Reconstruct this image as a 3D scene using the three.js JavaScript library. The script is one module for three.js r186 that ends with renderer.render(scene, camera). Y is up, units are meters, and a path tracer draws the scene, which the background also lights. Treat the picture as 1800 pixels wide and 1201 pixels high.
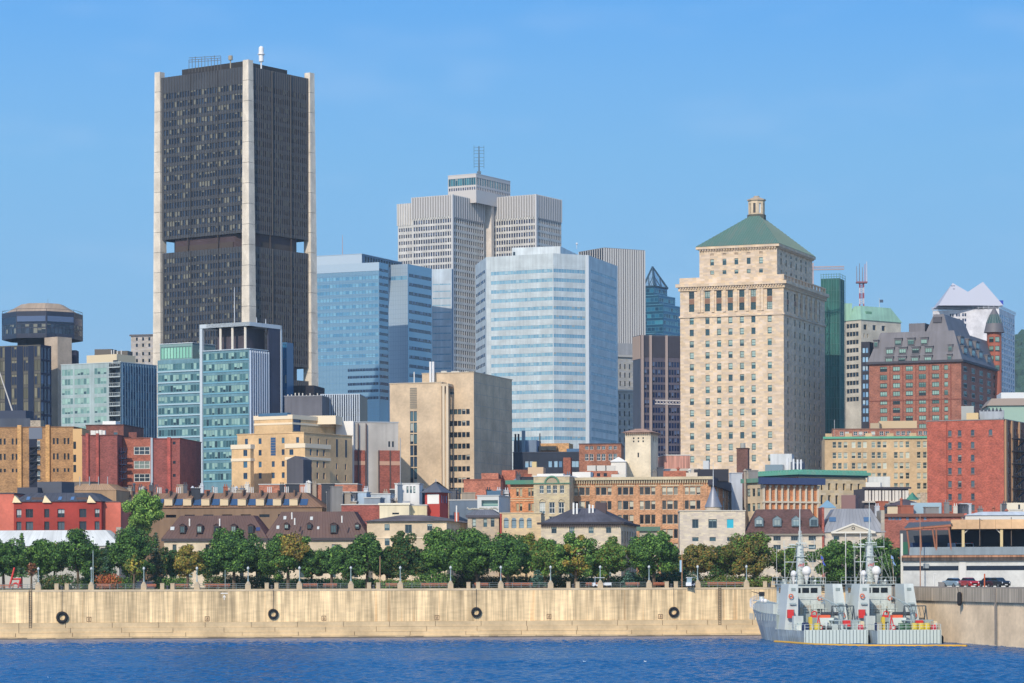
import * as THREE from 'three';
import { mergeGeometries } from 'three/addons/utils/BufferGeometryUtils.js';

// ---------------------------------------------------------------- camera
const F = 5200, PX = 900, PY = 1016, EYE = 10.8, ROLL = -0.0034;   // focal length and principal point in photo pixels, eye height over the water
const scene = new THREE.Scene();
const camera = new THREE.PerspectiveCamera(2 * Math.atan(PY / F) * 180 / Math.PI, 1800 / 1201, 5, 9000);
camera.setViewOffset(1800, 2 * PY, 0, 0, 1800, 1201);
camera.position.set(0, EYE, 0);
camera.rotation.set(0, 0, ROLL);
scene.add(camera);

// ---------------------------------------------------------------- sun and sky
const SUN = new THREE.Vector3(-0.295, 0.545, 0.785).normalize();
const sun = new THREE.DirectionalLight(new THREE.Color(1.0, 0.90, 0.76), 3.05);
sun.position.copy(SUN).multiplyScalar(2500).add(new THREE.Vector3(0, 0, -900));
sun.target.position.set(0, 0, -900);
sun.castShadow = true;
Object.assign(sun.shadow.camera, { left: -700, right: 700, top: 700, bottom: -700, near: 10, far: 6000 });
sun.shadow.mapSize.set(4096, 4096);
scene.add(sun, sun.target);

let seed = 7;
const rnd = () => { seed = (seed * 1664525 + 1013904223) >>> 0; return seed / 4294967296; };
const reseed = (s) => { seed = s >>> 0; };
const rr = (a, b) => a + (b - a) * rnd();
const lerp = (a, b, t) => a + (b - a) * t;
const clamp = (x, a, b) => Math.min(b, Math.max(a, x));
const smooth = (a, b, x) => { const t = clamp((x - a) / (b - a), 0, 1); return t * t * (3 - 2 * t); };

function noiseTable(n) { const t = new Float32Array(n * n); for (let i = 0; i < n * n; i++) t[i] = rnd(); return t; }
const NT = noiseTable(256);
function vnoise(x, y, px = 256, py = 256) {          // value noise that repeats after px, py
  const xi = Math.floor(x), yi = Math.floor(y), fx = x - xi, fy = y - yi;
  const sx = fx * fx * (3 - 2 * fx), sy = fy * fy * (3 - 2 * fy);
  const m = (a, n) => ((a % n) + n) % n;
  const g = (a, b) => NT[m(b, py) * 256 + m(a, px)];
  return lerp(lerp(g(xi, yi), g(xi + 1, yi), sx), lerp(g(xi, yi + 1), g(xi + 1, yi + 1), sx), sy);
}

{ // sky: clear air, thin cirrus
  const w = 2048, h = 1024, data = new Float32Array(w * h * 4), d = new THREE.Vector3();
  const stops = [[0, 0.382, 0.554, 0.735], [3, 0.286, 0.506, 0.745], [5, 0.224, 0.473, 0.75], [8, 0.181, 0.449, 0.774], [9.5, 0.153, 0.42, 0.793], [11, 0.11, 0.377, 0.802], [18, 0.086, 0.315, 0.726], [35, 0.072, 0.239, 0.592], [90, 0.048, 0.162, 0.43]];
  for (let j = 0; j < h; j++) {
    const el = (j + 0.5) / h * 180 - 90, e = Math.max(el, 0);
    let k = 0; while (k < stops.length - 2 && e > stops[k + 1][0]) k++;
    const t = clamp((e - stops[k][0]) / (stops[k + 1][0] - stops[k][0]), 0, 1);
    const base = [1, 2, 3].map((c) => lerp(stops[k][c], stops[k + 1][c], t));
    for (let i = 0; i < w; i++) {
      const az = (i + 0.5) / w * 360 - 180;
      const ce = Math.cos(el * Math.PI / 180);
      d.set(ce * Math.cos(az * Math.PI / 180), Math.sin(el * Math.PI / 180), ce * Math.sin(az * Math.PI / 180));
      const ang = Math.acos(clamp(d.dot(SUN), -1, 1)) * 180 / Math.PI;
      const glow = 1.5 * Math.exp(-ang / 11) + 0.34 * Math.exp(-ang / 42);
      // wisps: stretched noise, thin
      let c = 0;
      if (e > 1 && e < 40) {
        const u = az * 0.35, v = el * 1.9 + az * 0.06;
        c = vnoise(u, v) * .5 + vnoise(u * 2.3 + 9, v * 2.6) * .3 + vnoise(u * 5 + 3, v * 6) * .2;
        c = smooth(.50, .82, c) * .09 * smooth(1, 4, e) * (1 - smooth(14, 40, e) * .5);
      }
      const o = (j * w + i) * 4;
      data[o] = lerp(base[0], .62, c) + glow * 1.0;
      data[o + 1] = lerp(base[1], .74, c) + glow * .93;
      data[o + 2] = lerp(base[2], .92, c) + glow * .80;
      data[o + 3] = 1;
    }
  }
  const sky = new THREE.DataTexture(data, w, h, THREE.RGBAFormat, THREE.FloatType);
  sky.mapping = THREE.EquirectangularReflectionMapping; sky.magFilter = THREE.LinearFilter; sky.minFilter = THREE.LinearFilter; sky.needsUpdate = true;
  scene.background = sky; scene.environment = sky;
}

const renderer = new THREE.WebGLRenderer({ antialias: true });
renderer.toneMapping = THREE.LinearToneMapping;
renderer.toneMappingExposure = 1.12;
renderer.shadowMap.enabled = true;

// ---------------------------------------------------------------- measuring: photo pixel at a known depth -> metres
const CR = Math.cos(ROLL), SR = Math.sin(ROLL);
function P(px, py, d) { const a = (px - PX) / F, b = -(py - PY) / F; return new THREE.Vector3((a * CR - b * SR) * d, EYE + (a * SR + b * CR) * d, -d); }
const K = (px, py) => ((px - PX) * CR + (py - PY) * SR) / F;     // x over depth
const ground = (d) => d < 640 ? 8.85 + Math.max(0, d - 600) * .00375 : d < 900 ? 9 + (d - 640) * .027 : d < 1700 ? 16 + (d - 900) * .027 : d < 2300 ? 37.6 + (d - 1700) * .02 : 49.6;
const seq = (a, b, n) => Array.from({ length: n }, (_, i) => n === 1 ? a : a + (b - a) * i / (n - 1));

// ---------------------------------------------------------------- textures and materials
function tex(w, h, size, f, srgb = true) {           // f(x, y) in 0..1 -> brightness or [r, g, b], 0..1
  const data = new Uint8Array(w * h * 4);
  for (let j = 0; j < h; j++) for (let i = 0; i < w; i++) {
    let v = f(i / w, j / h); if (!Array.isArray(v)) v = [v, v, v];
    const o = (j * w + i) * 4; for (let c = 0; c < 3; c++) data[o + c] = clamp(Math.round(v[c] * 255), 0, 255); data[o + 3] = 255;
  }
  const t = new THREE.DataTexture(data, w, h); t.wrapS = t.wrapT = THREE.RepeatWrapping; t.magFilter = THREE.LinearFilter; t.minFilter = THREE.LinearMipmapLinearFilter; t.generateMipmaps = true;
  if (srgb) t.colorSpace = THREE.SRGBColorSpace;
  t.repeat.set(1 / size[0], 1 / size[1]); t.needsUpdate = true; return t;
}
function fbm(x, y, n, oct = 4) { let s = 0, a = .5, t = 0; for (let o = 0; o < oct; o++) { s += a * vnoise(x * n + o * 17, y * n + o * 5, n, n); t += a; a *= .55; n *= 2; } return s / t; }
const T = {
  mottle: tex(256, 256, [26, 26], (x, y) => .80 + .26 * (fbm(x, y, 6, 5) - .5) + .07 * (fbm(x, y, 64, 2) - .5)),
  brick: tex(256, 256, [9, 9], (x, y) => { const r = Math.floor(y * 64), b = Math.floor(x * 24 + (r % 2) * .5); const k = NT[(r * 131 + (b % 24) * 7) % 65536]; return .79 + .20 * (k - .5) + .24 * (fbm(x, y, 4, 4) - .5); }),
  ashlar: tex(256, 256, [16, 16], (x, y) => {
    const r = Math.floor(y * 26), off = NT[r * 7 + 3], b = Math.floor(x * 11 + off), k = NT[(r * 57 + (b % 11) * 13) % 65536], k2 = NT[(r * 91 + (b % 11) * 29 + 400) % 65536];
    const v = .80 + .10 * (k - .5) + .12 * (fbm(x, y, 4, 4) - .5); return [v * (1 + .03 * (k2 - .5)), v, v * (1 - .09 * (k2 - .4))];
  }),
  fine: tex(256, 256, [7, 7], (x, y) => { const r = Math.floor(y * 22), off = NT[r * 7 + 3], b = Math.floor(x * 9 + off), k = NT[(r * 57 + (b % 9) * 13) % 65536]; const v = .80 + .09 * (k - .5) + .15 * (fbm(x, y, 4, 4) - .5); return [v, v, v * (1 - .06 * (k - .5))]; }),
  streak: tex(256, 256, [14, 22], (x, y) => .80 + .22 * (vnoise(x * 48, y * 3, 48, 3) - .5) + .16 * (vnoise(x * 110, y * 5, 110, 5) - .5) + .2 * (fbm(x, y, 4, 3) - .5)),
  metal: tex(256, 256, [20, 20], (x, y) => .80 + .07 * (vnoise(x * 40, y * 2, 40, 2) - .5) + .16 * (fbm(x, y, 5, 4) - .5)),
  patina: tex(256, 256, [22, 22], (x, y) => { const a = fbm(x, y, 5, 4), b = vnoise(x * 30, y * 2, 30, 2); const k = smooth(.45, .75, a * .6 + b * .4); return [lerp(.70, .82, k), lerp(.80, .80, k), lerp(.78, .78, k)]; }),
  roof: tex(256, 256, [18, 18], (x, y) => .78 + .5 * (fbm(x, y, 5, 5) - .5)),
};
const MEAN = .62;     // linear value of the maps' mean brightness
const matCache = new Map();
function M(hex, o = {}) {
  const key = hex + JSON.stringify(o); if (matCache.has(key)) return matCache.get(key);
  const c = new THREE.Color(hex); const t = o.t ? T[o.t] : null;
  { const y = c.r * .21 + c.g * .72 + c.b * .07; c.lerp(new THREE.Color(y, y, y), .03); } if (t) c.multiplyScalar(1 / MEAN);
  const p = { color: c, roughness: o.r ?? .85, metalness: o.m ?? 0, map: t || null, side: THREE.DoubleSide };
  const m = o.ior ? new THREE.MeshPhysicalMaterial({ ...p, ior: o.ior }) : new THREE.MeshStandardMaterial(p);
  if (o.vc) m.vertexColors = true;
  matCache.set(key, m); return m;
}
const WIN = new THREE.MeshPhysicalMaterial({ color: 0xffffff, vertexColors: true, roughness: .12, ior: 1.6, side: THREE.DoubleSide });
const VC = new THREE.MeshStandardMaterial({ color: 0xffffff, vertexColors: true, roughness: .8, side: THREE.DoubleSide });

// ---------------------------------------------------------------- mesh collector
const WORLD = { o: new THREE.Vector3(), X: new THREE.Vector3(1, 0, 0), Y: new THREE.Vector3(0, 1, 0), Z: new THREE.Vector3(0, 0, 1) };
function frame(o, ang) { return { o, X: new THREE.Vector3(Math.cos(ang), 0, -Math.sin(ang)), Y: new THREE.Vector3(0, 1, 0), Z: new THREE.Vector3(Math.sin(ang), 0, Math.cos(ang)) }; }
const V3 = (x, y, z) => new THREE.Vector3(x, y, z);
function at(f, x, y, z) { return new THREE.Vector3(f.o.x + f.X.x * x + f.Z.x * z, f.o.y + y, f.o.z + f.X.z * x + f.Z.z * z); }
const lin = (hex) => { const c = new THREE.Color(hex); return [c.r, c.g, c.b]; };
class MB {
  constructor() { this.p = []; this.n = []; this.u = []; this.c = []; this.col = [1, 1, 1]; }
  get empty() { return !this.p.length; }
  tri(a, b, c, ua, ub, uc, nn) {
    const n = nn || b.clone().sub(a).cross(c.clone().sub(a)).normalize();
    for (const v of [a, b, c]) { this.p.push(v.x, v.y, v.z); this.n.push(n.x, n.y, n.z); this.c.push(...this.col); }
    this.u.push(...(ua || [a.x, a.y]), ...(ub || [b.x, b.y]), ...(uc || [c.x, c.y]));
  }
  quad(a, b, c, d, ua, ub, uc, ud) { this.tri(a, b, c, ua, ub, uc); this.tri(a, c, d, ua, uc, ud); }
  rect(f, x0, x1, y0, y1, z = 0) { if (x1 - x0 < 1e-4 || y1 - y0 < 1e-4) return; this.quad(at(f, x0, y0, z), at(f, x1, y0, z), at(f, x1, y1, z), at(f, x0, y1, z), [x0, y0], [x1, y0], [x1, y1], [x0, y1]); }
  box(f, x0, x1, y0, y1, z0, z1) {
    const q = (a, b, c, d, s) => this.quad(at(f, ...a), at(f, ...b), at(f, ...c), at(f, ...d), s(a), s(b), s(c), s(d));
    const sz = (v) => [v[0], v[1]], sx = (v) => [v[2], v[1]], sy = (v) => [v[0], v[2]];
    q([x0, y0, z1], [x1, y0, z1], [x1, y1, z1], [x0, y1, z1], sz); q([x1, y0, z0], [x0, y0, z0], [x0, y1, z0], [x1, y1, z0], sz);
    q([x1, y0, z1], [x1, y0, z0], [x1, y1, z0], [x1, y1, z1], sx); q([x0, y0, z0], [x0, y0, z1], [x0, y1, z1], [x0, y1, z0], sx);
    q([x0, y1, z1], [x1, y1, z1], [x1, y1, z0], [x0, y1, z0], sy); q([x0, y0, z0], [x1, y0, z0], [x1, y0, z1], [x0, y0, z1], sy);
  }
  geo(g, m) {                                       // any three geometry, moved by matrix m
    let h = g.index ? g.toNonIndexed() : g.clone(); if (m) h.applyMatrix4(m);
    const P_ = h.attributes.position.array, N_ = h.attributes.normal.array, U_ = h.attributes.uv?.array;
    for (let i = 0; i < P_.length; i += 3) { this.p.push(P_[i], P_[i + 1], P_[i + 2]); this.n.push(N_[i], N_[i + 1], N_[i + 2]); this.c.push(...this.col); const k = i / 3 * 2; this.u.push(U_ ? U_[k] : 0, U_ ? U_[k + 1] : 0); }
  }
  cyl(a, b, r0, r1 = r0, n = 8) {                   // tapered rod from a to b
    const d = b.clone().sub(a), l = d.length(); const g = new THREE.CylinderGeometry(r1, r0, l, n);
    const q = new THREE.Quaternion().setFromUnitVectors(V3(0, 1, 0), d.normalize());
    this.geo(g, new THREE.Matrix4().compose(a.clone().add(b).multiplyScalar(.5), q, V3(1, 1, 1)));
  }
  sph(c, r, n = 12, sy = 1) { this.geo(new THREE.SphereGeometry(r, n, Math.max(6, n * .7 | 0)), new THREE.Matrix4().compose(c, new THREE.Quaternion(), V3(1, sy, 1))); }
  prism(pts, y0, y1, top = true, bottom = false) {  // vertical prism over a ground polygon [{x,z}], outside seen left to right
    let run = 0;
    for (let i = 0; i < pts.length; i++) { const a = pts[i], b = pts[(i + 1) % pts.length], l = Math.hypot(b.x - a.x, b.z - a.z); this.quad(V3(a.x, y0, a.z), V3(b.x, y0, b.z), V3(b.x, y1, b.z), V3(a.x, y1, a.z), [run, y0], [run + l, y0], [run + l, y1], [run, y1]); run += l; }
    if (top) this.cap(pts, y1); if (bottom) this.cap(pts, y0);
  }
  cap(pts, y) { const t = THREE.ShapeUtils.triangulateShape(pts.map((p) => new THREE.Vector2(p.x, -p.z)), []); for (const [a, b, c] of t) { const A = pts[a], B = pts[b], C = pts[c]; this.tri(V3(A.x, y, A.z), V3(B.x, y, B.z), V3(C.x, y, C.z), [A.x, A.z], [B.x, B.z], [C.x, C.z]); } }
  build() {
    const g = new THREE.BufferGeometry();
    g.setAttribute('position', new THREE.Float32BufferAttribute(this.p, 3)); g.setAttribute('normal', new THREE.Float32BufferAttribute(this.n, 3));
    g.setAttribute('uv', new THREE.Float32BufferAttribute(this.u, 2)); g.setAttribute('color', new THREE.Float32BufferAttribute(this.c, 3)); return g;
  }
}

// ---------------------------------------------------------------- things and parts
const taken = new Map();
function numbered(name) { const n = taken.get(name) || 0; taken.set(name, n + 1); return n ? `${name}_${String(n).padStart(3, '0')}` : name; }
function thing(name, label, category, pos, group) {
  const g = new THREE.Group(); g.name = numbered(name); g.userData = { label, category }; if (group) g.userData.group = group;
  if (pos) g.position.copy(pos); scene.add(g); return g;
}
function addMesh(parent, name, geo, mat) { const m = new THREE.Mesh(geo, mat); m.name = name; m.castShadow = m.receiveShadow = true; parent.add(m); return m; }
function part(g, name, mb, mat, parent = g) {       // mb in world metres; the group is not turned
  if (mb.empty) return null;
  const geo = mb.build(); if (!g.isLocal) geo.translate(-g.position.x, -g.position.y, -g.position.z);
  return addMesh(parent, name, geo, mat);
}
function structure(name, mb, mat) { const m = addMesh(scene, numbered(name), mb.build(), mat); m.userData.kind = 'structure'; return m; }
function single(name, label, category, mb, mat, group, base) {
  const geo = mb.build(); geo.computeBoundingBox(); const b = geo.boundingBox; const c = base || V3((b.min.x + b.max.x) / 2, b.min.y, (b.min.z + b.max.z) / 2);
  geo.translate(-c.x, -c.y, -c.z); const m = addMesh(scene, numbered(name), geo, mat); m.position.copy(c); m.userData = { label, category }; if (group) m.userData.group = group; return m;
}
function copy(o, pos, label, turn) { const c = o.clone(); c.name = numbered(o.name.replace(/_\d{3}$/, '')); c.userData = { ...o.userData }; if (label) c.userData.label = label; if (pos) c.position.copy(pos); if (turn !== undefined) c.rotation.y = turn; scene.add(c); return c; }

// ---------------------------------------------------------------- windows: unit-size variants (-.5...5 wide and high), glass, blind and frame in one small mesh
function winStyle(o = {}) {
  const s = { frame: '#cfcac0', glass: ['#2a3c46', '#35505a', '#22303a', '#41606a'], blind: '#b9bdb4', pb: .5, bw: .10, bh: .07, mull: 0, rail: 0, n: 8, ...o };
  const out = [];
  for (let k = 0; k < s.n; k++) {
    const mb = new MB(), f = WORLD;
    mb.col = lin(s.glass[k % s.glass.length]); mb.rect(f, -.5, .5, -.5, .5, 0);
    if (rnd() < s.pb) { const h = rr(.2, .95), c = lin(s.blind), q = rr(.7, 1.1); mb.col = c.map((x) => x * q); mb.rect(f, -.5, .5, .5 - h, .5, .02); }
    mb.col = lin(s.frame);
    if (s.bw) { mb.box(f, -.5, -.5 + s.bw, -.5, .5, -.01, .05); mb.box(f, .5 - s.bw, .5, -.5, .5, -.01, .05); mb.box(f, -.5 + s.bw, .5 - s.bw, .5 - s.bh, .5, -.01, .05); mb.box(f, -.5 + s.bw, .5 - s.bw, -.5, -.5 + s.bh, -.01, .05); }
    for (let i = 1; i <= s.mull; i++) { const x = -.5 + i / (s.mull + 1); mb.box(f, x - s.bw * .4, x + s.bw * .4, -.5, .5, -.01, .045); }
    for (let i = 1; i <= s.rail; i++) { const y = -.5 + i / (s.rail + 1); mb.box(f, -.5, .5, y - s.bh * .5, y + s.bh * .5, -.01, .04); }
    out.push(mb.build());
  }
  return out;
}
const S = {
  plain: winStyle({ bw: 0, pb: .25 }),
  dark: winStyle({ bw: 0, pb: .06, glass: ['#0d1520', '#121c2a', '#0a1018', '#182636'] }),
  sash: winStyle({ frame: '#55605f', rail: 1, bw: .08, bh: .05, pb: .75, blind: '#a9b7b0' }),
  white: winStyle({ frame: '#e4e2da', rail: 1, mull: 1, bw: .08, bh: .05, pb: .35 }),
  case2: winStyle({ frame: '#5d6c70', mull: 1, bw: .08, bh: .06, pb: .5, blind: '#9fb0ac' }),
  hotel: winStyle({ frame: '#3a3432', mull: 2, bw: .05, bh: .09, pb: .8, glass: ['#4f6f68', '#6f958a', '#3c5752', '#23302e'], blind: '#93b3a4' }),
  bronze: winStyle({ bw: 0, pb: .36, glass: ['#222b3a', '#2c3648', '#364254', '#202836'], blind: '#807e70', n: 24 }),
  pale: winStyle({ bw: .04, bh: .06, pb: .12, frame: '#93aab8', glass: ['#7fa9be', '#8bb4c6', '#79a4ba', '#92bac8'], blind: '#a6c4ce', n: 10 }),
  paleShade: winStyle({ bw: 0, pb: .2, glass: ['#8fb4cf', '#7aa0c0', '#9cc0d8', '#5f84a8'], blind: '#b4c8d4', n: 10 }),  // pale panes in a shaded-face tone, shade put into the glass colour
  navy: winStyle({ bw: 0, pb: .08, glass: ['#111d3a', '#16244a', '#0d1730', '#1a2c54'], blind: '#5a6a8a', n: 10 }),
  teal: winStyle({ frame: '#7fa9a8', bw: .03, bh: .04, pb: .5, glass: ['#35565c', '#4f767a', '#22363e', '#64908e', '#416870'], blind: '#93b4aa', n: 18 }),
  mint: winStyle({ frame: '#8fb0a8', bw: .04, bh: .05, pb: .7, glass: ['#6f928c', '#86a89e', '#5c7c7a', '#3c5258'], blind: '#9dbdb0', n: 12 }),
};

// ---------------------------------------------------------------- faces and buildings
function face(A, B) {
  const dx = B.x - A.x, dz = B.z - A.z, L = Math.hypot(dx, dz), X = V3(dx / L, 0, dz / L);
  const f = { A, B, L, o: V3(A.x, 0, A.z), X, Y: V3(0, 1, 0), Z: V3(-dz / L, 0, dx / L), ang: Math.atan2(-dz, dx) };
  f.U = (px, py = 800) => { const k = K(px, py); return (k * -A.z - A.x) / (X.x + k * X.z); };
  f.V = (px, py) => { const u = f.U(px, py), d = -(A.z + u * X.z); return P(px, py, d).y; };
  return f;
}
function plan2(xl, xc, xr, D, deg, py = 800) {       // footprint with a corner towards us: left end, corner and right end as seen
  const a = deg * Math.PI / 180, c = Math.cos(a), s = Math.sin(a), C = { x: K(xc, py) * D, z: -D };
  const kl = K(xl, py), kr = K(xr, py);
  const tl = (kl * D - C.x) / (-c - kl * s), tr = (kr * D - C.x) / (s - kr * c);
  const L = { x: C.x - c * tl, z: C.z - s * tl }, R = { x: C.x + s * tr, z: C.z - c * tr };
  return [L, C, R, { x: L.x + R.x - C.x, z: L.z + R.z - C.z }];
}
function plan1(xl, xr, D, deg, depth, py = 800) {    // one visible front; deg > 0 turns it towards the left
  const a = deg * Math.PI / 180, c = Math.cos(a), s = Math.sin(a), xm = (xl + xr) / 2, C = { x: K(xm, py) * D, z: -D };
  const hit = (px) => { const k = K(px, py); return (k * D - C.x) / (c + k * s); };   // along (c, +s): right end nearer when deg > 0
  const tl = hit(xl), tr = hit(xr);
  const L = { x: C.x + c * tl, z: C.z + s * tl }, R = { x: C.x + c * tr, z: C.z + s * tr };
  const n = { x: s * depth, z: -c * depth };
  return [L, R, { x: R.x + n.x, z: R.z + n.z }, { x: L.x + n.x, z: L.z + n.z }];
}
function bld(o) {                                    // {name, label, cat, group, pts, top (world y), base, mat, roofMat}
  const c = o.pts.reduce((s, p) => ({ x: s.x + p.x / o.pts.length, z: s.z + p.z / o.pts.length }), { x: 0, z: 0 });
  const base = o.base ?? ground(-c.z) - .3;
  const g = o.into || thing(o.name, o.label, o.cat || 'building', V3(c.x, base, c.z), o.group);
  const b = { g, pts: o.pts, y0: base, y1: o.top, mat: o.mat, walls: new Map(), nWin: o.into ? (o.into.nWin || 0) : 0, rest: o.into?.rest || new MB(), done: new Set(), roofMat: o.roofMat || ROOF };
  b.fs = o.pts.map((p, i) => face(p, o.pts[(i + 1) % o.pts.length]));
  b.wall = (m = b.mat) => { if (!b.walls.has(m)) b.walls.set(m, new MB()); return b.walls.get(m); };
  b.rows = (i, ys, h, xs, w, ref) => {               // openings given in photo pixels: row centres, height, column centres, width
    const f = b.fs[i]; ref = ref ?? xs[xs.length >> 1];
    const us = xs.map((x) => [f.U(x - w / 2), f.U(x + w / 2)]);
    return ys.map((y) => ({ v0: f.V(ref, y + h / 2), v1: f.V(ref, y - h / 2), us }));
  };
  b.even = (i, n, m0, m1, fill, v0, rowsN, v1, hfill) => {   // even grid in metres: n columns between margins, rows between v0 and v1
    const f = b.fs[i], p = (f.L - m0 - m1) / n, q = (v1 - v0) / rowsN, us = [], rows = [];
    for (let k = 0; k < n; k++) us.push([m0 + p * (k + .5 - fill / 2), m0 + p * (k + .5 + fill / 2)]);
    for (let k = 0; k < rowsN; k++) rows.push({ v0: v0 + q * (k + .5 - hfill / 2), v1: v0 + q * (k + .5 + hfill / 2), us });
    return rows;
  };
  b.window = (f, u0, u1, v0, v1, z, style, name = 'window') => {
    const w = u1 - u0, h = v1 - v0, p = at(f, (u0 + u1) / 2, (v0 + v1) / 2, z), geo = style[(rnd() * style.length) | 0];
    if (b.nWin < 300) {
      b.nWin++; const m = addMesh(g, name, geo, WIN); m.position.set(p.x - g.position.x, p.y - g.position.y, p.z - g.position.z); m.rotation.y = f.ang; m.scale.set(w, h, Math.max(w, .5)); return m;
    }
    const h2 = geo.clone(); h2.applyMatrix4(new THREE.Matrix4().compose(p, new THREE.Quaternion().setFromAxisAngle(V3(0, 1, 0), f.ang), V3(w, h, Math.max(w, .5))));
    const mb = b.rest; mb.p.push(...h2.attributes.position.array); mb.n.push(...h2.attributes.normal.array); mb.u.push(...h2.attributes.uv.array); mb.c.push(...h2.attributes.color.array);
  };
  b.fac = (i, rows, opt = {}) => {                   // a wall with real openings
    const f = b.fs[i], mb = b.wall(opt.mat), d = opt.d ?? .25, st = opt.style || S.plain, v1 = opt.v1 ?? b.y1, u0 = opt.u0 ?? 0, u1 = opt.u1 ?? f.L; let v = opt.v0 ?? b.y0;
    b.done.add(i);
    rows = rows.filter((r) => r.v0 > v + .05 && r.v1 < v1).sort((p, q) => p.v0 - q.v0);
    for (const r of rows) {
      if (r.v0 < v) continue;
      mb.rect(f, u0, u1, v, r.v0); let u = u0;
      for (const [a, e] of [...r.us].sort((p, q) => p[0] - q[0])) {
        if (a < u || e > u1 + .001) continue;
        mb.rect(f, u, a, r.v0, r.v1); u = e;
        if (r.skip && r.skip(a)) { mb.rect(f, a, e, r.v0, r.v1); continue; }
        mb.quad(at(f, a, r.v0, -d), at(f, a, r.v0, 0), at(f, a, r.v1, 0), at(f, a, r.v1, -d)); mb.quad(at(f, e, r.v0, 0), at(f, e, r.v0, -d), at(f, e, r.v1, -d), at(f, e, r.v1, 0));
        mb.quad(at(f, a, r.v0, -d), at(f, e, r.v0, -d), at(f, e, r.v0, 0), at(f, a, r.v0, 0)); mb.quad(at(f, a, r.v1, 0), at(f, e, r.v1, 0), at(f, e, r.v1, -d), at(f, a, r.v1, -d));
        b.window(f, a, e, r.v0, r.v1, -d + .02, r.style || st, opt.name);
      }
      mb.rect(f, u, u1, r.v0, r.v1); v = r.v1;
    }
    mb.rect(f, u0, u1, v, v1);
  };
  b.band = (name, is, v0, v1, out, mat, parent) => { // string course or cornice along faces
    const mb = new MB(); for (const i of [].concat(is)) { const f = b.fs[i]; mb.box(f, -out * .98, f.L + out * .98, v0, v1, -.05, out + i * .003); } return part(g, name, mb, mat, parent);
  };
  b.add = (name, fn, mat, parent) => { const mb = new MB(); fn(mb); return part(g, name, mb, mat, parent); };
  b.hip = (name, over, y0, inset, y1, mat, capMat) => { // sloped roof on a four-cornered plan, flat on top when the inset leaves room
    const e = grow(b.pts, over), t = grow(b.pts, -inset), mb = new MB(); let run = 0;
    for (let i = 0; i < 4; i++) { const a = e[i], c2 = e[(i + 1) % 4], d = t[(i + 1) % 4], h = t[i], l = Math.hypot(c2.x - a.x, c2.z - a.z), sl = Math.hypot(inset + over, y1 - y0); mb.quad(V3(a.x, y0, a.z), V3(c2.x, y0, c2.z), V3(d.x, y1, d.z), V3(h.x, y1, h.z), [run, 0], [run + l, 0], [run + l - inset, sl], [run + inset, sl]); run += l; }
    mb.cap(t, y1); mb.cap(e, y0 + .005); return part(g, name, mb, mat);
  };
  b.end = (o2 = {}) => {
    b.fs.forEach((f, i) => { if (!b.done.has(i)) b.wall().rect(f, 0, f.L, b.y0, b.y1); });
    if (o2.roof !== false) {
      const mb = new MB(); mb.cap(b.pts, b.y1 - (o2.para ?? .5)); part(g, 'roof', mb, b.roofMat);
      if ((o2.para ?? .5) > 0 && o2.coping) { const cp = new MB(); for (const f of b.fs) cp.box(f, -.12, f.L + .12, b.y1, b.y1 + .22, -.45, .15); part(g, 'coping', cp, o2.coping); }
    }
    for (const [m, mb] of b.walls) part(g, 'wall', mb, m);
    if (!o.into && !b.keepRest) { if (!b.rest.empty) { const m = part(g, 'window', b.rest, WIN); m.userData.kind = 'stuff'; } } else if (o.into) { o.into.nWin = b.nWin; o.into.rest = b.rest; }
    return b;
  };
  return b;
}
function flushRest(g) { if (g.rest && !g.rest.empty) { const m = part(g, 'window', g.rest, WIN); m.userData.kind = 'stuff'; } g.nWin = 0; g.rest = null; }
function grow(pts, d) {                              // polygon moved outwards by d (inwards when negative)
  const n = pts.length, out = [];
  for (let i = 0; i < n; i++) {
    const a = pts[(i + n - 1) % n], b = pts[i], c = pts[(i + 1) % n]; const f = face(a, b), h = face(b, c);
    const k = 1 + f.Z.x * h.Z.x + f.Z.z * h.Z.z; out.push({ x: b.x + d * (f.Z.x + h.Z.x) / k, z: b.z + d * (f.Z.z + h.Z.z) / k });
  }
  return out;
}
const ROOF = M('#6d6a66', { t: 'roof' });
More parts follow.
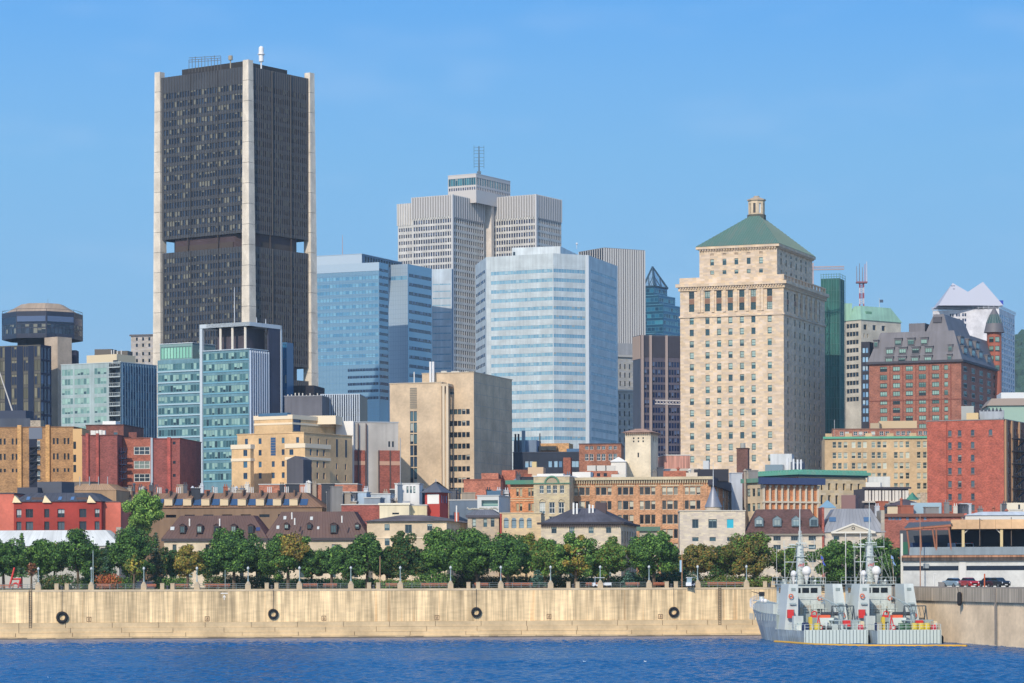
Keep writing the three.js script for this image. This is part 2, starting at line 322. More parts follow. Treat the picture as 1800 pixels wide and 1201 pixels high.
// ================================================================ ground, water, hill
const Yp = (px, py, D) => P(px, py, D).y;
{
  const mb = new MB(), prof = [545, 600, 640, 900, 1300, 1700, 2300, 3000, 5200];
  for (let i = 0; i < prof.length - 1; i++) { const a = prof[i], b = prof[i + 1]; mb.quad(V3(-1500, ground(a), -a), V3(1500, ground(a), -a), V3(1500, ground(b), -b), V3(-1500, ground(b), -b), [0, a], [3000, a], [3000, b], [0, b]); }
  structure('ground', mb, M('#7b7a72', { t: 'mottle' }));
}
{ // the wooded hill behind the city
  const g = new THREE.PlaneGeometry(1500, 900, 90, 54); g.rotateX(-Math.PI / 2); const p = g.attributes.position;
  for (let i = 0; i < p.count; i++) { const x = p.getX(i), z = p.getZ(i), r = Math.hypot(x / 700, z / 420); p.setY(i, 300 * Math.max(0, Math.cos(Math.min(r, 1) * Math.PI / 2)) + 14 * (fbm(x / 1500 + .5, z / 900 + .5, 16, 4) - .5)); }
  g.computeVertexNormals(); const m = addMesh(scene, 'hill', g, M('#2f4a3c', { t: 'roof' })); m.position.set(880, 44, -3300); m.userData.kind = 'structure';
  const leaf = new THREE.IcosahedronGeometry(1, 0); reseed(31); const n = 9000, wood = new THREE.InstancedMesh(leaf, M('#35523c'), n), mm = new THREE.Matrix4(), q = new THREE.Quaternion(), col = new THREE.Color();
  for (let i = 0; i < n; i++) { const x = rr(-700, 300), z = rr(-60, 420), r = Math.hypot(x / 700, z / 420); const y = 300 * Math.max(0, Math.cos(Math.min(r, 1) * Math.PI / 2)); const s = rr(5, 9); q.setFromEuler(new THREE.Euler(rr(0, 6), rr(0, 6), rr(0, 6))); mm.compose(V3(880 + x, 44 + y + 2, -3300 + z), q, V3(s, s * 1.1, s)); wood.setMatrixAt(i, mm); wood.setColorAt(i, col.setHSL(rr(.30, .42), rr(.2, .35), rr(.75, 1))); }
  wood.name = 'hillside_wood'; wood.userData = { kind: 'stuff', label: 'dark green wood covering the far hill', category: 'wood' }; wood.castShadow = wood.receiveShadow = true; scene.add(wood);
}

// ================================================================ the tall dark tower with pale corner piers
{
  const pts = plan2(277, 437, 549, 1100, 36, 400), top = Yp(437, 116, 1100);
  const g = thing('office_tower', 'tallest dark bronze tower with pale tapering concrete corner piers and slot floors', 'tower', V3(pts[1].x, ground(1100), pts[1].z - 20));
  const sp = M('#46474a', { t: 'metal', r: .45 }), rib = M('#565250', { r: .5 });
  const cut = [[Yp(437, 432, 1100), Yp(437, 408, 1100)], [Yp(437, 662, 1100), Yp(437, 638, 1100)]];
  const levels = [[cut[0][1], top, 16], [cut[1][1], cut[0][0], 13], [ground(1100) - 1, cut[1][0], 7]];
  levels.forEach(([a, c, n], k) => {
    const b = bld({ into: g, pts, top: c, base: a, mat: sp, roofMat: M('#2f2c2c') });
    const head = k === 0 ? 5.6 : 1.6;
    b.fac(0, b.even(0, 29, 3.2, 2.6, .8, a + .6, n, c - head, .62), { d: .22, style: S.bronze, mat: sp });
    b.fac(1, b.even(1, 29, 2.6, 3.2, .8, a + .6, n, c - head, .62), { d: .22, style: S.bronze, mat: sp });
    b.add('mullions', (mb) => { for (const i of [0, 1]) { const f = b.fs[i]; for (let j = 0; j <= 29; j++) { const u = (i ? 2.6 : 3.2) + (f.L - 5.8) * j / 29; mb.box(f, u - .09, u + .09, a, c, 0, [10, 20].includes(j) ? .5 : .2); } } }, rib).userData.kind = 'stuff';
    b.end({ para: 0 });
    if (k < 2) { // recessed plant storey below: a core with cut-off corners, open to the sky at the ends
      const e = pts.map((p, i) => [p, pts[(i + 1) % 4]]), oct = [];
      const q = grow(pts, -1.2); for (let i = 0; i < 4; i++) { const A = q[(i + 3) % 4], C = q[i], E = q[(i + 1) % 4], t = 6.8, l1 = Math.hypot(A.x - C.x, A.z - C.z), l2 = Math.hypot(E.x - C.x, E.z - C.z); oct.push({ x: lerp(C.x, A.x, t / l1), z: lerp(C.z, A.z, t / l1) }, { x: lerp(C.x, E.x, t / l2), z: lerp(C.z, E.z, t / l2) }); }
      const mb = new MB(); mb.prism(oct, cut[k][0] - .3, cut[k][1] + .1); part(g, 'plant_core', mb, M('#4a3a3c', { t: 'mottle' }));
      const sc = new MB(); for (const i of [0, 1]) { const f = face(pts[i], pts[i + 1]); sc.box(f, 8.5, f.L - 8.5, cut[k][0], cut[k][0] + 2.2, -1.1, -.8); for (const u of [.335, .665]) sc.box(f, f.L * u - .15, f.L * u + .15, cut[k][0], cut[k][1], -.3, .1); } part(g, 'plant_screen', sc, M('#4c4038'));
    }
  });
  flushRest(g);
  // corner piers: tapered, wide below
  const conc = M('#ddd0bc', { t: 'mottle' }); const f0 = face(pts[0], pts[1]), f1 = face(pts[1], pts[2]);
  for (let i = 0; i < 4; i++) {
    const C = pts[i], a = face(pts[(i + 3) % 4], C), b2 = face(C, pts[(i + 1) % 4]), yb = ground(1100) - 1, yt = top + 2.4, mb = new MB();
    const ring = (w, o) => [[-w, o], [o, o], [o, -w], [-w, -w]].map(([p, q]) => ({ x: C.x + a.X.x * p + b2.X.x * -q, z: C.z + a.X.z * p + b2.X.z * -q }));
    const lo = ring(2.9, 1.9), hi = ring(2.0, .7), N = 24;
    for (let s = 0; s < N; s++) { const r0 = lo.map((p, k) => ({ x: lerp(p.x, hi[k].x, s / N), z: lerp(p.z, hi[k].z, s / N) })), r1 = lo.map((p, k) => ({ x: lerp(p.x, hi[k].x, (s + 1) / N), z: lerp(p.z, hi[k].z, (s + 1) / N) })), y0 = lerp(yb, yt, s / N), y1 = lerp(yb, yt, (s + 1) / N) - .12; for (let k = 0; k < 4; k++) { const A = r0[k], B = r0[(k + 1) % 4], C1 = r1[(k + 1) % 4], D1 = r1[k]; mb.quad(V3(A.x, y0, A.z), V3(B.x, y0, B.z), V3(C1.x, y1, C1.z), V3(D1.x, y1, D1.z), [k * 5, y0], [k * 5 + 5, y0], [k * 5 + 5, y1], [k * 5, y1]); } }
    mb.cap(hi, yt - .15); part(g, 'corner_pier', mb, conc);
  }
  // roof plant
  const ctr = { x: (pts[0].x + pts[2].x) / 2, z: (pts[0].z + pts[2].z) / 2 };
  const inner = pts.map((p) => ({ x: lerp(ctr.x, p.x, .68), z: lerp(ctr.z, p.z, .68) })); const ph = new MB(); ph.prism(inner, top - .5, top + 3.4); part(g, 'penthouse', ph, M('#33302f', { t: 'metal' }));
  const fr = frame(V3(ctr.x, 0, ctr.z), -36 * Math.PI / 180); const y = top + 3.4, rails = new MB();
  const q0 = P(332, 113, 1112), q1 = P(388, 107, 1108); for (let k = 0; k <= 10; k++) { const a = q0.clone().lerp(q1, k / 10); rails.cyl(V3(a.x, top - .3, a.z), V3(a.x, y + 1.1 + (k % 3) * .5, a.z), .1, .1, 4); } for (const h of [.2, 1, 1.8]) rails.cyl(V3(q0.x, y + h, q0.z), V3(q1.x, y + h, q1.z), .09, .09, 4);
  part(g, 'equipment_frame', rails, M('#6b6662'));
  const q2 = P(405, 104, 1105); const tk = new MB(); tk.cyl(V3(q2.x, top, q2.z), V3(q2.x, y - .2, q2.z), .25, .25, 6); tk.cyl(V3(q2.x, y - .3, q2.z), V3(q2.x, y + 1.3, q2.z), .85, .85, 10); part(g, 'vent', tk, M('#a59a86'));
  const q3 = P(459, 97, 1112); const rd = new MB(); rd.cyl(V3(q3.x, top, q3.z), V3(q3.x, y + .4, q3.z), .3, .3, 8); rd.cyl(V3(q3.x, y + .3, q3.z), V3(q3.x, y + 2.9, q3.z), .9, .9, 12); rd.cyl(V3(q3.x, y + 2.9, q3.z), V3(q3.x, y + 3.2, q3.z), 1.35, 1.35, 12); rd.cyl(V3(q3.x, y + 3.2, q3.z), V3(q3.x, y + 5.2, q3.z), .95, .95, 12); rd.sph(V3(q3.x, y + 5.2, q3.z), .95, 12); part(g, 'radome', rd, M('#ece9e4'));
}

// ================================================================ octagon-topped bronze tower
{
  const D = 1060, c = P(64, 560, D), g = thing('octagon_tower', 'bronze glass tower with overhanging octagonal top and hipped tan roof', 'tower', V3(c.x, ground(D), c.z - 13));
  const R = 14.6, yA = Yp(66, 594, D), yB = Yp(66, 547, D), yC = Yp(66, 530, D), cx = c.x, cz = c.z - 13.4;
  const oct = (r, off = 0) => seq(0, 7, 8).map((k) => { const a = (-112.5 + 45 * k - 8 + off) * Math.PI / 180; return { x: cx + r * Math.cos(a), z: cz - r * Math.sin(a) }; });
  const pts = oct(R);
  const b = bld({ into: g, pts, top: yB, base: yA, mat: M('#2a2e40', { t: 'metal', r: .35 }) });
  b.fs.forEach((f, i) => { if (f.Z.z < -.6) return; const us = seq(0, 6, 7).map((k) => [.25 + (f.L - .5) * k / 7, .25 + (f.L - .5) * (k + .93) / 7]); const H = yB - yA; b.fac(i, [{ v0: yA + H * .17, v1: yA + H * .37, us, style: S.bronze }, { v0: yA + H * .40, v1: yA + H * .52, us, style: S.bronze }, { v0: yA + H * .55, v1: yA + H * .82, us: [[.3, f.L - .3]], style: S.navy }], { d: .1, style: S.dark }); });
  b.end({ para: 0 });
  { const mb = new MB(), e = oct(R * .93), t = oct(R * .52), tan = M('#a8937c', { t: 'metal' }); for (let i = 0; i < 8; i++) { const p = e[i], q = e[(i + 1) % 8], r = t[(i + 1) % 8], s = t[i]; mb.quad(V3(p.x, yB, p.z), V3(q.x, yB, q.z), V3(r.x, yC, r.z), V3(s.x, yC, s.z)); } mb.cap(t, yC); mb.cap(e, yB + .02); part(g, 'hipped_roof', mb, tan);
    const rl = new MB(); const o = oct(R * .985); for (let i = 0; i < 8; i++) { const p = o[i], q = o[(i + 1) % 8]; rl.cyl(V3(p.x, yB + .9, p.z), V3(q.x, yB + .9, q.z), .07, .07, 4); rl.cyl(V3(p.x, yB, p.z), V3(p.x, yB + .9, p.z), .07, .07, 4); } part(g, 'railing', rl, M('#4a4648')); const an = new MB(); an.cyl(V3(cx + 2, yC, cz), V3(cx + 2, yC + 2.2, cz), .06, .04, 4); part(g, 'antenna', an, M('#77706a')); }
  { const mb = new MB(); mb.prism(oct(R * .62), yA - 5, yA + .1); part(g, 'neck', mb, M('#20242f')); }
  { const b2 = bld({ into: g, pts: plan2(78, 101, 126, D - 6, 40, 620), top: yA - .1, base: ground(D), mat: M('#b8a48e', { t: 'mottle' }) }); b2.end(); const mb = new MB(); mb.prism(plan1(124, 134, D + 10, 0, 6, 630), ground(D), Yp(130, 612, D)); part(g, 'stair_shaft', mb, M('#232a44')); }
  // the bronze slab in front, striped
  const b3 = bld({ into: g, pts: plan2(-14, 71, 90, D - 24, 22, 660), top: Yp(40, 606, D - 24), base: ground(D), mat: M('#5d5648', { t: 'metal', r: .4 }) });
  const f = b3.fs[0], strips = [[-14, -9, 1], [-9, 0, 0], [0, 9, 1], [9, 20, 0], [20, 30, 1], [30, 41, 0], [41, 50, 1], [50, 60, 0], [60, 71, 1]];
  const H = b3.y1 - b3.y0, rows = []; for (let k = 0; k < 15; k++) { const us = []; for (const [a, e, bl] of strips) if (bl) us.push([f.U(a) + .15, (f.U(a) + f.U(e)) / 2 - .05], [(f.U(a) + f.U(e)) / 2 + .05, f.U(e) - .15]); rows.push({ v0: b3.y0 + H * (k + .1) / 15, v1: b3.y0 + H * (k + .94) / 15, us }); }
  b3.fac(0, rows, { d: .12, style: winStyle({ bw: .04, frame: '#4b463c', pb: .3, glass: ['#6c6752', '#77705a', '#5b563f', '#20243a'], blind: '#827a60' }) });
  b3.add('dark_strip', (mb) => { for (const [a, e, bl] of strips) if (!bl) mb.box(f, f.U(a), f.U(e), b3.y0, b3.y1 - .3, -.1, .12); }, M('#1d2238', { r: .25 }));
  b3.fac(1, b3.even(1, 3, .2, .2, .9, b3.y0, 15, b3.y1 - .5, .85), { style: S.navy, mat: M('#242a44') }); b3.end(); flushRest(g);
}

// ================================================================ pale green glass apartment block
{
  const D = 960, pts = plan2(107, 212, 275, D, 30, 640);
  const b = bld({ name: 'glass_apartment_block', label: 'pale green glass apartment block with corner balconies, beside the octagon tower', pts, top: Yp(212, 637, D), mat: M('#a3b2b0', { t: 'metal', r: .4 }) });
  const f = b.fs[0], ys = seq(652, 771, 8).concat([788, 805, 822]), rows = [];
  ys.forEach((y) => { const us = []; for (const [a, e, n] of [[109, 128.5, 4], [131, 157.5, 5], [166, 187.5, 4]]) for (let k = 0; k < n; k++) us.push([f.U(a + (e - a) * k / n + .15), f.U(a + (e - a) * (k + 1) / n - .15)]); rows.push({ v0: f.V(190, y + 5.6), v1: f.V(190, y - 5.6), us }); });
  b.fac(0, rows, { d: .1, style: S.mint, u1: f.U(192) });
  // balcony bays: recess with slabs and rails
  const u0 = f.U(192), u1 = f.L, mb = b.wall(M('#5b666c')); mb.rect(f, u0, u1, b.y0, b.y1, -1.8); mb.quad(at(f, u0, b.y0, -1.8), at(f, u0, b.y0, 0), at(f, u0, b.y1, 0), at(f, u0, b.y1, -1.8)); mb.quad(at(f, u1 - .3, b.y0, 0), at(f, u1 - .3, b.y0, -1.8), at(f, u1 - .3, b.y1, -1.8), at(f, u1 - .3, b.y1, 0)); mb.rect(f, u1 - .3, u1, b.y0, b.y1);
  for (const y of [645, 662, 679, 696, 713, 730, 747, 764, 781, 798]) { const v = f.V(200, y); b.add('balcony', (m) => { m.box(f, u0, u1, v - .3, v, -1.75, .5); m.box(f, u0, u1, v + .95, v + 1.05, .42, .5); for (let k = 0; k <= 6; k++) { const u = lerp(u0 + .06, u1 - .06, k / 6); m.box(f, u - .04, u + .04, v, v + 1, .42, .48); } }, M('#b9c2c2')); b.window(f, u0 + .3, (u0 + u1) / 2 - .1, v + .1, v + 2.3, -1.72, S.dark); }
  b.fac(1, b.even(1, 13, .5, .5, .88, b.y0 + 1, 22, b.y1 - .6, .9), { d: .08, style: winStyle({ bw: .05, frame: '#4a6a80', pb: .3, glass: ['#446c8a', '#547e9a', '#34546e', '#6490a8'], blind: '#7fa4b2', n: 12 }), mat: M('#587a92', { r: .4 }) });  // bluer than the front: the reflection on this side is put into the colour
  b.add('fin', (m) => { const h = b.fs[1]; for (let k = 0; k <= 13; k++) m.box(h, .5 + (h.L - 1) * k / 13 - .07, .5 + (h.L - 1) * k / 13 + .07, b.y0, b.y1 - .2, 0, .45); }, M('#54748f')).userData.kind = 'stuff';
  b.end({ coping: M('#c3cbc8') });
  const yp = b.y1; const ph = bld({ into: b.g, pts: plan2(152, 205, 238, D + 8, 30, 630), top: Yp(205, 622.5, D + 8), base: yp - .6, mat: M('#d9c7a4') }); ph.end(); const eq = new MB(); for (const [a, e, t, hex] of [[166, 196, 614, 0], [203, 224, 617, 0]]) eq.prism(plan1(a, e, D + 14, 12, 5, 620), ph.y1 - .6, Yp(a, t, D + 14)); part(b.g, 'roof_plant', eq, M('#6a6258')); const pipe = new MB(); for (const x of [196, 200, 206, 213]) { const p = P(x, 622, D + 11); pipe.cyl(V3(p.x, ph.y1 - .6, p.z), V3(p.x, ph.y1 + rr(1.2, 2.6), p.z), .18, .18, 6); } part(b.g, 'vent_pipe', pipe, M('#dcd8d0')); flushRest(b.g);
}
{ // grey stone block seen between the two
  const b = bld({ name: 'stone_office_block', label: 'small grey stone block showing beside the foot of the dark tower pier', pts: plan1(230, 272, 1180, 14, 22, 610), top: Yp(250, 588, 1180), mat: M('#b3aca6', { t: 'ashlar' }) });
  b.fac(0, b.rows(0, [596, 607, 622, 634], 6, [241, 252, 263], 3.5), { style: S.dark }); b.band('cornice', 0, b.y1 - .6, b.y1, .5, M('#6a6668')); b.end();
}

// ================================================================ teal glass office with open loggia on top
{
  const D = 900, g = thing('glass_office', 'teal glass office block with white frame and column loggia on its roof', 'office building', P(400, 860, D + 15).setY(ground(D)));
  const white = M('#c4cdd2', { r: .5 }), sp = M('#6a8f9a', { t: 'metal', r: .3 }), spB = M('#5f7f98', { r: .3 });
  const pts = plan2(355, 438, 493, D, 32, 700), yTop = Yp(438, 614, D), yHi = Yp(438, 566, D);
  const b = bld({ into: g, pts, top: yTop, base: ground(D), mat: sp }); const f = b.fs[0], s = b.fs[1];
  const fl = [626, 645, 664.5, 683.5, 703, 722.5, 742, 761, 780.5, 800, 819, 838];
  const rows = fl.map((y) => ({ v0: f.V(400, y + 6.2), v1: f.V(400, y - 6), us: seq(0, 15, 16).map((k) => [.5 + (f.L - .9) * k / 16 + .04, .5 + (f.L - .9) * (k + 1) / 16 - .04]) }));
  b.fac(0, rows, { d: .12, style: S.teal });
  b.add('floor_band', (m) => { for (const y of fl) { const v = f.V(400, y + 7.4); m.box(f, .4, f.L, v - .25, v + .12, 0, .16); } }, M('#6ea3b6', { r: .3 })).userData.kind = 'stuff';
  b.add('pier', (m) => m.box(f, -.5, .45, b.y0, yTop, -.5, .5), white);
  const uM = s.U(471); b.fac(1, b.even(1, 8, .3, s.L - uM, .62, b.y0 + 1, 18, yTop - .5, .96), { d: .3, style: S.navy, mat: spB });
  b.add('fin', (m) => { for (let k = 0; k <= 8; k++) { const u = .3 + (uM - .3) * k / 8; m.box(s, u - .14, u + .14, b.y0, yTop - .3, 0, .55); } }, M('#b9c6d6')).userData.kind = 'stuff';
  b.add('dark_cladding', (m) => m.box(s, uM, s.L - .5, b.y0, yHi - 1, -.2, .35), M('#3a3f52', { t: 'metal' })); b.add('pier', (m) => m.box(s, s.L - .5, s.L + .3, b.y0, yHi, -.5, .5), white);
  b.end({ para: .2 });
  // loggia
  const lg = new MB(); lg.box(f, -.5, f.L + .55, yHi - 1.2, yHi, -6, .5); lg.box(s, -.5, s.L + .3, yHi - 1.2, yHi, -16, .5); part(g, 'roof_frame', lg, white);
  const cb = new MB(); cb.box(f, -.5, .5, yTop, yHi - 1.1, -.5, .5); part(g, 'frame_post', cb, white);
  for (const px of [387, 408, 430.5]) { const c = new MB(), p = at(f, f.U(px), 0, -.4); c.cyl(V3(p.x, yTop - .2, p.z), V3(p.x, yHi - 1.1, p.z), .42, .42, 12); part(g, 'column', c, M('#e0d6c6')); }
  const back = new MB(); back.prism(grow(pts, -3.4), yTop - .2, yHi - 1.1, false); part(g, 'plant_wall', back, M('#4f4850', { t: 'metal' }));
  const cop = new MB(); cop.box(f, 0, f.L, yTop, yTop + .3, -.4, .3); cop.box(s, 0, s.L, yTop, yTop + .3, -.4, .3); part(g, 'coping', cop, M('#aebcc6'));
  for (const [px, t] of [[412, 505], [451, 558], [467, 561]]) { const m = new MB(), p = P(px, 566, D + 10); m.cyl(V3(p.x, yHi - .2, p.z), V3(p.x, Yp(px, t, D + 10), p.z), .14, .07, 5); part(g, 'mast', m, M('#dcdfe2')); }
  // left wing
  const p2 = plan1(277, 357, D + 15, 30, 18, 700), t2 = Yp(320, 632, D + 15); const w = bld({ into: g, pts: p2, top: t2, base: ground(D), mat: sp }), f2 = w.fs[0];
  const r2 = []; for (const y of fl.slice(1).concat([857])) r2.push({ v0: f2.V(320, y + 5.4), v1: f2.V(320, y - 6.4), us: seq(0, 14, 15).map((k) => [.3 + (f2.L - .6) * k / 15 + .04, .3 + (f2.L - .6) * (k + 1) / 15 - .04]) });
  w.fac(0, r2, { d: .12, style: S.teal }); w.add('floor_band', (m) => { for (const y of fl.slice(1).concat([857])) { const v = f2.V(320, y + 7.5); m.box(f2, 0, f2.L, v - .2, v + .2, 0, .3); } }, M('#a9c2cc')).userData.kind = 'stuff'; w.end({ para: .1 });
  const p3 = plan1(281, 338, D + 18, 30, 12, 620); const w3 = bld({ into: g, pts: p3, top: Yp(310, 604.5, D + 18), base: t2 - .2, mat: M('#7d9a98') }), f3 = w3.fs[0]; w3.fac(0, [{ v0: f3.V(310, 631), v1: f3.V(310, 609.5), us: seq(0, 9, 10).map((k) => [.3 + (f3.L - .6) * k / 10 + .05, .3 + (f3.L - .6) * (k + 1) / 10 - .05]) }], { style: winStyle({ bw: .05, frame: '#6f9a90', pb: 0, glass: ['#8cc7ae', '#9ad2b8', '#86bfa8'] }) }); w3.end({ coping: white });
  const p4 = plan1(338, 357, D + 18, 30, 12, 620), w4 = bld({ into: g, pts: p4, top: Yp(346, 615, D + 18), base: t2 - .2, mat: sp }); w4.fac(0, w4.even(0, 4, .2, .2, .9, t2, 1, w4.y1 - .5, .8), { style: S.teal }); w4.end(); flushRest(g);
  const st = bld({ name: 'glass_stair_tower', label: 'narrow blue glass stair tower beside the dark clad end of the teal office', pts: plan1(496, 504, D + 24, 20, 5, 640), top: Yp(500, 602, D + 24), mat: M('#3f6f94', { r: .3 }) }); st.fac(0, st.even(0, 2, .1, .1, .85, st.y0 + 1, 14, st.y1 - .4, .9), { style: winStyle({ bw: 0, pb: .1, glass: ['#2f6a94', '#3f80a8', '#285a80'] }) }); st.end();
}
{ // low dark and finned blocks by the tower foot
  const a = bld({ name: 'low_plant_block', label: 'low dark grey plant block with roof pipes at the dark tower foot', pts: plan1(500, 566, 880, 8, 20, 710), top: Yp(530, 697, 880), mat: M('#6b6a70', { t: 'metal' }) }); a.end({ coping: M('#9a9a9e') });
  const pm = new MB(); for (let k = 0; k < 9; k++) { const p = P(506 + k * 6.5, 697, 886); pm.cyl(V3(p.x, a.y1 - .6, p.z), V3(p.x, a.y1 + rr(.5, 1.6), p.z), .2, .2, 6); } part(a.g, 'vent_pipe', pm, M('#d6d0c4'));
  const k = bld({ name: 'plant_house', label: 'black louvred plant house above the low grey block', pts: plan1(503, 552, 930, 10, 14, 680), top: Yp(530, 678, 930), mat: M('#23222c') }); k.end();
  const b = bld({ name: 'finned_block', label: 'low office block wrapped in white vertical fins over dark glass', pts: plan1(564, 632, 890, 4, 20, 715), top: Yp(600, 694, 890), mat: M('#232c3c', { r: .3 }) }), f = b.fs[0];
  b.fac(0, b.even(0, 17, .1, .1, .9, b.y0 + 1, 9, b.y1 - .8, .92), { d: .1, style: S.navy });
  for (let j = 0; j <= 17; j++) b.add('fin', (m) => m.box(f, .1 + (f.L - .2) * j / 17 - .16, .1 + (f.L - .2) * j / 17 + .16, b.y0, b.y1, 0, .5), M('#c3ccd4')); b.end({ coping: M('#b8c0c8') });
}

// ================================================================ blue mirror-glass tower in three steps
{
  const g = thing('blue_glass_tower', 'stepped blue mirror glass tower beside the tallest dark tower', 'tower', P(650, 860, 1330).setY(ground(1330)));
  const glass = (hex, m, r = .1) => M(hex, { m, r });
  const blue = ['#85a6b8', '#90b0c0', '#7c9db0'].map((h) => glass(h, .4, .2)), palePan = ['#b9c9d2', '#c4d0d6', '#aebfca'].map((h) => glass(h, .35, .35)), navyPan = blue;
  const skinOf = (b, i, n, rowsN, v0, v1, mats, tilt = .004) => { const f = b.fs[i], mb = mats.map(() => new MB()); for (let r = 0; r < rowsN; r++) for (let k = 0; k < n; k++) { const u0 = f.L * k / n + .04, u1 = f.L * (k + 1) / n - .04, a = lerp(v0, v1, r / rowsN) + .05, c = lerp(v0, v1, (r + 1) / rowsN) - .05, t = () => .1 + rr(-1, 1) * tilt * 3, m = mb[(r % 2 ? 0 : 1) + (rnd() < .2 ? 1 : 0)] || mb[0]; m.quad(at(f, u0, a, t()), at(f, u1, a, t()), at(f, u1, c, t()), at(f, u0, c, t()), [u0, a], [u1, a], [u1, c], [u0, c]); } mb.forEach((m, j) => { if (!m.empty) part(g, 'glass_panel', m, mats[j]).userData.kind = 'stuff'; }); };
  const mk = (pts, top, base = ground(1330)) => bld({ into: g, pts, top, base, mat: M('#4d7294', { r: .4 }) });
  const A = mk(plan2(556, 666.5, 683, 1300, 24, 600), Yp(666, 461, 1300)); const H = (y) => A.fs[0].V(640, y), rowsY = seq(476, 700, 19);
  const bandRow = (b, i, px, ys, h, n, m0, m1, st) => ys.map((y) => ({ v0: b.fs[i].V(px, y + h / 2), v1: b.fs[i].V(px, y - h / 2), us: seq(0, n - 1, n).map((k) => [m0 + (b.fs[i].L - m0 - m1) * k / n + .03, m0 + (b.fs[i].L - m0 - m1) * (k + 1) / n - .03]), style: st }));
  const darkReflBand = winStyle({ bw: .05, frame: '#2c4a70', pb: .05, glass: ['#0f1a34', '#14223e', '#1c2e50'] });  // dark panes: reflection of a neighbouring building put into the glass colour
  // window bands as separate panes in a mirror skin, from the top down
  const mirror = winStyle({ bw: .03, frame: '#7aa4c0', pb: 0, glass: ['#5f93b2', '#6c9fba', '#5589aa', '#79aac2'], n: 8 });
  const bandsA = rowsY.map((y) => y + 0); A.fac(0, bandRow(A, 0, 640, bandsA.slice(0, 14).map((y, k) => k ? y : 483), 6.5, 19, .4, .4, mirror).concat(bandRow(A, 0, 640, bandsA.slice(14), 5, 19, A.fs[0].L * .5, .4, darkReflBand)), { d: .04, mat: blue[0] });
  A.add('panel_joint', (m) => { const f = A.fs[0]; for (let k = 0; k <= 19; k++) m.box(f, f.L * k / 19 - .04, f.L * k / 19 + .04, A.y0, A.y1, 0, .03); for (let y = 472; y < 760; y += 11.8) m.box(f, 0, f.L, f.V(640, y) - .05, f.V(640, y) + .05, 0, .035); }, M('#5b86a6', { r: .4 })).userData.kind = 'stuff';
  A.add('pale_cladding', (m) => { const f = A.fs[0]; m.box(f, -.05, f.L + .1, f.V(640, 477), A.y1, -.1, .12); }, palePan[0]); A.fac(1, bandRow(A, 1, 675, rowsY, 5, 7, .3, .3, S.navy), { d: .08, mat: navyPan[0] }); A.end({ para: .1 });
  const A2 = mk(plan2(556, 636, 706, 1322, 24, 470), Yp(636, 446.5, 1322), A.y1 - 2); A2.mat = palePan[1]; A2.fac(1, A2.even(1, 14, 2.5, .5, .7, A2.y1 - 3.4, 1, A2.y1 - .7, .9), { style: S.dark, mat: M('#6f8698') }); A2.end({ coping: palePan[0] });
  const B = mk(plan2(683, 717, 759.5, 1345, 26, 600), Yp(717, 464, 1345)); B.fac(0, bandRow(B, 0, 700, [489], 7, 8, .5, .3, mirror), { d: .04, mat: palePan[2] }); B.add('panel_joint', (m) => { const f = B.fs[0]; for (let k = 0; k <= 8; k++) m.box(f, f.L * k / 8 - .04, f.L * k / 8 + .04, B.y0, B.y1, 0, .03); for (let y = 472; y < 700; y += 8) m.box(f, 0, f.L, f.V(700, y) - .05, f.V(700, y) + .05, 0, .035); }, M('#8ba3b4')).userData.kind = 'stuff';
  const r1 = []; for (const y of seq(488, 662, 12)) r1.push(...bandRow(B, 1, 740, [y], 6, 16, 1.2, .6, S.navy)); B.fac(1, r1, { d: .08, mat: navyPan[1] }); B.end({ para: .1 });
  const C = mk(plan2(759, 794.5, 797, 1390, 12, 600), Yp(794, 472.5, 1390)); C.fac(0, bandRow(C, 0, 776, seq(500, 660, 14), 2.2, 10, .5, .5, S.pale), { d: .03, mat: M('#c3ccd0', { t: 'metal', r: .3, m: .3 }) }); C.end({ para: .1 });
  const an = new MB(), q = P(602, 446, 1330); an.cyl(V3(q.x, A2.y1 - .5, q.z), V3(q.x, Yp(602, 413, 1330), q.z), .18, .08, 4); part(g, 'antenna', an, M('#c9a9a4'));
  flushRest(g);
}

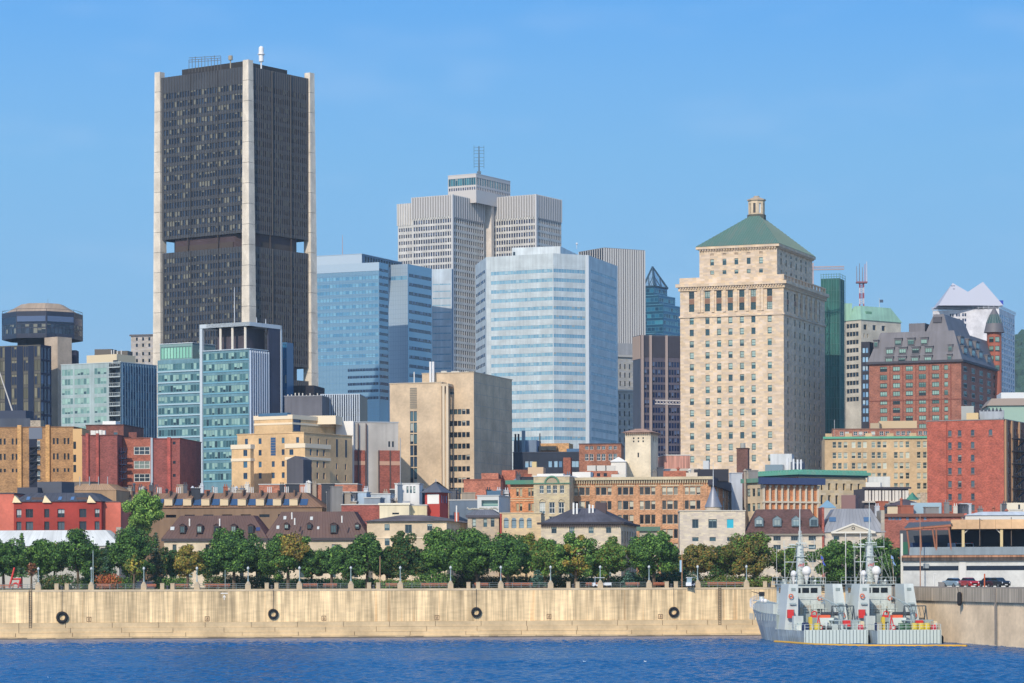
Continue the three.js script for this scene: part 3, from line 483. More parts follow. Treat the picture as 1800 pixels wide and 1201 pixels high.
// ================================================================ cross-shaped pale tower with mast
{
  const D = 1635, g = thing('cruciform_tower', 'pale grey cross-shaped tower with ribbed crown, glass penthouse and mast', 'tower', P(840, 860, D + 20).setY(ground(D)));
  const al = M('#c6c2ba', { t: 'metal', r: .6 }), alS = al;
  const rib = (b, i, n, v0, v1, dp = .6) => b.add('rib', (m) => { const f = b.fs[i]; for (let k = 0; k <= n; k++) m.box(f, f.L * k / n - .32, f.L * k / n + .32, v0, v1, 0, dp); }, M('#c9c6c2')).userData.kind = 'stuff';
  const arm = (xl, xc, xr, Dc, yt, n0, n1, crown, nr) => {
    const b = bld({ into: g, pts: plan2(xl, xc, xr, Dc, 30, 450), top: Yp(xc, yt, Dc), base: ground(D), mat: al }); const f = b.fs[0], s = b.fs[1], p = 11.55, mk = (fc, px, n) => seq(0, nr - 1, nr).map((k) => ({ v0: fc.V(px, crown + 6 + k * p + 3.6), v1: fc.V(px, crown + 6 + k * p - 3.9), us: seq(0, n - 1, n).map((j) => [.5 + (fc.L - 1) * (j + .18) / n, .5 + (fc.L - 1) * (j + .82) / n]) }));
    b.fac(0, mk(f, xc, n0), { d: .5, style: S.navy }); b.fac(1, mk(s, xc, n1), { d: .3, style: S.dark, mat: alS });
    rib(b, 0, n0, f.V(xc, crown), b.y1); rib(b, 1, n1, s.V(xc, crown), b.y1, .35);
    b.add('crown_panel', (m) => { m.box(f, 0, f.L, f.V(xc, crown - 2), b.y1 - .4, -.2, .25); m.box(s, 0, s.L, s.V(xc, crown + 2), b.y1 - .4, -.2, .2); }, M('#98938f')); b.add('corner_post', (m) => m.box(f, f.L - .6, f.L + .5, b.y0, b.y1, -.6, .9), M('#c9c6c2'));
    b.end({ para: .4 }); return b;
  };
  arm(725, 796, 851, D, 342, 16, 14, 381, 26);
  { const b = bld({ into: g, pts: plan2(699.5, 725.5, 760, D + 16, 30, 450), top: Yp(725, 357, D + 16), base: ground(D), mat: al }); const f = b.fs[0]; b.fac(0, seq(0, 10, 11).map((k) => ({ v0: f.V(720, 404 + k * 11.55 + 3), v1: f.V(720, 404 + k * 11.55 - 3.4), us: seq(0, 5, 6).map((j) => [.4 + (f.L - .8) * (j + .2) / 6, .4 + (f.L - .8) * (j + .8) / 6]) })), { d: .5, style: S.navy }); rib(b, 0, 6, f.V(720, 396), b.y1); b.end(); }
  arm(862, 943, 987, D + 22, 341.5, 18, 14, 382, 22);
  { const b = bld({ into: g, pts: plan1(850, 864, D + 32, 30, 3, 450), top: Yp(856, 349, D + 20), base: ground(D), mat: M('#d2c6b8', { t: 'mottle' }) }); b.end(); }
  const yA = Yp(837, 346, D + 20), yB = Yp(837, 308, D + 20), ph = bld({ into: g, pts: plan2(787.5, 837, 897, D + 14, 30, 330), top: yB, base: yA - 4, mat: M('#c9c2bb') });
  for (const i of [0, 1]) { const f = ph.fs[i], n = i ? 20 : 12; ph.fac(i, [{ v0: f.V(837, 333), v1: f.V(837, 328), us: seq(0, n - 1, n).map((j) => [.3 + (f.L - .6) * (j + .2) / n, .3 + (f.L - .6) * (j + .8) / n]), style: S.navy }, { v0: f.V(837, 324.5), v1: f.V(837, 311.5), us: seq(0, n - 1, n).map((j) => [.3 + (f.L - .6) * (j + .04) / n, .3 + (f.L - .6) * (j + .96) / n]), style: winStyle({ bw: .06, frame: '#38606c', pb: .2, glass: ['#2f6a78', '#3f8490', '#255662', '#57a0a4'] }) }], { d: .3 }); } ph.end({ coping: M('#d6d2cc') });
  const q = P(842, 300, D + 30), mast = new MB(); mast.cyl(V3(q.x, yB - .4, q.z), V3(q.x, Yp(842, 257, D + 30), q.z), .55, .3, 6); for (const y of [259, 265, 270, 277, 283, 288, 293]) { const Y = Yp(842, y, D + 30); mast.cyl(V3(q.x - 2.8, Y, q.z), V3(q.x + 2.8, Y, q.z), .1, .1, 4); for (const e of [-2.8, 2.8]) mast.cyl(V3(q.x + e, Y - 1, q.z), V3(q.x + e, Y + 1, q.z), .1, .1, 4); } mast.box({ ...WORLD, o: q.clone().setY(0) }, -1.1, 1.1, yB - .4, yB + 3.4, -1, 1); part(g, 'antenna_mast', mast, M('#5d6b74')); flushRest(g);
}

// ================================================================ white banded tower
{
  const D = 1250, g = thing('white_banded_tower', 'faceted white office tower with narrow pale blue window bands', 'tower', P(960, 860, D + 20).setY(ground(D)));
  const pan = M('#c3cccd', { t: 'metal', r: .5 }), shade = pan, blueL = pan;
  const q = (x, d) => ({ x: K(x, 600) * d, z: -d }); const pts = [q(836, D + 38), q(855, D + 6), q(973, D - 8), q(1035, D), q(1086, D + 44), q(930, D + 60)];
  const b = bld({ into: g, pts, top: Yp(973, 449, D), base: ground(D), mat: pan, roofMat: M('#9aa4a8') }); const ys = seq(475.5, 770, 19);
  const mk = (i, a, e, n, h, ref, st, gap = .03) => { const f = b.fs[i]; return ys.map((y) => ({ v0: f.V(ref, y + h / 2), v1: f.V(ref, y - h / 2), us: seq(0, n - 1, n).map((k) => [f.U(a + (e - a) * k / n) + gap, f.U(a + (e - a) * (k + 1) / n) - gap]), style: st })); };
  b.fac(1, mk(1, 864, 972.6, 22, 6.6, 973, S.pale), { d: .08 }); b.fac(2, mk(2, 973.8, 1029.5, 12, 6.6, 973, winStyle({ bw: .04, bh: .05, pb: .05, frame: '#8fa5b5', glass: ['#74a0b8', '#7da9be', '#6c98b2'], n: 12 })), { d: .08 });
  b.fac(3, mk(3, 1040, 1084, 18, 5.4, 1035, S.pale, .22), { d: .08, mat: shade }); b.fac(0, mk(0, 837.5, 853.5, 6, 6, 855, S.navy, .18), { d: .1, mat: blueL });
  b.add('panel_joint', (m) => { for (const i of [1, 2, 3]) { const f = b.fs[i]; for (const y of ys) for (const o of [-8.2, -5.5, 5.5]) { const v = f.V(973, y + o); m.box(f, 0, f.L, v - .035, v + .035, -.05, .02); } } }, M('#a9b4b8')).userData.kind = 'stuff';
  b.add('corner_strip', (m) => { const f = b.fs[2]; m.box(f, f.U(1030.5), f.L, b.y0, b.y1, -.1, .18); }, M('#dfe4e4', { r: .4 })); b.end({ para: .3 });
  const u = bld({ into: g, pts: plan2(900, 985, 1021, D + 14, 14, 445), top: Yp(985, 433, D + 14), base: b.y1 - .6, mat: M('#c9d0d0', { t: 'metal', r: .4 }) }); u.fac(0, [{ v0: u.fs[0].V(905, 451), v1: u.fs[0].V(905, 443), us: [[u.fs[0].U(903), u.fs[0].U(907)]] }], {}); u.fac(1, [], { mat: shade }); u.end(); const mm = new MB(), a = P(1014, 432, D + 20); mm.cyl(V3(a.x, u.y1 - .5, a.z), V3(a.x, u.y1 + 1.6, a.z), .12, .12, 5); mm.sph(V3(a.x, u.y1 + 1.7, a.z), .5, 8); part(g, 'antenna', mm, M('#d8d8d8')); flushRest(g);
}

// ================================================================ towers to the right of it
{ // dark tower with white stripes
  const D = 1450, b = bld({ name: 'striped_tower', label: 'dark tower with close white vertical stripes, behind the white banded tower', cat: 'tower', pts: plan2(1018, 1062, 1133, D, 58, 500), top: Yp(1062, 436, D), mat: M('#191a26', { r: .3 }) });
  b.add('stripe', (m) => { for (const [i, n, w] of [[0, 11, .24], [1, 18, .42]]) { const f = b.fs[i]; for (let k = 0; k <= n; k++) m.box(f, f.L * k / n - w, f.L * k / n + w, b.y0, b.y1, 0, .16); } }, M('#d0cbc4')).userData.kind = 'stuff'; b.end({ coping: M('#8d8a8a') });
}
{ // glass tower with pyramid
  const D = 1750, g = thing('pyramid_tower', 'stepped teal glass tower with a clear glass pyramid on top', 'tower', P(1160, 860, D).setY(ground(D))), tealG = M('#2f6884', { r: .12, m: .55 }), tr = winStyle({ bw: .03, frame: '#5f93a4', pb: .05, glass: ['#1f5470', '#2b6a86', '#173f58', '#3d8498'] });
  const blk = (xl, xc, xr, yt, yb, d) => { const b = bld({ into: g, pts: plan2(xl, xc, xr, D + d, 30, 540), top: Yp(xc, yt, D + d), base: yb ? Yp(xc, yb, D + d) : ground(D), mat: tealG }); const H = b.y1 - b.y0, n = Math.max(1, Math.min(14, Math.round(H / 4))); for (const i of [0, 1]) b.fac(i, b.even(i, Math.max(3, Math.round(b.fs[i].L / 3)), .3, .3, .94, b.y1 - n * 4 + .2, n, b.y1 - .6, .62), { d: .08, style: tr }); b.end({ coping: M('#6fa3b4', { r: .3 }) }); return b; };
  blk(1128, 1150, 1173, 503, 0, 0); blk(1128, 1158, 1187, 519, 0, -8); blk(1130, 1166, 1196, 535, 0, -16); blk(1128, 1152, 1178, 586, 0, -40);
  const base = plan2(1131, 1150, 1173.5, D, 30, 503), y0 = Yp(1150, 503, D), ap = P(1147, 469, D + 8), mb = new MB(), fr = new MB(); for (let i = 0; i < 4; i++) { const a = base[i], c = base[(i + 1) % 4]; mb.tri(V3(a.x, y0, a.z), V3(c.x, y0, c.z), ap); fr.cyl(V3(a.x, y0, a.z), ap, .7, .5, 5); fr.cyl(V3(a.x, y0, a.z), V3(c.x, y0, c.z), .6, .6, 5); const m1 = V3(a.x, y0, a.z).lerp(V3(c.x, y0, c.z), .5); fr.cyl(m1, ap.clone().lerp(V3(a.x, y0, a.z), .45), .25, .25, 4); fr.cyl(m1, ap.clone().lerp(V3(c.x, y0, c.z), .45), .25, .25, 4); }
  const cm = new THREE.MeshPhysicalMaterial({ color: '#cfe4ee', transmission: .8, roughness: .1, thickness: 0, side: THREE.DoubleSide }); part(g, 'glass_pyramid', mb, cm); part(g, 'pyramid_frame', fr, M('#2c4c60')); flushRest(g);
}
{ // grey stone building in shade
  const D = 1380, b = bld({ name: 'grey_stone_building', label: 'stepped grey stone building between the white banded tower and the bronze slab', pts: plan2(1060, 1084, 1135, D - 14, 60, 700), top: Yp(1110, 688, D), mat: M('#a9a59e', { t: 'ashlar' }) }); b.fac(1, b.rows(1, [698, 713, 728, 744, 759, 774], 9, seq(1090, 1131, 6), 2.4), { d: .4, style: S.dark }); b.band('cornice', 1, b.y1 - .8, b.y1, .7, M('#b0aca4')); b.end();
  const c = bld({ into: b.g, pts: plan2(1060, 1086, 1128, D + 6, 60, 620), top: Yp(1110, 622, D), base: b.y1 - .4, mat: M('#a9a59e', { t: 'ashlar' }) }); c.fac(1, c.rows(1, [645, 660, 675], 9, seq(1091, 1124, 5), 2.6), { d: .4, style: S.dark }); c.band('cornice', 1, c.y1 - 1, c.y1, .8, M('#b0aca4')); c.end(); const e = bld({ into: b.g, pts: plan2(1070, 1087, 1113, D + 14, 60, 610), top: Yp(1100, 602, D + 10), base: c.y1 - .4, mat: M('#9a9a9a', { t: 'metal' }) }); e.end(); flushRest(b.g);
}
{ // bronze slab with beige piers
  const D = 1150, b = bld({ name: 'bronze_slab', label: 'dark bronze glass slab with tan vertical piers next to the stone tower', cat: 'tower', pts: plan2(1113, 1126, 1215, D, 74, 700), top: Yp(1126, 590, D), mat: M('#3c3a48', { t: 'metal', r: .4 }) });
  const f = b.fs[1], n = 14, yc = f.V(1160, 628), rows = seq(0, 12, 13).map((k) => ({ v0: f.V(1160, 641 + k * 13.4 + 4.6), v1: f.V(1160, 641 + k * 13.4 - 4.6), us: seq(0, 17, 18).map((j) => [.4 + (f.L - .8) * (j + .1) / 18, .4 + (f.L - .8) * (j + .9) / 18]) }));
  b.fac(1, rows, { d: .2, style: S.navy, mat: M('#5a5460', { t: 'metal' }) }); b.add('crown_rib', (m) => { for (let k = 0; k < 46; k++) m.box(f, f.L * k / 46, f.L * k / 46 + .18, yc, b.y1 - .2, 0, .3); }, M('#4a4852')).userData.kind = 'stuff';
  for (const x of [1129, 1143.5, 1171.5, 1199]) b.add('pier', (m) => { const u = f.U(x); m.box(f, u - .45, u + .45, b.y0, b.y1 + .2, 0, .9); }, M('#a8958c')); b.add('side_panel', (m) => m.box(b.fs[0], 0, b.fs[0].L, b.fs[0].V(1120, 632), b.y1, 0, .2), M('#b39a88')); b.end({ coping: M('#56606c') });
  const eq = new MB(); eq.prism(plan1(1158, 1178, D + 40, 0, 10, 585), b.y1 - .5, b.y1 + 2); part(b.g, 'roof_plant', eq, M('#7ea0a8'));
}
function lattice(mb, a, b, w, n, r) { // square lattice boom
  const d = b.clone().sub(a).normalize(), up = Math.abs(d.y) > .9 ? V3(1, 0, 0) : V3(0, 1, 0), s = d.clone().cross(up).normalize().multiplyScalar(w / 2), t = s.clone().cross(d).normalize().multiplyScalar(w / 2);
  const cs = [s.clone().add(t), s.clone().sub(t), s.clone().negate().sub(t), t.clone().sub(s)]; for (const c of cs) mb.cyl(a.clone().add(c), b.clone().add(c), r, r, 4);
  for (let k = 0; k < n; k++) { const p = a.clone().lerp(b, k / n), q = a.clone().lerp(b, (k + 1) / n); for (let j = 0; j < 4; j++) mb.cyl(p.clone().add(cs[j]), q.clone().add(cs[(j + 1) % 4]), r * .8, r * .8, 3); }
}
{ const mb = new MB(), a = P(1152, 707, 1040), b = P(1230, 709, 1040); lattice(mb, a, b, 1.3, 14, .13); const g = single('crane_jib', 'white lattice crane jib showing beside the stone tower over the bronze slab', 'crane', mb, M('#e6ddd8')); const c = P(1232, 709, 1041), tw = new MB(); lattice(tw, V3(c.x, ground(1040), c.z), V3(c.x, c.y + 1, c.z), 1.6, 20, .12); const tm = addMesh(g, 'tower', tw.build().translate(-g.position.x, -g.position.y, -g.position.z), M('#e6ddd8')); }

// ================================================================ stone tower with green pyramid roof
{
  const D = 1000, st = M('#dac1a4', { t: 'ashlar' }), stS = st, g = thing('stone_tower', 'tall beige limestone tower with green copper pyramid roof and lantern', 'tower', P(1330, 860, D + 18).setY(ground(D)));
  const b = bld({ into: g, pts: plan2(1196, 1378, 1450.5, D, 21, 650), top: Yp(1378, 493, D), base: ground(D), mat: st }), f = b.fs[0], s = b.fs[1];
  const X0 = [1216.8, 1244.5, 1264.8, 1284.8, 1305, 1325.3, 1353.9], X1 = [1386, 1398.6, 1407.2, 1415.5, 1424, 1432.3, 1440.8], ys = seq(562, 806, 13);
  const one = (y, h, xs, w, fc, ref, st2) => ({ v0: fc.V(ref, y + h / 2), v1: fc.V(ref, y - h / 2), us: xs.map((x) => [fc.U(x - w / 2), fc.U(x + w / 2)]), style: st2 });
  const bs = winStyle({ frame: '#4c5652', rail: 1, bw: .07, bh: .05, pb: .75, glass: ['#35525a', '#42636a', '#2c454c', '#4d7478'], blind: '#a4b8ae', n: 14 }), tall = winStyle({ frame: '#4c5652', rail: 2, mull: 1, bw: .07, bh: .04, pb: .4, glass: ['#2f4c50', '#426468', '#26393e'], blind: '#9db0a6' });
  b.fac(0, [...ys.map((y) => one(y, 11.4, X0, 7.2, f, 1305, bs)), one(516, 12.5, X0, 9.2, f, 1305, tall), one(538.6, 13.5, X0, 9.2, f, 1305, tall)], { d: .35 });
  b.fac(1, [...ys.map((y) => one(y + 1.5, 11.4, X1, 2.4, s, 1380, bs)), one(518, 13, X1, 3, s, 1380, tall), one(540, 13, X1, 3, s, 1380, tall)], { d: .35, mat: stS });
  for (const x of X0) b.add('spandrel', (m) => m.box(f, f.U(x - 4.6), f.U(x + 4.6), f.V(1305, 531.5), f.V(1305, 522.6), -.1, .06), M('#8d6a54')); for (const x of X1) b.add('spandrel', (m) => m.box(s, s.U(x - 1.5), s.U(x + 1.5), s.V(1380, 533), s.V(1380, 525), -.1, .06), M('#8d6a54'));
  for (const x of [1230, 1236, 1254.6, 1274.8, 1294.8, 1315, 1335, 1341]) b.add('pilaster', (m) => m.box(f, f.U(x - 2.6), f.U(x + 2.6), f.V(1305, 547), f.V(1305, 506), 0, .4), st);
  for (const x of [1403, 1411.4, 1419.8, 1428.2, 1436.6]) b.add('pilaster', (m) => m.box(s, s.U(x - 1.8), s.U(x + 1.8), s.V(1380, 550), s.V(1380, 508), 0, .5), stS);
  b.band('string_course', [0, 1], f.V(1378, 553), f.V(1378, 550), .35, st); b.band('cornice', [0, 1], b.y1 - 1.1, b.y1, 1.3, st); b.band('frieze', [0, 1], b.y1 - 2.4, b.y1 - 1.1, .5, st);
  b.add('dentil', (m) => { for (const i of [0, 1]) { const h = b.fs[i], n = Math.round(h.L / .95); for (let k = 0; k < n; k++) m.box(h, h.L * (k + .25) / n, h.L * (k + .75) / n, b.y1 - 1.75, b.y1 - 1.1, .4, 1); } }, st).userData.kind = 'stuff';
  b.add('parapet', (m) => m.box(f, -.1, f.L + .1, b.y1, b.y1 + 2.1, -.6, .3), st); b.add('balustrade', (m) => { m.box(s, 0, s.L, b.y1, b.y1 + .4, -.5, .3); m.box(s, 0, s.L, b.y1 + 1.8, b.y1 + 2.15, -.5, .3); for (let k = 0; k <= 13; k++) m.box(s, s.L * k / 13 - .4, s.L * k / 13 + .4, b.y1 + .3, b.y1 + 2.1, -.45, .25); }, stS); b.end({ para: 0 });
  const u = bld({ into: g, pts: plan2(1229.5, 1366, 1428, D + 10, 21, 460), top: Yp(1366, 429, D + 10), base: b.y1, mat: st }), uf = u.fs[0], us = u.fs[1], XA = [1253, 1274.7, 1295.7, 1317.3, 1339], XB = [1374.6, 1383.4, 1392, 1401, 1409.5, 1418];
  u.fac(0, [one(446, 4, XA, 6.6, uf, 1296, winStyle({ bw: 0, pb: 0, glass: ['#b39c80', '#bda58a'] })), one(459.5, 11, XA, 6.6, uf, 1296, bs), one(477.5, 7, XA, 6.6, uf, 1296, bs)], { d: .3 }); u.fac(1, [one(444, 5, XB, 2.4, us, 1366, bs), one(457, 11.5, XB, 2.4, us, 1366, bs), one(475, 6, XB, 2.4, us, 1366, bs)], { d: .3, mat: stS });
  u.band('cornice', [0, 1, 2, 3], u.y1 - .8, u.y1 + .1, 1, st); u.add('dentil', (m) => { for (const i of [0, 1]) { const h = u.fs[i], n = Math.round(h.L / .95); for (let k = 0; k < n; k++) m.box(h, h.L * (k + .25) / n, h.L * (k + .75) / n, u.y1 - 1.4, u.y1 - .8, 0, .75); } }, st).userData.kind = 'stuff'; u.end({ roof: false });
  // copper roof with standing seams
  const yR = Yp(1327, 374, D + 24), e = grow(u.pts, 1.1), ctr = { x: (e[0].x + e[2].x) / 2, z: (e[0].z + e[2].z) / 2 }, t = e.map((p) => ({ x: lerp(ctr.x, p.x, .115), z: lerp(ctr.z, p.z, .13) })), mb = new MB(), sm = new MB(), y0 = u.y1 + .1;
  for (let i = 0; i < 4; i++) { const a = e[i], c = e[(i + 1) % 4], d = t[(i + 1) % 4], h = t[i]; mb.quad(V3(a.x, y0, a.z), V3(c.x, y0, c.z), V3(d.x, yR, d.z), V3(h.x, yR, h.z), [0, 0], [40, 0], [22, 24], [18, 24]); const n = 34; for (let k = 0; k <= n; k++) { const lo = V3(lerp(a.x, c.x, k / n), y0 + .05, lerp(a.z, c.z, k / n)), q = clamp(k / n, .445, .555), m = k / n < .445 ? k / n / .445 : k / n > .555 ? (1 - k / n) / .445 : 1; const hi = V3(lerp(h.x, d.x, clamp((k / n - .445) / .11, 0, 1)), yR + .05, lerp(h.z, d.z, clamp((k / n - .445) / .11, 0, 1))); const end = k / n < .445 || k / n > .555 ? V3(lerp(lo.x, (k / n < .5 ? V3(lerp(a.x, h.x, m), 0, 0).x : lerp(c.x, d.x, m)), 1), lerp(y0, yR, m) + .05, k / n < .5 ? lerp(a.z, h.z, m) : lerp(c.z, d.z, m)) : hi; if (end.distanceTo(lo) > .5) sm.cyl(lo, end, .09, .09, 4); } }
  mb.cap(t, yR); const rf = part(g, 'copper_roof', mb, M('#667d70', { t: 'patina', r: .7 })); part(g, 'seam', sm, M('#748a7e', { r: .6 }), rf).userData.kind = 'stuff';
  // lantern
  const lc = { x: ctr.x, z: ctr.z }, oc = (r) => seq(0, 7, 8).map((k) => { const a = (-112.5 + 45 * k - 21) * Math.PI / 180; return { x: lc.x + r * Math.cos(a), z: lc.z - r * Math.sin(a) }; }), L0 = yR - .2, L1 = Yp(1327, 345.5, D + 24), lb = bld({ into: g, pts: oc(2.9), top: L1, base: L0, mat: M('#d6bf9e', { t: 'mottle' }) });
  lb.fs.forEach((h, i) => { if (h.Z.z > -.1) lb.fac(i, [{ v0: L0 + 1.4, v1: L1 - 1, us: [[h.L * .3, h.L * .7]], style: winStyle({ bw: 0, pb: 0, glass: ['#cfdce4', '#4c443c'], n: 2 }) }], { d: .4 }); }); lb.end({ para: 0 }); const cpd = new MB(); cpd.prism(oc(3.3), L1, L1 + .5); const o1 = oc(3.1), o2 = oc(1.1); for (let i = 0; i < 8; i++) { const a = o1[i], c = o1[(i + 1) % 8], d = o2[(i + 1) % 8], h = o2[i]; cpd.quad(V3(a.x, L1 + .5, a.z), V3(c.x, L1 + .5, c.z), V3(d.x, L1 + 1.3, d.z), V3(h.x, L1 + 1.3, h.z)); } cpd.prism(oc(1), L1 + 1.2, L1 + 1.7); part(g, 'lantern_cap', cpd, M('#b9a58c')); const bse = new MB(); bse.prism(oc(3.3), L0 - .6, L0 + .9); part(g, 'lantern_base', bse, M('#5a5a4e')); flushRest(g);
}
{ // netted scaffold tower
  const D = 1100, pts = plan2(1444, 1476, 1485, D, 18, 620), b = bld({ name: 'netted_building', label: 'building wrapped in dark green scaffold netting beside the stone tower', pts, top: Yp(1476, 489, D), mat: M('#2c665e', { t: 'streak' }), base: ground(D) });
  b.end(); b.add('scaffold_pole', (m) => { for (const i of [0, 1]) { const f = b.fs[i]; for (let k = 0; k <= (i ? 2 : 7); k++) { const p = at(f, f.L * k / (i ? 2 : 7), 0, .3); m.cyl(V3(p.x, b.y0, p.z), V3(p.x, b.y1 + 1.8, p.z), .08, .08, 4); } for (const h of [.6, 1.5]) m.cyl(at(f, 0, b.y1 + h, .3), at(f, f.L, b.y1 + h, .3), .07, .07, 4); for (let v = b.y0 + 4; v < b.y1; v += 4) m.cyl(at(f, 0, v, .12), at(f, f.L, v, .12), .06, .06, 4); } }, M('#5f8a80'));
  const c = new MB(), a = P(1425, 472, 1080), e = P(1484, 471, 1080); lattice(c, a, e, 1.1, 16, .09); const s = single('crane_jib', 'pale pink crane jib reaching out behind the stone tower top', 'crane', c, M('#d9b9ae')); const tw = new MB(); lattice(tw, V3(a.x, ground(1080), a.z), V3(a.x, a.y + 2, a.z), 1.8, 30, .12); addMesh(s, 'tower', tw.build().translate(-s.position.x, -s.position.y, -s.position.z), M('#d9b9ae'));
}
{ // beige office with dark window bands, mint roof
  const D = 1210, st = M('#c3b9a6', { t: 'mottle' }), g = thing('mint_roofed_office', 'beige office with dark window bands under a mint green sloping roof', 'office building', P(1530, 860, D + 15).setY(ground(D)));
  const b = bld({ into: g, pts: plan2(1484, 1514, 1584, D, 50, 620), top: Yp(1514, 562, D), base: ground(D), mat: st }), f = b.fs[0], s = b.fs[1]; b.fac(0, seq(573, 702, 10).map((y) => ({ v0: f.V(1500, y + 3.8), v1: f.V(1500, y - 3.8), us: [0, 1, 2, 3].map((k) => [f.U(1488.5 + k * 5.4), f.U(1493.7 + k * 5.4)]) })), { d: .4, style: S.dark });
  b.fac(1, [{ v0: s.V(1514, 579), v1: s.V(1514, 570), us: [[s.U(1519), s.U(1525)], [s.U(1535), s.U(1541)], [s.U(1551), s.U(1557)]] }, { v0: s.V(1514, 593), v1: s.V(1514, 586), us: [1514.5, 1519, 1525].map((x) => [s.U(x), s.U(x + 2)]) }], { d: .4, style: S.dark }); b.end({ roof: false });
  const mb = new MB(), mint = M('#92b99e', { t: 'metal', r: .5 }), e = grow(b.pts, .4), t = grow(b.pts, -3), y0 = b.y1, y1 = Yp(1514, 536, D); for (let i = 0; i < 4; i++) { const a = e[i], c = e[(i + 1) % 4], d = t[(i + 1) % 4], h = t[i]; mb.quad(V3(a.x, y0, a.z), V3(c.x, y0, c.z), V3(d.x, y1, d.z), V3(h.x, y1, h.z)); } mb.cap(t, y1); mb.cap(e, y0 + .01); part(g, 'sloping_roof', mb, mint); const vt = new MB(); vt.box(s, s.U(1527), s.U(1537), s.V(1514, 560), s.V(1514, 546), -2.6, -1.1); part(g, 'roof_vent', vt, M('#6c9a7c')); const c2 = new MB(); c2.prism(plan1(1484, 1498, D + 6, 0, 8, 535), y0, Yp(1490, 531, D)); part(g, 'roof_block', c2, mint);
  const fp = new MB(), q = P(1546, 540, D + 14); fp.cyl(V3(q.x, y1 - 1, q.z), V3(q.x, Yp(1546, 524, D + 14), q.z), .12, .08, 5); part(g, 'flagpole', fp, M('#d0d4d8')); const fl = new MB(); fl.box({ ...WORLD, o: V3(q.x, 0, q.z) }, .1, 1.6, Yp(1546, 532, D + 14), Yp(1546, 527, D + 14), -.03, .03); part(g, 'flag', fl, M('#4a5a70')); flushRest(g);
}
{ // red and white mast
  const D = 1330, q = P(1515, 540, D), g = thing('antenna_mast', 'red and white lattice mast with whip antennas', 'mast', V3(q.x, ground(D), q.z)); const Y = (y) => Yp(1515, y, D); const cols = ['#b8484a', '#e6dcdc'];
  for (let k = 0; k < 5; k++) { const mb = new MB(), a = k ? 544 - k * 9.5 : 640, e = 534.5 - k * 9.5; lattice(mb, V3(q.x, Y(a), q.z), V3(q.x, Y(e), q.z), 1.8, 3, .16); part(g, 'mast_section', mb, M(cols[k % 2])); } const base = new MB(); lattice(base, V3(q.x, ground(D), q.z), V3(q.x, Y(640), q.z), 2, 12, .2); part(g, 'mast_section', base, M('#b8484a'));
  const pf = new MB(); pf.box({ ...WORLD, o: V3(q.x, 0, q.z) }, -2.4, 2.4, Y(498), Y(495.5), -2, 2); part(g, 'platform', pf, M('#8d5a60')); for (const [dx, t, h] of [[-2.2, 468, '#8d7a80'], [-1, 463, '#7f6f78'], [.4, 470, '#8d7a80'], [1.5, 464, '#c96a64'], [2.3, 460, '#e0d0ce']]) { const m = new MB(); m.cyl(V3(q.x + dx, Y(496), q.z), V3(q.x + dx, Y(t), q.z), .2, .12, 5); part(g, 'whip_antenna', m, M(h)); }
}

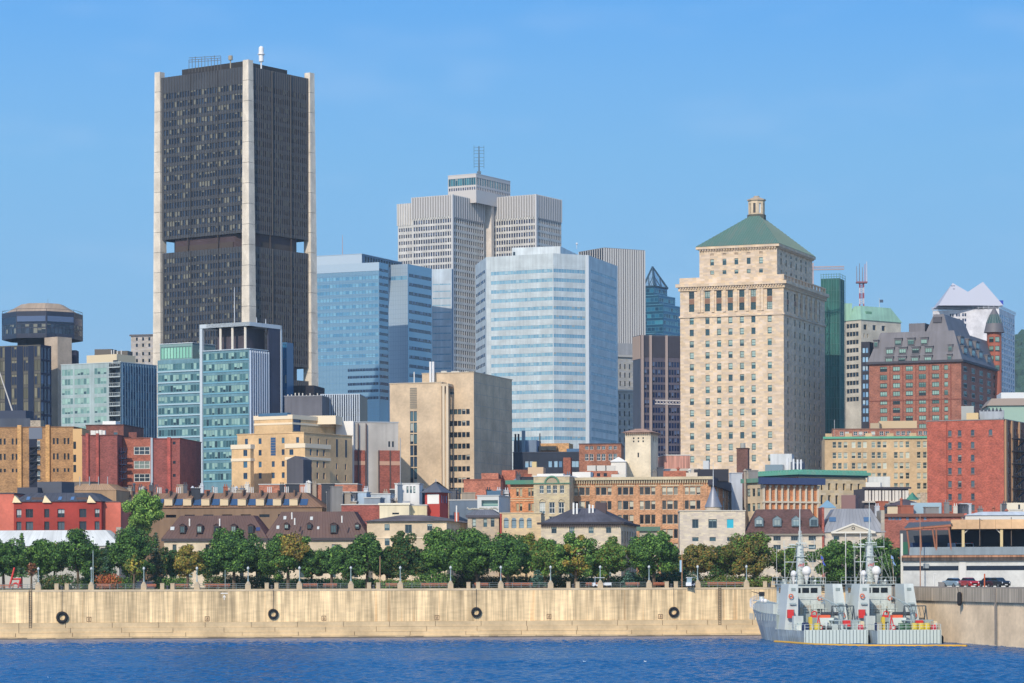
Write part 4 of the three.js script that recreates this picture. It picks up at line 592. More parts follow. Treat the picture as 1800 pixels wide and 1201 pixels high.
// ================================================================ white twin-peaked tower
{
  const D = 1700, g = thing('twin_peaked_tower', 'white tower with two folded peaks on its roof, behind the brick hotel', 'tower', P(1712, 860, D + 20).setY(ground(D))), wh = M('#d3d0d2', { t: 'mottle', r: .6 }), wg = M('#bdbdc4', { r: .6 });
  const b = bld({ into: g, pts: plan2(1640, 1757, 1784, D, 20, 620), top: Yp(1757, 543, D), base: ground(D), mat: wh }), f = b.fs[0], s = b.fs[1]; b.fac(0, seq(552, 690, 16).map((y) => ({ v0: f.V(1740, y + 2.6), v1: f.V(1740, y - 2.6), us: [[1643, 5], [1654, 5], [1672, 5], [1683, 5], [1694, 5], [1755 - 2, 4], [1762, 0]].filter((q) => q[1]).flatMap(([x]) => [0, 1].map((k) => [f.U(x + k * 4 - 1.5), f.U(x + k * 4 + 1.5)])) })), { d: .4, style: S.navy }); b.fac(1, b.even(1, 7, .4, .4, .7, b.y0 + 40, 26, b.y1 - 2, .66), { d: .3, style: S.paleShade, mat: wh }); b.end({ coping: wh });
  const rl = new MB(); for (const h of [f, s]) { for (const v of [.9, 1.8]) rl.cyl(at(h, -1, b.y1 + v, .6), at(h, h.L + 1, b.y1 + v, .6), .14, .14, 4); const n = Math.round(h.L / 3); for (let k = 0; k <= n; k++) rl.cyl(at(h, h.L * k / n, b.y1, .6), at(h, h.L * k / n, b.y1 + 1.9, .6), .12, .12, 4); } part(g, 'roof_rail', rl, M('#c9c9cf'));
  // folded roof: outline with two peaks, given depth and a slope front and back
  const q3 = (x, y, dz) => { const p = P(x, y, D + 16); p.z += dz; return p; }, bf = [1644, 1675, 1699, 1728, 1757].map((x) => q3(x, 541, 14)), bb = [1644, 1675, 1699, 1728, 1757].map((x) => q3(x, 541, -14)), a1 = q3(1675, 497.5, 0), a2 = q3(1728, 495.5, 0), sd = q3(1699, 515, 6), sb = q3(1699, 515, -6), mb = new MB();
  for (const t of [[bf[0], bf[1], a1], [bf[1], sd, a1], [bf[1], bf[2], sd], [bf[2], bf[3], sd], [bf[3], a2, sd], [bf[3], bf[4], a2], [bb[1], bb[0], a1], [bb[2], bb[1], a1], [a1, sb, bb[2]], [sb, a2, bb[2]], [bb[3], bb[2], a2], [bb[4], bb[3], a2], [bf[4], bb[4], a2], [bb[0], bf[0], a1], [a1, sd, sb], [sd, a2, sb]]) mb.tri(...t); part(g, 'peaked_roof', mb, wg); const vn = new MB(), vp = (x, y) => { const p = P(x, y, D + 8); return { ...WORLD, o: V3(p.x, p.y, p.z) }; }; for (const [x, y] of [[1676, 502], [1680, 502], [1679, 508]]) { const q = vp(x, y), dz = 14 * (y - 497) / 44 - 8; vn.box(q, -.55, .55, -.55, .55, dz - .4, dz + .5); } part(g, 'roof_vent', vn, M('#2e3a66')); const bl = new MB(), bp = P(1758, 533, D + 12); bl.box({ ...WORLD, o: V3(bp.x, bp.y, bp.z) }, -1.2, 1.4, -1.3, 1.3, 0, 3); part(g, 'blue_box', bl, M('#2a44b0')); flushRest(g);
}

// ================================================================ brick hotel with grey mansard and turret
{
  const D = 1000, brick = M('#9c6450', { t: 'brick' }), slate = M('#6d6a6e', { t: 'metal', r: .6 }), g = thing('brick_hotel', 'large red brick hotel with grey mansard roof and dormer rows', 'hotel', P(1650, 860, D + 18).setY(ground(D)));
  const b = bld({ into: g, pts: plan2(1528, 1690, 1757, D, 22, 680), top: Yp(1690, 634.5, D), base: ground(D), mat: brick }), f = b.fs[0], s = b.fs[1], xs = [1553.8, 1576.4, 1599, 1622, 1645.3], ys = seq(647.5, 779, 10);
  const R = (fc, ref, y, h, list, w, st) => ({ v0: fc.V(ref, y + h / 2), v1: fc.V(ref, y - h / 2), us: list.map((x) => [fc.U(x - w / 2), fc.U(x + w / 2)]), style: st });
  const rows = ys.map((y) => { const r = R(f, 1620, y, 9, xs, 12.6, S.hotel); r.us.push([f.U(1660.5), f.U(1667)]); return r; }); b.fac(0, rows, { d: .25 }); b.fac(1, ys.map((y) => R(s, 1692, y, 9, [1697.5, 1711.5, 1725.5, 1739, 1750], 6, S.hotel)), { d: .25, mat: brick });
  for (const x of [1565, 1587.6, 1610.4, 1633.6, 1655, 1672]) b.add('brick_pier', (m) => m.box(f, f.U(x) - .16, f.U(x) + .16, b.y0, b.y1 - 1, 0, .25), M('#8a4e3e', { t: 'brick' })); b.band('string_course', [0, 1], f.V(1690, 702), f.V(1690, 700.6), .15, M('#8a4e3e')); b.band('eaves', [0, 1], b.y1 - .3, b.y1 + .5, .9, M('#4c4a50')); b.end({ roof: false });
  const y1 = Yp(1690, 579, D); b.hip('mansard_roof', .4, b.y1 + .5, 3.2, y1, slate); const dorm = (h, x, y, w, ht, lean) => { const u0 = h.U(x - w / 2), u1 = h.U(x + w / 2), v0 = h.V(1690, y + ht / 2), v1 = h.V(1690, y - ht / 2), k = clamp((v0 - b.y1) / (y1 - b.y1), 0, 1), z = .35 - k * 3.6 + .5; const mb = new MB(); mb.box(h, u0 - .25, u1 + .25, v0 - .3, v1 + .5, z - 3.2, z); mb.box(h, u0 - .4, u1 + .4, v1 + .5, v1 + .75, z - 3.2, z + .3); part(g, 'dormer', mb, slate); const bw = { f: h }; const st = S.hotel; const m = addMesh(g, 'window', st[(rnd() * 8) | 0], WIN), p = at(h, (u0 + u1) / 2, (v0 + v1) / 2, z + .02); m.position.set(p.x - g.position.x, p.y - g.position.y, p.z - g.position.z); m.rotation.y = h.ang; m.scale.set(u1 - u0, v1 - v0, 1); };
  for (const x of [1564.6, 1587.2, 1610, 1633]) { dorm(f, x, 630, 12, 7.5); dorm(f, x, 614, 12, 8.5); } for (const x of [1578, 1600.5, 1623.6]) dorm(f, x, 598, 10.5, 9); dorm(f, 1539, 600, 6, 9); dorm(f, 1670.5, 612, 6, 8); dorm(f, 1670.5, 629, 6, 7.5); for (const x of [1699, 1713, 1726]) for (const y of [597, 614]) dorm(s, x, y, 5.5, 9); dorm(s, 1739, 618, 5, 9);
  const ph = bld({ into: g, pts: plan2(1628, 1668, 1707, D + 16, 22, 570), top: y1 + .4, base: y1 - .5, mat: slate }); ph.end({ roof: false }); ph.hip('penthouse_roof', .1, y1 + .4, 2.2, Yp(1668, 551, D + 16), slate); const vt = new MB(); vt.box(ph.fs[0], ph.fs[0].U(1640), ph.fs[0].U(1655), Yp(1650, 566, D + 16), Yp(1650, 556, D + 16), -3, -.75); part(g, 'roof_vent', vt, M('#57555a')); const p2 = bld({ into: g, pts: plan2(1598, 1626, 1640, D + 20, 22, 572), top: Yp(1615, 568, D + 20), base: y1 - .4, mat: slate }); p2.end();
  // turret with cone
  const tc = P(1748, 600, D + 50), tb = new MB(); tb.cyl(V3(tc.x, ground(D), tc.z), V3(tc.x, Yp(1746, 585, D + 50), tc.z), 2.6, 2.6, 16); part(g, 'turret', tb, M('#a8604a', { t: 'brick' })); const yk = Yp(1746, 585, D + 50), cn = new MB(); cn.cyl(V3(tc.x, yk, tc.z), V3(tc.x, yk + 3.2, tc.z), 3.7, 2.9, 16); part(g, 'turret_eaves', cn, slate); const c1 = new MB(); c1.cyl(V3(tc.x, yk + 3.2, tc.z), V3(tc.x, yk + 6.4, tc.z), 2.9, 1.6, 16); part(g, 'cone_glazing', c1, M('#46605e', { r: .2 })); const c2 = new MB(); c2.cyl(V3(tc.x, yk + 6.4, tc.z), V3(tc.x, Yp(1739, 539, D + 50), tc.z), 1.6, .05, 16); part(g, 'cone_roof', c2, slate); const rb = new MB(); for (let k = 0; k < 16; k++) { const a = k / 16 * 6.283; rb.cyl(V3(tc.x + 2.95 * Math.cos(a), yk + 3.2, tc.z + 2.95 * Math.sin(a)), V3(tc.x + 1.65 * Math.cos(a), yk + 6.4, tc.z + 1.65 * Math.sin(a)), .07, .07, 4); } part(g, 'cone_rib', rb, M('#8a8f8c')).userData.kind = 'stuff';
  for (const y of [597, 613, 630, 647]) for (const a of [-.55, .25]) { const m = addMesh(g, 'window', S.hotel[(rnd() * 8) | 0], WIN); m.position.set(tc.x + Math.sin(a) * 2.66 - g.position.x, Yp(1746, y, D + 48) - g.position.y, tc.z + Math.cos(a) * 2.66 - g.position.z); m.rotation.y = a; m.scale.set(1.6, 1.9, 1); }
  const wg = bld({ into: g, pts: plan1(1514, 1529, D + 14, 22, 12, 680), top: Yp(1520, 601, D + 14), base: ground(D), mat: M('#33333d', { t: 'metal' }) }); wg.fac(0, wg.rows(0, [616, 632, 648, 663, 678.5, 693.5, 708, 722, 737], 9, [1519.2, 1524.6], 4.2), { d: .2, style: S.paleShade }); wg.end(); flushRest(g);
}
// ================================================================ middle city
const boxOn = (g, name, xl, xr, yt, D, base, depth, mat, deg = 10) => { const mb = new MB(); mb.prism(plan1(xl, xr, D, deg, depth, yt), base, Yp((xl + xr) / 2, yt, D)); return part(g, name, mb, mat); };
const rod = (g, name, px, yt, D, y0, r, mat) => { const mb = new MB(), p = P(px, yt, D); mb.cyl(V3(p.x, y0, p.z), V3(p.x, p.y, p.z), r, r, 6); return part(g, name, mb, mat); };
const mk = (name, label, pts, top, mat, o = {}) => bld({ name, label, pts, top, mat, ...o });
const vent = (g, D, base, list, mat) => { for (const [x, yt, w] of list) boxOn(g, 'roof_vent', x - w / 2, x + w / 2, yt, D, base, w * D / F, mat); };
const GREY = M('#a9adb0', { t: 'metal' }), PALE = M('#d9d6cd', { t: 'mottle' }), DARK = M('#2b2f38', { t: 'metal' }), SLATE = M('#5c5e66', { t: 'metal', r: .6 });

{ // tan concrete slab
  const D = 800, tan = M('#d0b796', { t: 'mottle' }), g = thing('concrete_slab_block', 'tan concrete office block with blank grey flank and few window strips', 'office building', P(790, 860, D + 10).setY(ground(D)));
  const b = bld({ into: g, pts: plan2(742, 833, 900, D, 18, 700), top: Yp(833, 655, D), base: ground(D), mat: tan }), f = b.fs[0], ys = [724, 744.5, 764.5, 784.5, 804.5, 824.5, 844.5, 862], o5 = winStyle({ bw: .05, frame: '#4a4a48', pb: .1, glass: ['#141a26', '#1c2632', '#3f5258', '#101620'] });
  b.fac(0, [...b.rows(0, ys, 9.2, [793.5, 801, 808, 815.3, 822.7], 6.2), { v0: f.V(795, 694), v1: f.V(795, 683), us: [[f.U(790.5), f.U(798.5)]], style: winStyle({ bw: .1, frame: '#b0a898', pb: 1, blind: '#a8a296' }) }, { v0: f.V(822, 691), v1: f.V(822, 683.4), us: [[f.U(820), f.U(824)]], style: S.dark }].sort((p, q) => p.v0 - q.v0).filter((r, i, a) => !i || r.v0 >= a[i - 1].v1), { d: .3, style: o5 });
  b.fac(1, [], {}); b.add('panel_joint', (m) => { const s = b.fs[1]; for (let k = 1; k < 6; k++) m.box(s, s.L * k / 6 - .04, s.L * k / 6 + .04, b.y0, b.y1, 0, .03); for (let y = 672; y < 860; y += 20) m.box(s, 0, s.L, s.V(833, y) - .04, s.V(833, y) + .04, 0, .034); }, M('#a39c94')).userData.kind = 'stuff'; b.end({ coping: M('#c9b79c') });
  const c = bld({ into: g, pts: plan1(685, 776, D + 1, 18, 5, 700), top: Yp(776, 674, D + 1), base: ground(D), mat: tan }), h = c.fs[0]; c.fac(0, [...[732, 752, 772, 792, 812, 832, 850].map((y) => ({ v0: h.V(727, y + 9), v1: h.V(727, y - 9), us: [[h.U(721), h.U(726.6)], [h.U(727.4), h.U(733)]], style: winStyle({ bw: .05, frame: '#33414c', pb: .15, glass: ['#33465a', '#4f6a72', '#202c3a'] }) }))], { d: .25 });
  const lv = new MB(); for (let k = 0; k < 12; k++) lv.box(h, h.U(721), h.U(733), h.V(727, 718 - k * 3.1), h.V(727, 716 - k * 3.1), 0, .12); part(g, 'louvre', lv, M('#8f8676')).userData.kind = 'stuff'; c.end({ coping: M('#c9b79c') });
  boxOn(g, 'link_wall', 776, 787, 679, D + 1, ground(D), 3, tan, 18); for (const x of [779.6, 786.2]) { const mb = new MB(), p = P(x, 760, D - 2); mb.box({ ...WORLD, o: V3(p.x, 0, p.z) }, -.3, .3, ground(D), Yp(x, 679, D - 2), -.3, .3); part(g, 'slim_pier', mb, M('#e0cdb0')); } const tp = new MB(); tp.prism(plan1(775, 788, D - 2, 18, 4, 676), Yp(780, 679, D - 2), Yp(780, 674.5, D - 2)); part(g, 'canopy', tp, M('#cbb79a'));
  for (const x of [756.5, 761.5]) rod(g, 'flue', x, 636, D + 2, c.y1 - .6, .35, M('#e8e6e2')); rod(g, 'bracket_mast', 728, 654, D + 3, c.y1 - .6, .18, M('#dcdad4')); vent(g, D + 6, b.y1 - .6, [[780, 652, 10], [800, 652.5, 14], [820, 653, 6]], M('#cfcabd')); flushRest(g);
}
{ // grey clad and brick theatre-like block
  const D = 770, g = thing('clad_block', 'grey metal clad block over red brick base, next to the tan slab', 'building', P(650, 860, D + 10).setY(ground(D)));
  const b = bld({ into: g, pts: plan1(619, 700, D, -14, 24, 780), top: Yp(660, 743, D), base: ground(D), mat: M('#b5b0a8', { t: 'metal' }) }), f = b.fs[0]; b.fac(0, [{ v0: f.V(684, 786), v1: f.V(684, 776), us: [[f.U(682.5), f.U(686)], [f.U(689), f.U(692.5)]], style: S.dark }], { d: .3 });
  const br = M('#9a5646', { t: 'brick' }); for (const [a, e] of [[620, 641], [665, 703]]) b.add('brick_panel', (m) => m.box(f, f.U(a), f.U(e), b.y0, f.V(660, 792), 0, .5), br); b.add('stone_band', (m) => { for (const [a, e] of [[620, 641], [665, 703]]) m.box(f, f.U(a), f.U(e), f.V(660, 818), f.V(660, 811), .4, .58); }, M('#c49a80')); b.add('downpipe', (m) => { for (const x of [628, 642, 664, 684]) m.box(f, f.U(x), f.U(x) + .3, b.y0, f.V(660, x > 660 ? 792 : 745), .5, .7); }, M('#5c4a46')); b.end({ coping: M('#b9bdbf') });
  boxOn(g, 'white_cabin', 590, 621, 740.5, D - 2, ground(D), 10, M('#ece8e0'), 12); rod(g, 'lamp_arm', 703.5, 770, D - 12, ground(D), .12, GREY); flushRest(g);
}
{ // yellow stepped building
  const g = thing('yellow_stepped_building', 'stepped yellow stucco building with cream bands and terraces', 'apartment building', P(510, 870, 750).setY(ground(740))), Yl = M('#dfba88', { t: 'mottle' }), YlS = Yl, cream = M('#efdcbc'), ws = winStyle({ bw: .08, bh: .06, frame: '#4a6a80', mull: 1, pb: .15, glass: ['#1c3450', '#2c4c6c', '#44708c'] });
  const blk = (xl, xc, xr, yt, D) => bld({ into: g, pts: plan2(xl, xc, xr, D, 30, 800), top: Yp(xc, yt, D), base: ground(740), mat: Yl });
  const A = blk(447, 514, 592, 729, 752), af = A.fs[0]; A.fac(0, [], {}); A.fac(1, [{ v0: A.fs[1].V(516, 758), v1: A.fs[1].V(516, 736), us: [[A.fs[1].U(515.5), A.fs[1].U(529)]], style: winStyle({ bw: .04, frame: '#2c4460', pb: 0, glass: ['#24406a', '#2c4c78'] }) }], { mat: YlS }); A.band('cream_band', [0, 1], A.y1 - 1.1, A.y1, .15, cream); A.band('cream_band', [0, 1], af.V(514, 746), af.V(514, 742.5), .1, cream); A.end(); const sk = new MB(); sk.box(af, af.U(455), af.U(506), A.y1 - .2, A.y1 + .55, -1.4, .2); part(g, 'skylight', sk, M('#4c6f8c', { r: .2 })); boxOn(g, 'roof_drum', 520, 590, 731, 762, A.y1 - 2, 8, cream);
  const B = blk(417, 534, 619, 761, 744); B.fac(0, [...[775, 795.5, 816, 836].map((y, k) => ({ v0: B.fs[0].V(480, y + 5), v1: B.fs[0].V(480, y - 5), us: [433, 457, ...(k > 1 ? [480] : []), 497.5, 523].map((x) => [B.fs[0].U(x - 2.6), B.fs[0].U(x + 2.6)]) }))], { d: .2, style: ws }); B.add('tall_window', (m) => { for (let k = 0; k < 7; k++) m.box(B.fs[0], B.fs[0].U(476), B.fs[0].U(484.5), B.fs[0].V(480, 801 - k * 4.6), B.fs[0].V(480, 797 - k * 4.6), 0, .06); }, M('#3a5c84', { r: .2 })); B.fac(1, [775, 817, 837].map((y) => ({ v0: B.fs[1].V(545, y + (y < 780 ? 5 : 5.5)), v1: B.fs[1].V(545, y - 5), us: [546, 560, 575, 592, 607.6].filter((x) => y < 780 ? x < 580 : x > 585).map((x) => [B.fs[1].U(x - 1.4), B.fs[1].U(x + 1.4)]) })), { d: .2, style: ws, mat: YlS }); for (const x of [592, 608]) B.add('slot_window', (m) => m.box(B.fs[1], B.fs[1].U(x - 1.4), B.fs[1].U(x + 1.4), B.fs[1].V(600, 804), B.fs[1].V(600, 773), 0, .05), M('#26384c', { r: .2 })); B.end({ coping: YlS });
  const C = blk(407, 440, 446, 782, 738); C.fac(0, C.rows(0, [796.5, 817, 837], 11, [431], 7), { d: .2, style: ws }); C.fac(1, [], { mat: YlS }); const Dd = blk(502, 536, 580, 780, 734); Dd.fac(0, Dd.rows(0, [795], 10, [512], 7), { d: .2, style: ws }); Dd.fac(1, Dd.rows(1, [796, 816.5, 836.5], 11, [546.5, 558, 569.6], 3.6), { d: .2, style: ws, mat: YlS }); for (const q of [C, Dd]) { q.band('cream_band', [0, 1], q.y1 - 1, q.y1 + .1, .18, cream); q.band('cream_band', [0, 1], q.fs[0].V(430, 811), q.fs[0].V(430, 806), .15, cream); q.end(); }
  const gb = plan2(504, 533, 548, 716, 20, 830), gy = Yp(520, 808, 716), mb = new MB(); mb.prism(gb, ground(716), gy, false); const R1 = { x: (gb[0].x + gb[1].x) / 2, z: (gb[0].z + gb[1].z) / 2 }, R2 = { x: (gb[2].x + gb[3].x) / 2, z: (gb[2].z + gb[3].z) / 2 }, ry = gy + .9; mb.tri(V3(gb[0].x, gy, gb[0].z), V3(gb[1].x, gy, gb[1].z), V3(R1.x, ry, R1.z)); mb.quad(V3(gb[1].x, gy, gb[1].z), V3(gb[2].x, gy, gb[2].z), V3(R2.x, ry, R2.z), V3(R1.x, ry, R1.z)); mb.quad(V3(gb[3].x, gy, gb[3].z), V3(gb[0].x, gy, gb[0].z), V3(R1.x, ry, R1.z), V3(R2.x, ry, R2.z));
  const dk = single('gabled_shed', 'plain charcoal gabled block in front of the yellow stepped building', 'shed', mb, M('#55545a', { t: 'metal' })); flushRest(g);
}
{ // tan brick warehouse at the edge
  const D = 770, br = M('#a57e54', { t: 'brick' }), b = mk('tan_brick_warehouse', 'tan brick warehouse with raised piers and paired small windows', plan1(-40, 129, D, 6, 26, 800), Yp(60, 752, D), br), f = b.fs[0];
  const rows = [776, 803, 827].map((y, k) => ({ v0: f.V(60, y + (k > 1 ? 3.2 : 5.4)), v1: f.V(60, y - (k > 1 ? 3.2 : 5.4)), us: [1, 8, 22, 29, 94.5, 101, 113.5, 120].map((x) => [f.U(x - 1.7), f.U(x + 1.7)]), style: S.dark })); b.fac(0, rows, { d: .3 }); for (const [a, e] of [[31.5, 38.5], [81, 88]]) b.add('pier', (m) => m.box(f, f.U(a), f.U(e), b.y0, f.V(60, 747.5), 0, .7), M('#c89a60', { t: 'brick' })); b.add('stair_slot', (m) => m.box(f, f.U(51), f.U(65), b.y0, f.V(60, 772), 0, .12), M('#1c2438')); b.add('slot_wall', (m) => m.box(f, f.U(51), f.U(74), f.V(60, 772), b.y1, 0, .14), M('#6e7684')); b.add('fire_stair', (m) => { for (let k = 0; k < 5; k++) { const y = 786 + k * 13; m.box(f, f.U(52), f.U(70), f.V(60, y + 1), f.V(60, y), .1, 1.1); m.cyl(at(f, f.U(52), f.V(60, y + 12), .7), at(f, f.U(68), f.V(60, y), .7), .14, .14, 4); } }, M('#2c3038')); for (const y of [783, 810, 836]) b.window(f, f.U(65.5), f.U(70.5), f.V(60, y + 8), f.V(60, y - 8), .16, S.white); b.end({ coping: M('#8a6440') }); boxOn(b.g, 'penthouse', -30, 53, 736, D + 14, b.y1 - .6, 8, M('#4c5360', { t: 'metal' })); boxOn(b.g, 'penthouse', -20, 45, 722, D + 18, b.y1 - .6, 6, M('#3e4658')); boxOn(b.g, 'chimney', 53, 71, 739, D + 6, b.y1 - .6, 3, M('#a89a86', { t: 'brick' }));
  const cm = new MB(), p0 = P(26, 736, D + 20), p1 = P(-6, 640, D + 20); cm.cyl(p0, p1, .22, .12, 5); single('crane_boom', 'thin pale boom leaning above the tan warehouse roof', 'crane', cm, M('#d6cfc4'));
}
{ // cream lift tower and the red brick blocks
  const c = mk('cream_lift_tower', 'narrow cream stucco lift tower joined to the tan warehouse', plan1(128, 144, 760, 6, 8, 800), Yp(135, 754, 760), M('#d9b078')); c.fac(0, c.rows(0, [783, 806, 824], 13, [131], 5), { style: S.dark }); c.end();
  const br = M('#8c4e46', { t: 'brick' }), b = mk('red_brick_block', 'dark red brick block with buttresses and iron fire stairs', plan1(144, 206, 748, 8, 24, 800), Yp(180, 766, 748), br), f = b.fs[0]; b.fac(0, [], {}); for (const x of [154, 172]) b.add('buttress', (m) => m.box(f, f.U(x - 2.4), f.U(x + 2.4), b.y0, f.V(x, 762), 0, .6), M('#a85346', { t: 'brick' })); b.end({ coping: M('#6a3a34') }); vent(b.g, 756, b.y1 - .6, [[163, 757, 8], [170, 757, 5], [176, 756, 5], [182, 757, 5]], M('#e0ddd4'));
  const b2 = mk('brown_brick_block', 'brown brick block with a bricked-up opening above the red block', plan1(151, 217, 772, 8, 20, 780), Yp(185, 748, 772), M('#7d4c40', { t: 'brick' })); b2.fac(0, b2.rows(0, [761], 10, [203], 8), { style: winStyle({ bw: .08, frame: '#8a5446', pb: 1, blind: '#a8685a' }), d: .15 }); b2.end({ coping: M('#5c3a34') }); boxOn(b2.g, 'roof_unit', 180, 203, 740.5, 778, b2.y1 - .6, 4, M('#eeece6'));
  const e = mk('fire_escape_block', 'brick loft with tall many-paned windows behind a fire escape', plan1(216, 266, 752, 8, 20, 800), Yp(240, 771, 752), M('#a3604c', { t: 'brick' })), h = e.fs[0]; const tall = winStyle({ frame: '#d8d8d0', mull: 2, rail: 1, bw: .04, bh: .06, pb: .2, glass: ['#34404a', '#5a6a6a', '#1c2228', '#7d8c84'] }); e.fac(0, [792.5, 817.5, 840].map((y) => ({ v0: h.V(250, y + 7), v1: h.V(250, y - 7), us: [[h.U(235), h.U(263.5)]], style: tall })), { d: .3 }); e.add('fire_escape', (m) => { for (const y of [795, 806, 817, 830, 842]) { m.box(h, h.U(204), h.U(228), h.V(250, y + .8), h.V(250, y), 2.2, 3.6); for (let k = 0; k <= 6; k++) m.cyl(at(h, h.U(204 + k * 4), h.V(250, y), 3.6), at(h, h.U(204 + k * 4), h.V(250, y - 7), 3.6), .06, .06, 4); m.cyl(at(h, h.U(206), h.V(250, y + 10), 3), at(h, h.U(226), h.V(250, y), 3), .12, .12, 4); } }, M('#34486a')); e.end({ coping: M('#8a5a4c') }); boxOn(e.g, 'chimney', 226, 240, 760, 760, e.y1 - .6, 3, M('#7d4a40', { t: 'brick' }));
  const d = mk('red_brick_gable_block', 'plain red brick block with grey downpipe and one buttress', plan1(266, 316, 742, 8, 22, 810), Yp(290, 772, 742), M('#8f4e46', { t: 'brick' })), k = d.fs[0]; d.fac(0, d.rows(0, [779, 813, 836], 5, [306], 5), { style: S.dark }); d.add('downpipe', (m) => m.box(k, k.U(265.5), k.U(269), d.y0, k.V(270, 770), 0, .5), M('#a9b4bc')); d.add('buttress', (m) => m.box(k, k.U(295), k.U(300.5), d.y0, k.V(298, 769), 0, .6), M('#b5584c', { t: 'brick' })); d.end({ coping: M('#7a3a34') });
}
{ // behind the orange building: modern penthouses, brick, cream tower
  const a = mk('dark_penthouse_block', 'dark modern block with blue-grey plant rooms and chimneys', plan1(902, 1020, 835, 4, 22, 800), Yp(960, 796, 835), M('#2f3848', { t: 'metal' })), f = a.fs[0]; a.fac(0, a.rows(0, [816], 11, [926, 934, 967, 977, 985, 1008, 1014], 6), { style: S.paleShade, d: .2 }); a.end({ coping: M('#4a5262') }); boxOn(a.g, 'plant_room', 903, 943, 774, 842, a.y1 - .6, 8, M('#74869c', { t: 'metal' })); boxOn(a.g, 'plant_room', 943, 1000, 779.5, 846, a.y1 - .6, 8, M('#c99a66', { t: 'brick' })); const w = new MB(), p = plan1(943, 978, 844, 10, 2, 788); w.prism(p, Yp(960, 792, 844), Yp(960, 784.5, 844)); part(a.g, 'plant_window', w, M('#3c3c3a', { r: .2 })); for (const x of [906, 911.5]) rod(a.g, 'flue', x, 763, 838, a.y1, .3, M('#3a4048')); boxOn(a.g, 'flue_block', 917, 922, 757, 840, a.y1, 1.4, M('#7f97a8')); rod(a.g, 'flue', 949, 762, 838, a.y1, .2, M('#3a4048')); boxOn(a.g, 'chimney', 990, 1003, 804.5, 826, ground(826), 2.4, M('#9a5e4a', { t: 'brick' })); boxOn(a.g, 'glass_roof', 996, 1018, 789, 842, a.y1 - .6, 6, M('#4f6f90', { r: .2 }));
  const b = mk('brick_loft', 'small brick loft with paired white-framed windows beside the cream tower', plan1(1018, 1092, 815, 4, 22, 800), Yp(1055, 781, 815), M('#a06a50', { t: 'brick' })), h = b.fs[0], xs = [1031.5, 1040, 1052.5, 1061, 1073, 1081.5]; b.fac(0, [...b.rows(0, [787.5], 6, xs, 6), ...b.rows(0, [804], 12, xs, 6.4), ...b.rows(0, [835], 7, [1042, 1053, 1064], 7)], { style: S.white, d: .2 }); b.end({ coping: M('#5a4440') });
  const cr = M('#ddcdb0', { t: 'mottle' }), t = mk('cream_tower', 'square cream stucco tower with red tile eaves and tiny windows', plan2(1099, 1144, 1157, 765, 16, 800), Yp(1144, 760, 765), cr), q = t.fs[0]; t.fac(0, [...t.rows(0, [770.5, 776], 3, [1114, 1122.3, 1130.7], 2.6), ...t.rows(0, [800], 8, [1122], 2.6)], { style: S.dark, d: .3 }); t.fac(1, t.rows(1, [773], 10, [1149, 1153], 1.2), { d: .2, mat: cr }); t.end({ roof: false }); t.hip('tile_roof', .9, t.y1, 2.6, t.y1 + 1.1, M('#b08a72', { t: 'brick' })); const e = new MB(); for (let i = 0; i < 2; i++) { const s = t.fs[i], n = Math.round(s.L / .55); for (let k = 0; k < n; k++) e.box(s, s.L * (k + .2) / n, s.L * (k + .75) / n, t.y1 - .45, t.y1 - .02, 0, .7); } part(t.g, 'eaves_bracket', e, M('#a88a74')).userData.kind = 'stuff'; boxOn(t.g, 'roof_finial', 1116, 1130, 754, 770, t.y1, 2, M('#cbb59c'));
  const wh = mk('white_gabled_annex', 'white rendered annex with small gables below the cream tower', plan1(1074, 1100, 756, 4, 14, 820), Yp(1086, 812, 756), M('#e4ded2')); wh.end({ roof: false }); wh.hip('gabled_roof', .3, wh.y1, 1.8, wh.y1 + 1.3, M('#e9e4da'));
  const wl = mk('white_vent_row_block', 'low brick block with a row of white roof vents', plan1(1028, 1086, 752, 2, 14, 835), Yp(1056, 828, 752), M('#b5745a', { t: 'brick' })); wl.fac(0, wl.rows(0, [835], 6, [1041, 1052, 1064], 6), { style: S.dark }); wl.end(); for (let k = 0; k < 3; k++) boxOn(wl.g, 'roof_vent', 1032 + k * 17, 1047 + k * 17, 818.5, 756, wl.y1 - .6, 3, M('#d0ccc2'));
  const rr1 = mk('rust_stained_shed', 'rust-stained white roof shed by the foot of the stone tower', plan1(1168, 1213, 775, -6, 12, 815), Yp(1190, 801, 775), M('#c08a78', { t: 'streak' })); rr1.end({ coping: M('#d8d4cc') }); boxOn(rr1.g, 'roof_deck', 1158, 1228, 824, 764, ground(764), 10, M('#bfb4a4')); 
  const ch = mk('brick_chimney_block', 'tall dark brown brick chimney stack in front of the stone tower', plan2(1295, 1315, 1317.5, 742, 10, 810), Yp(1306, 789, 742), M('#6d4c42', { t: 'brick' })); ch.end({ coping: M('#4a3630') }); rod(ch.g, 'cowl', 1306, 779, 744, ch.y1 - .3, .7, M('#a8a8a0'));
}
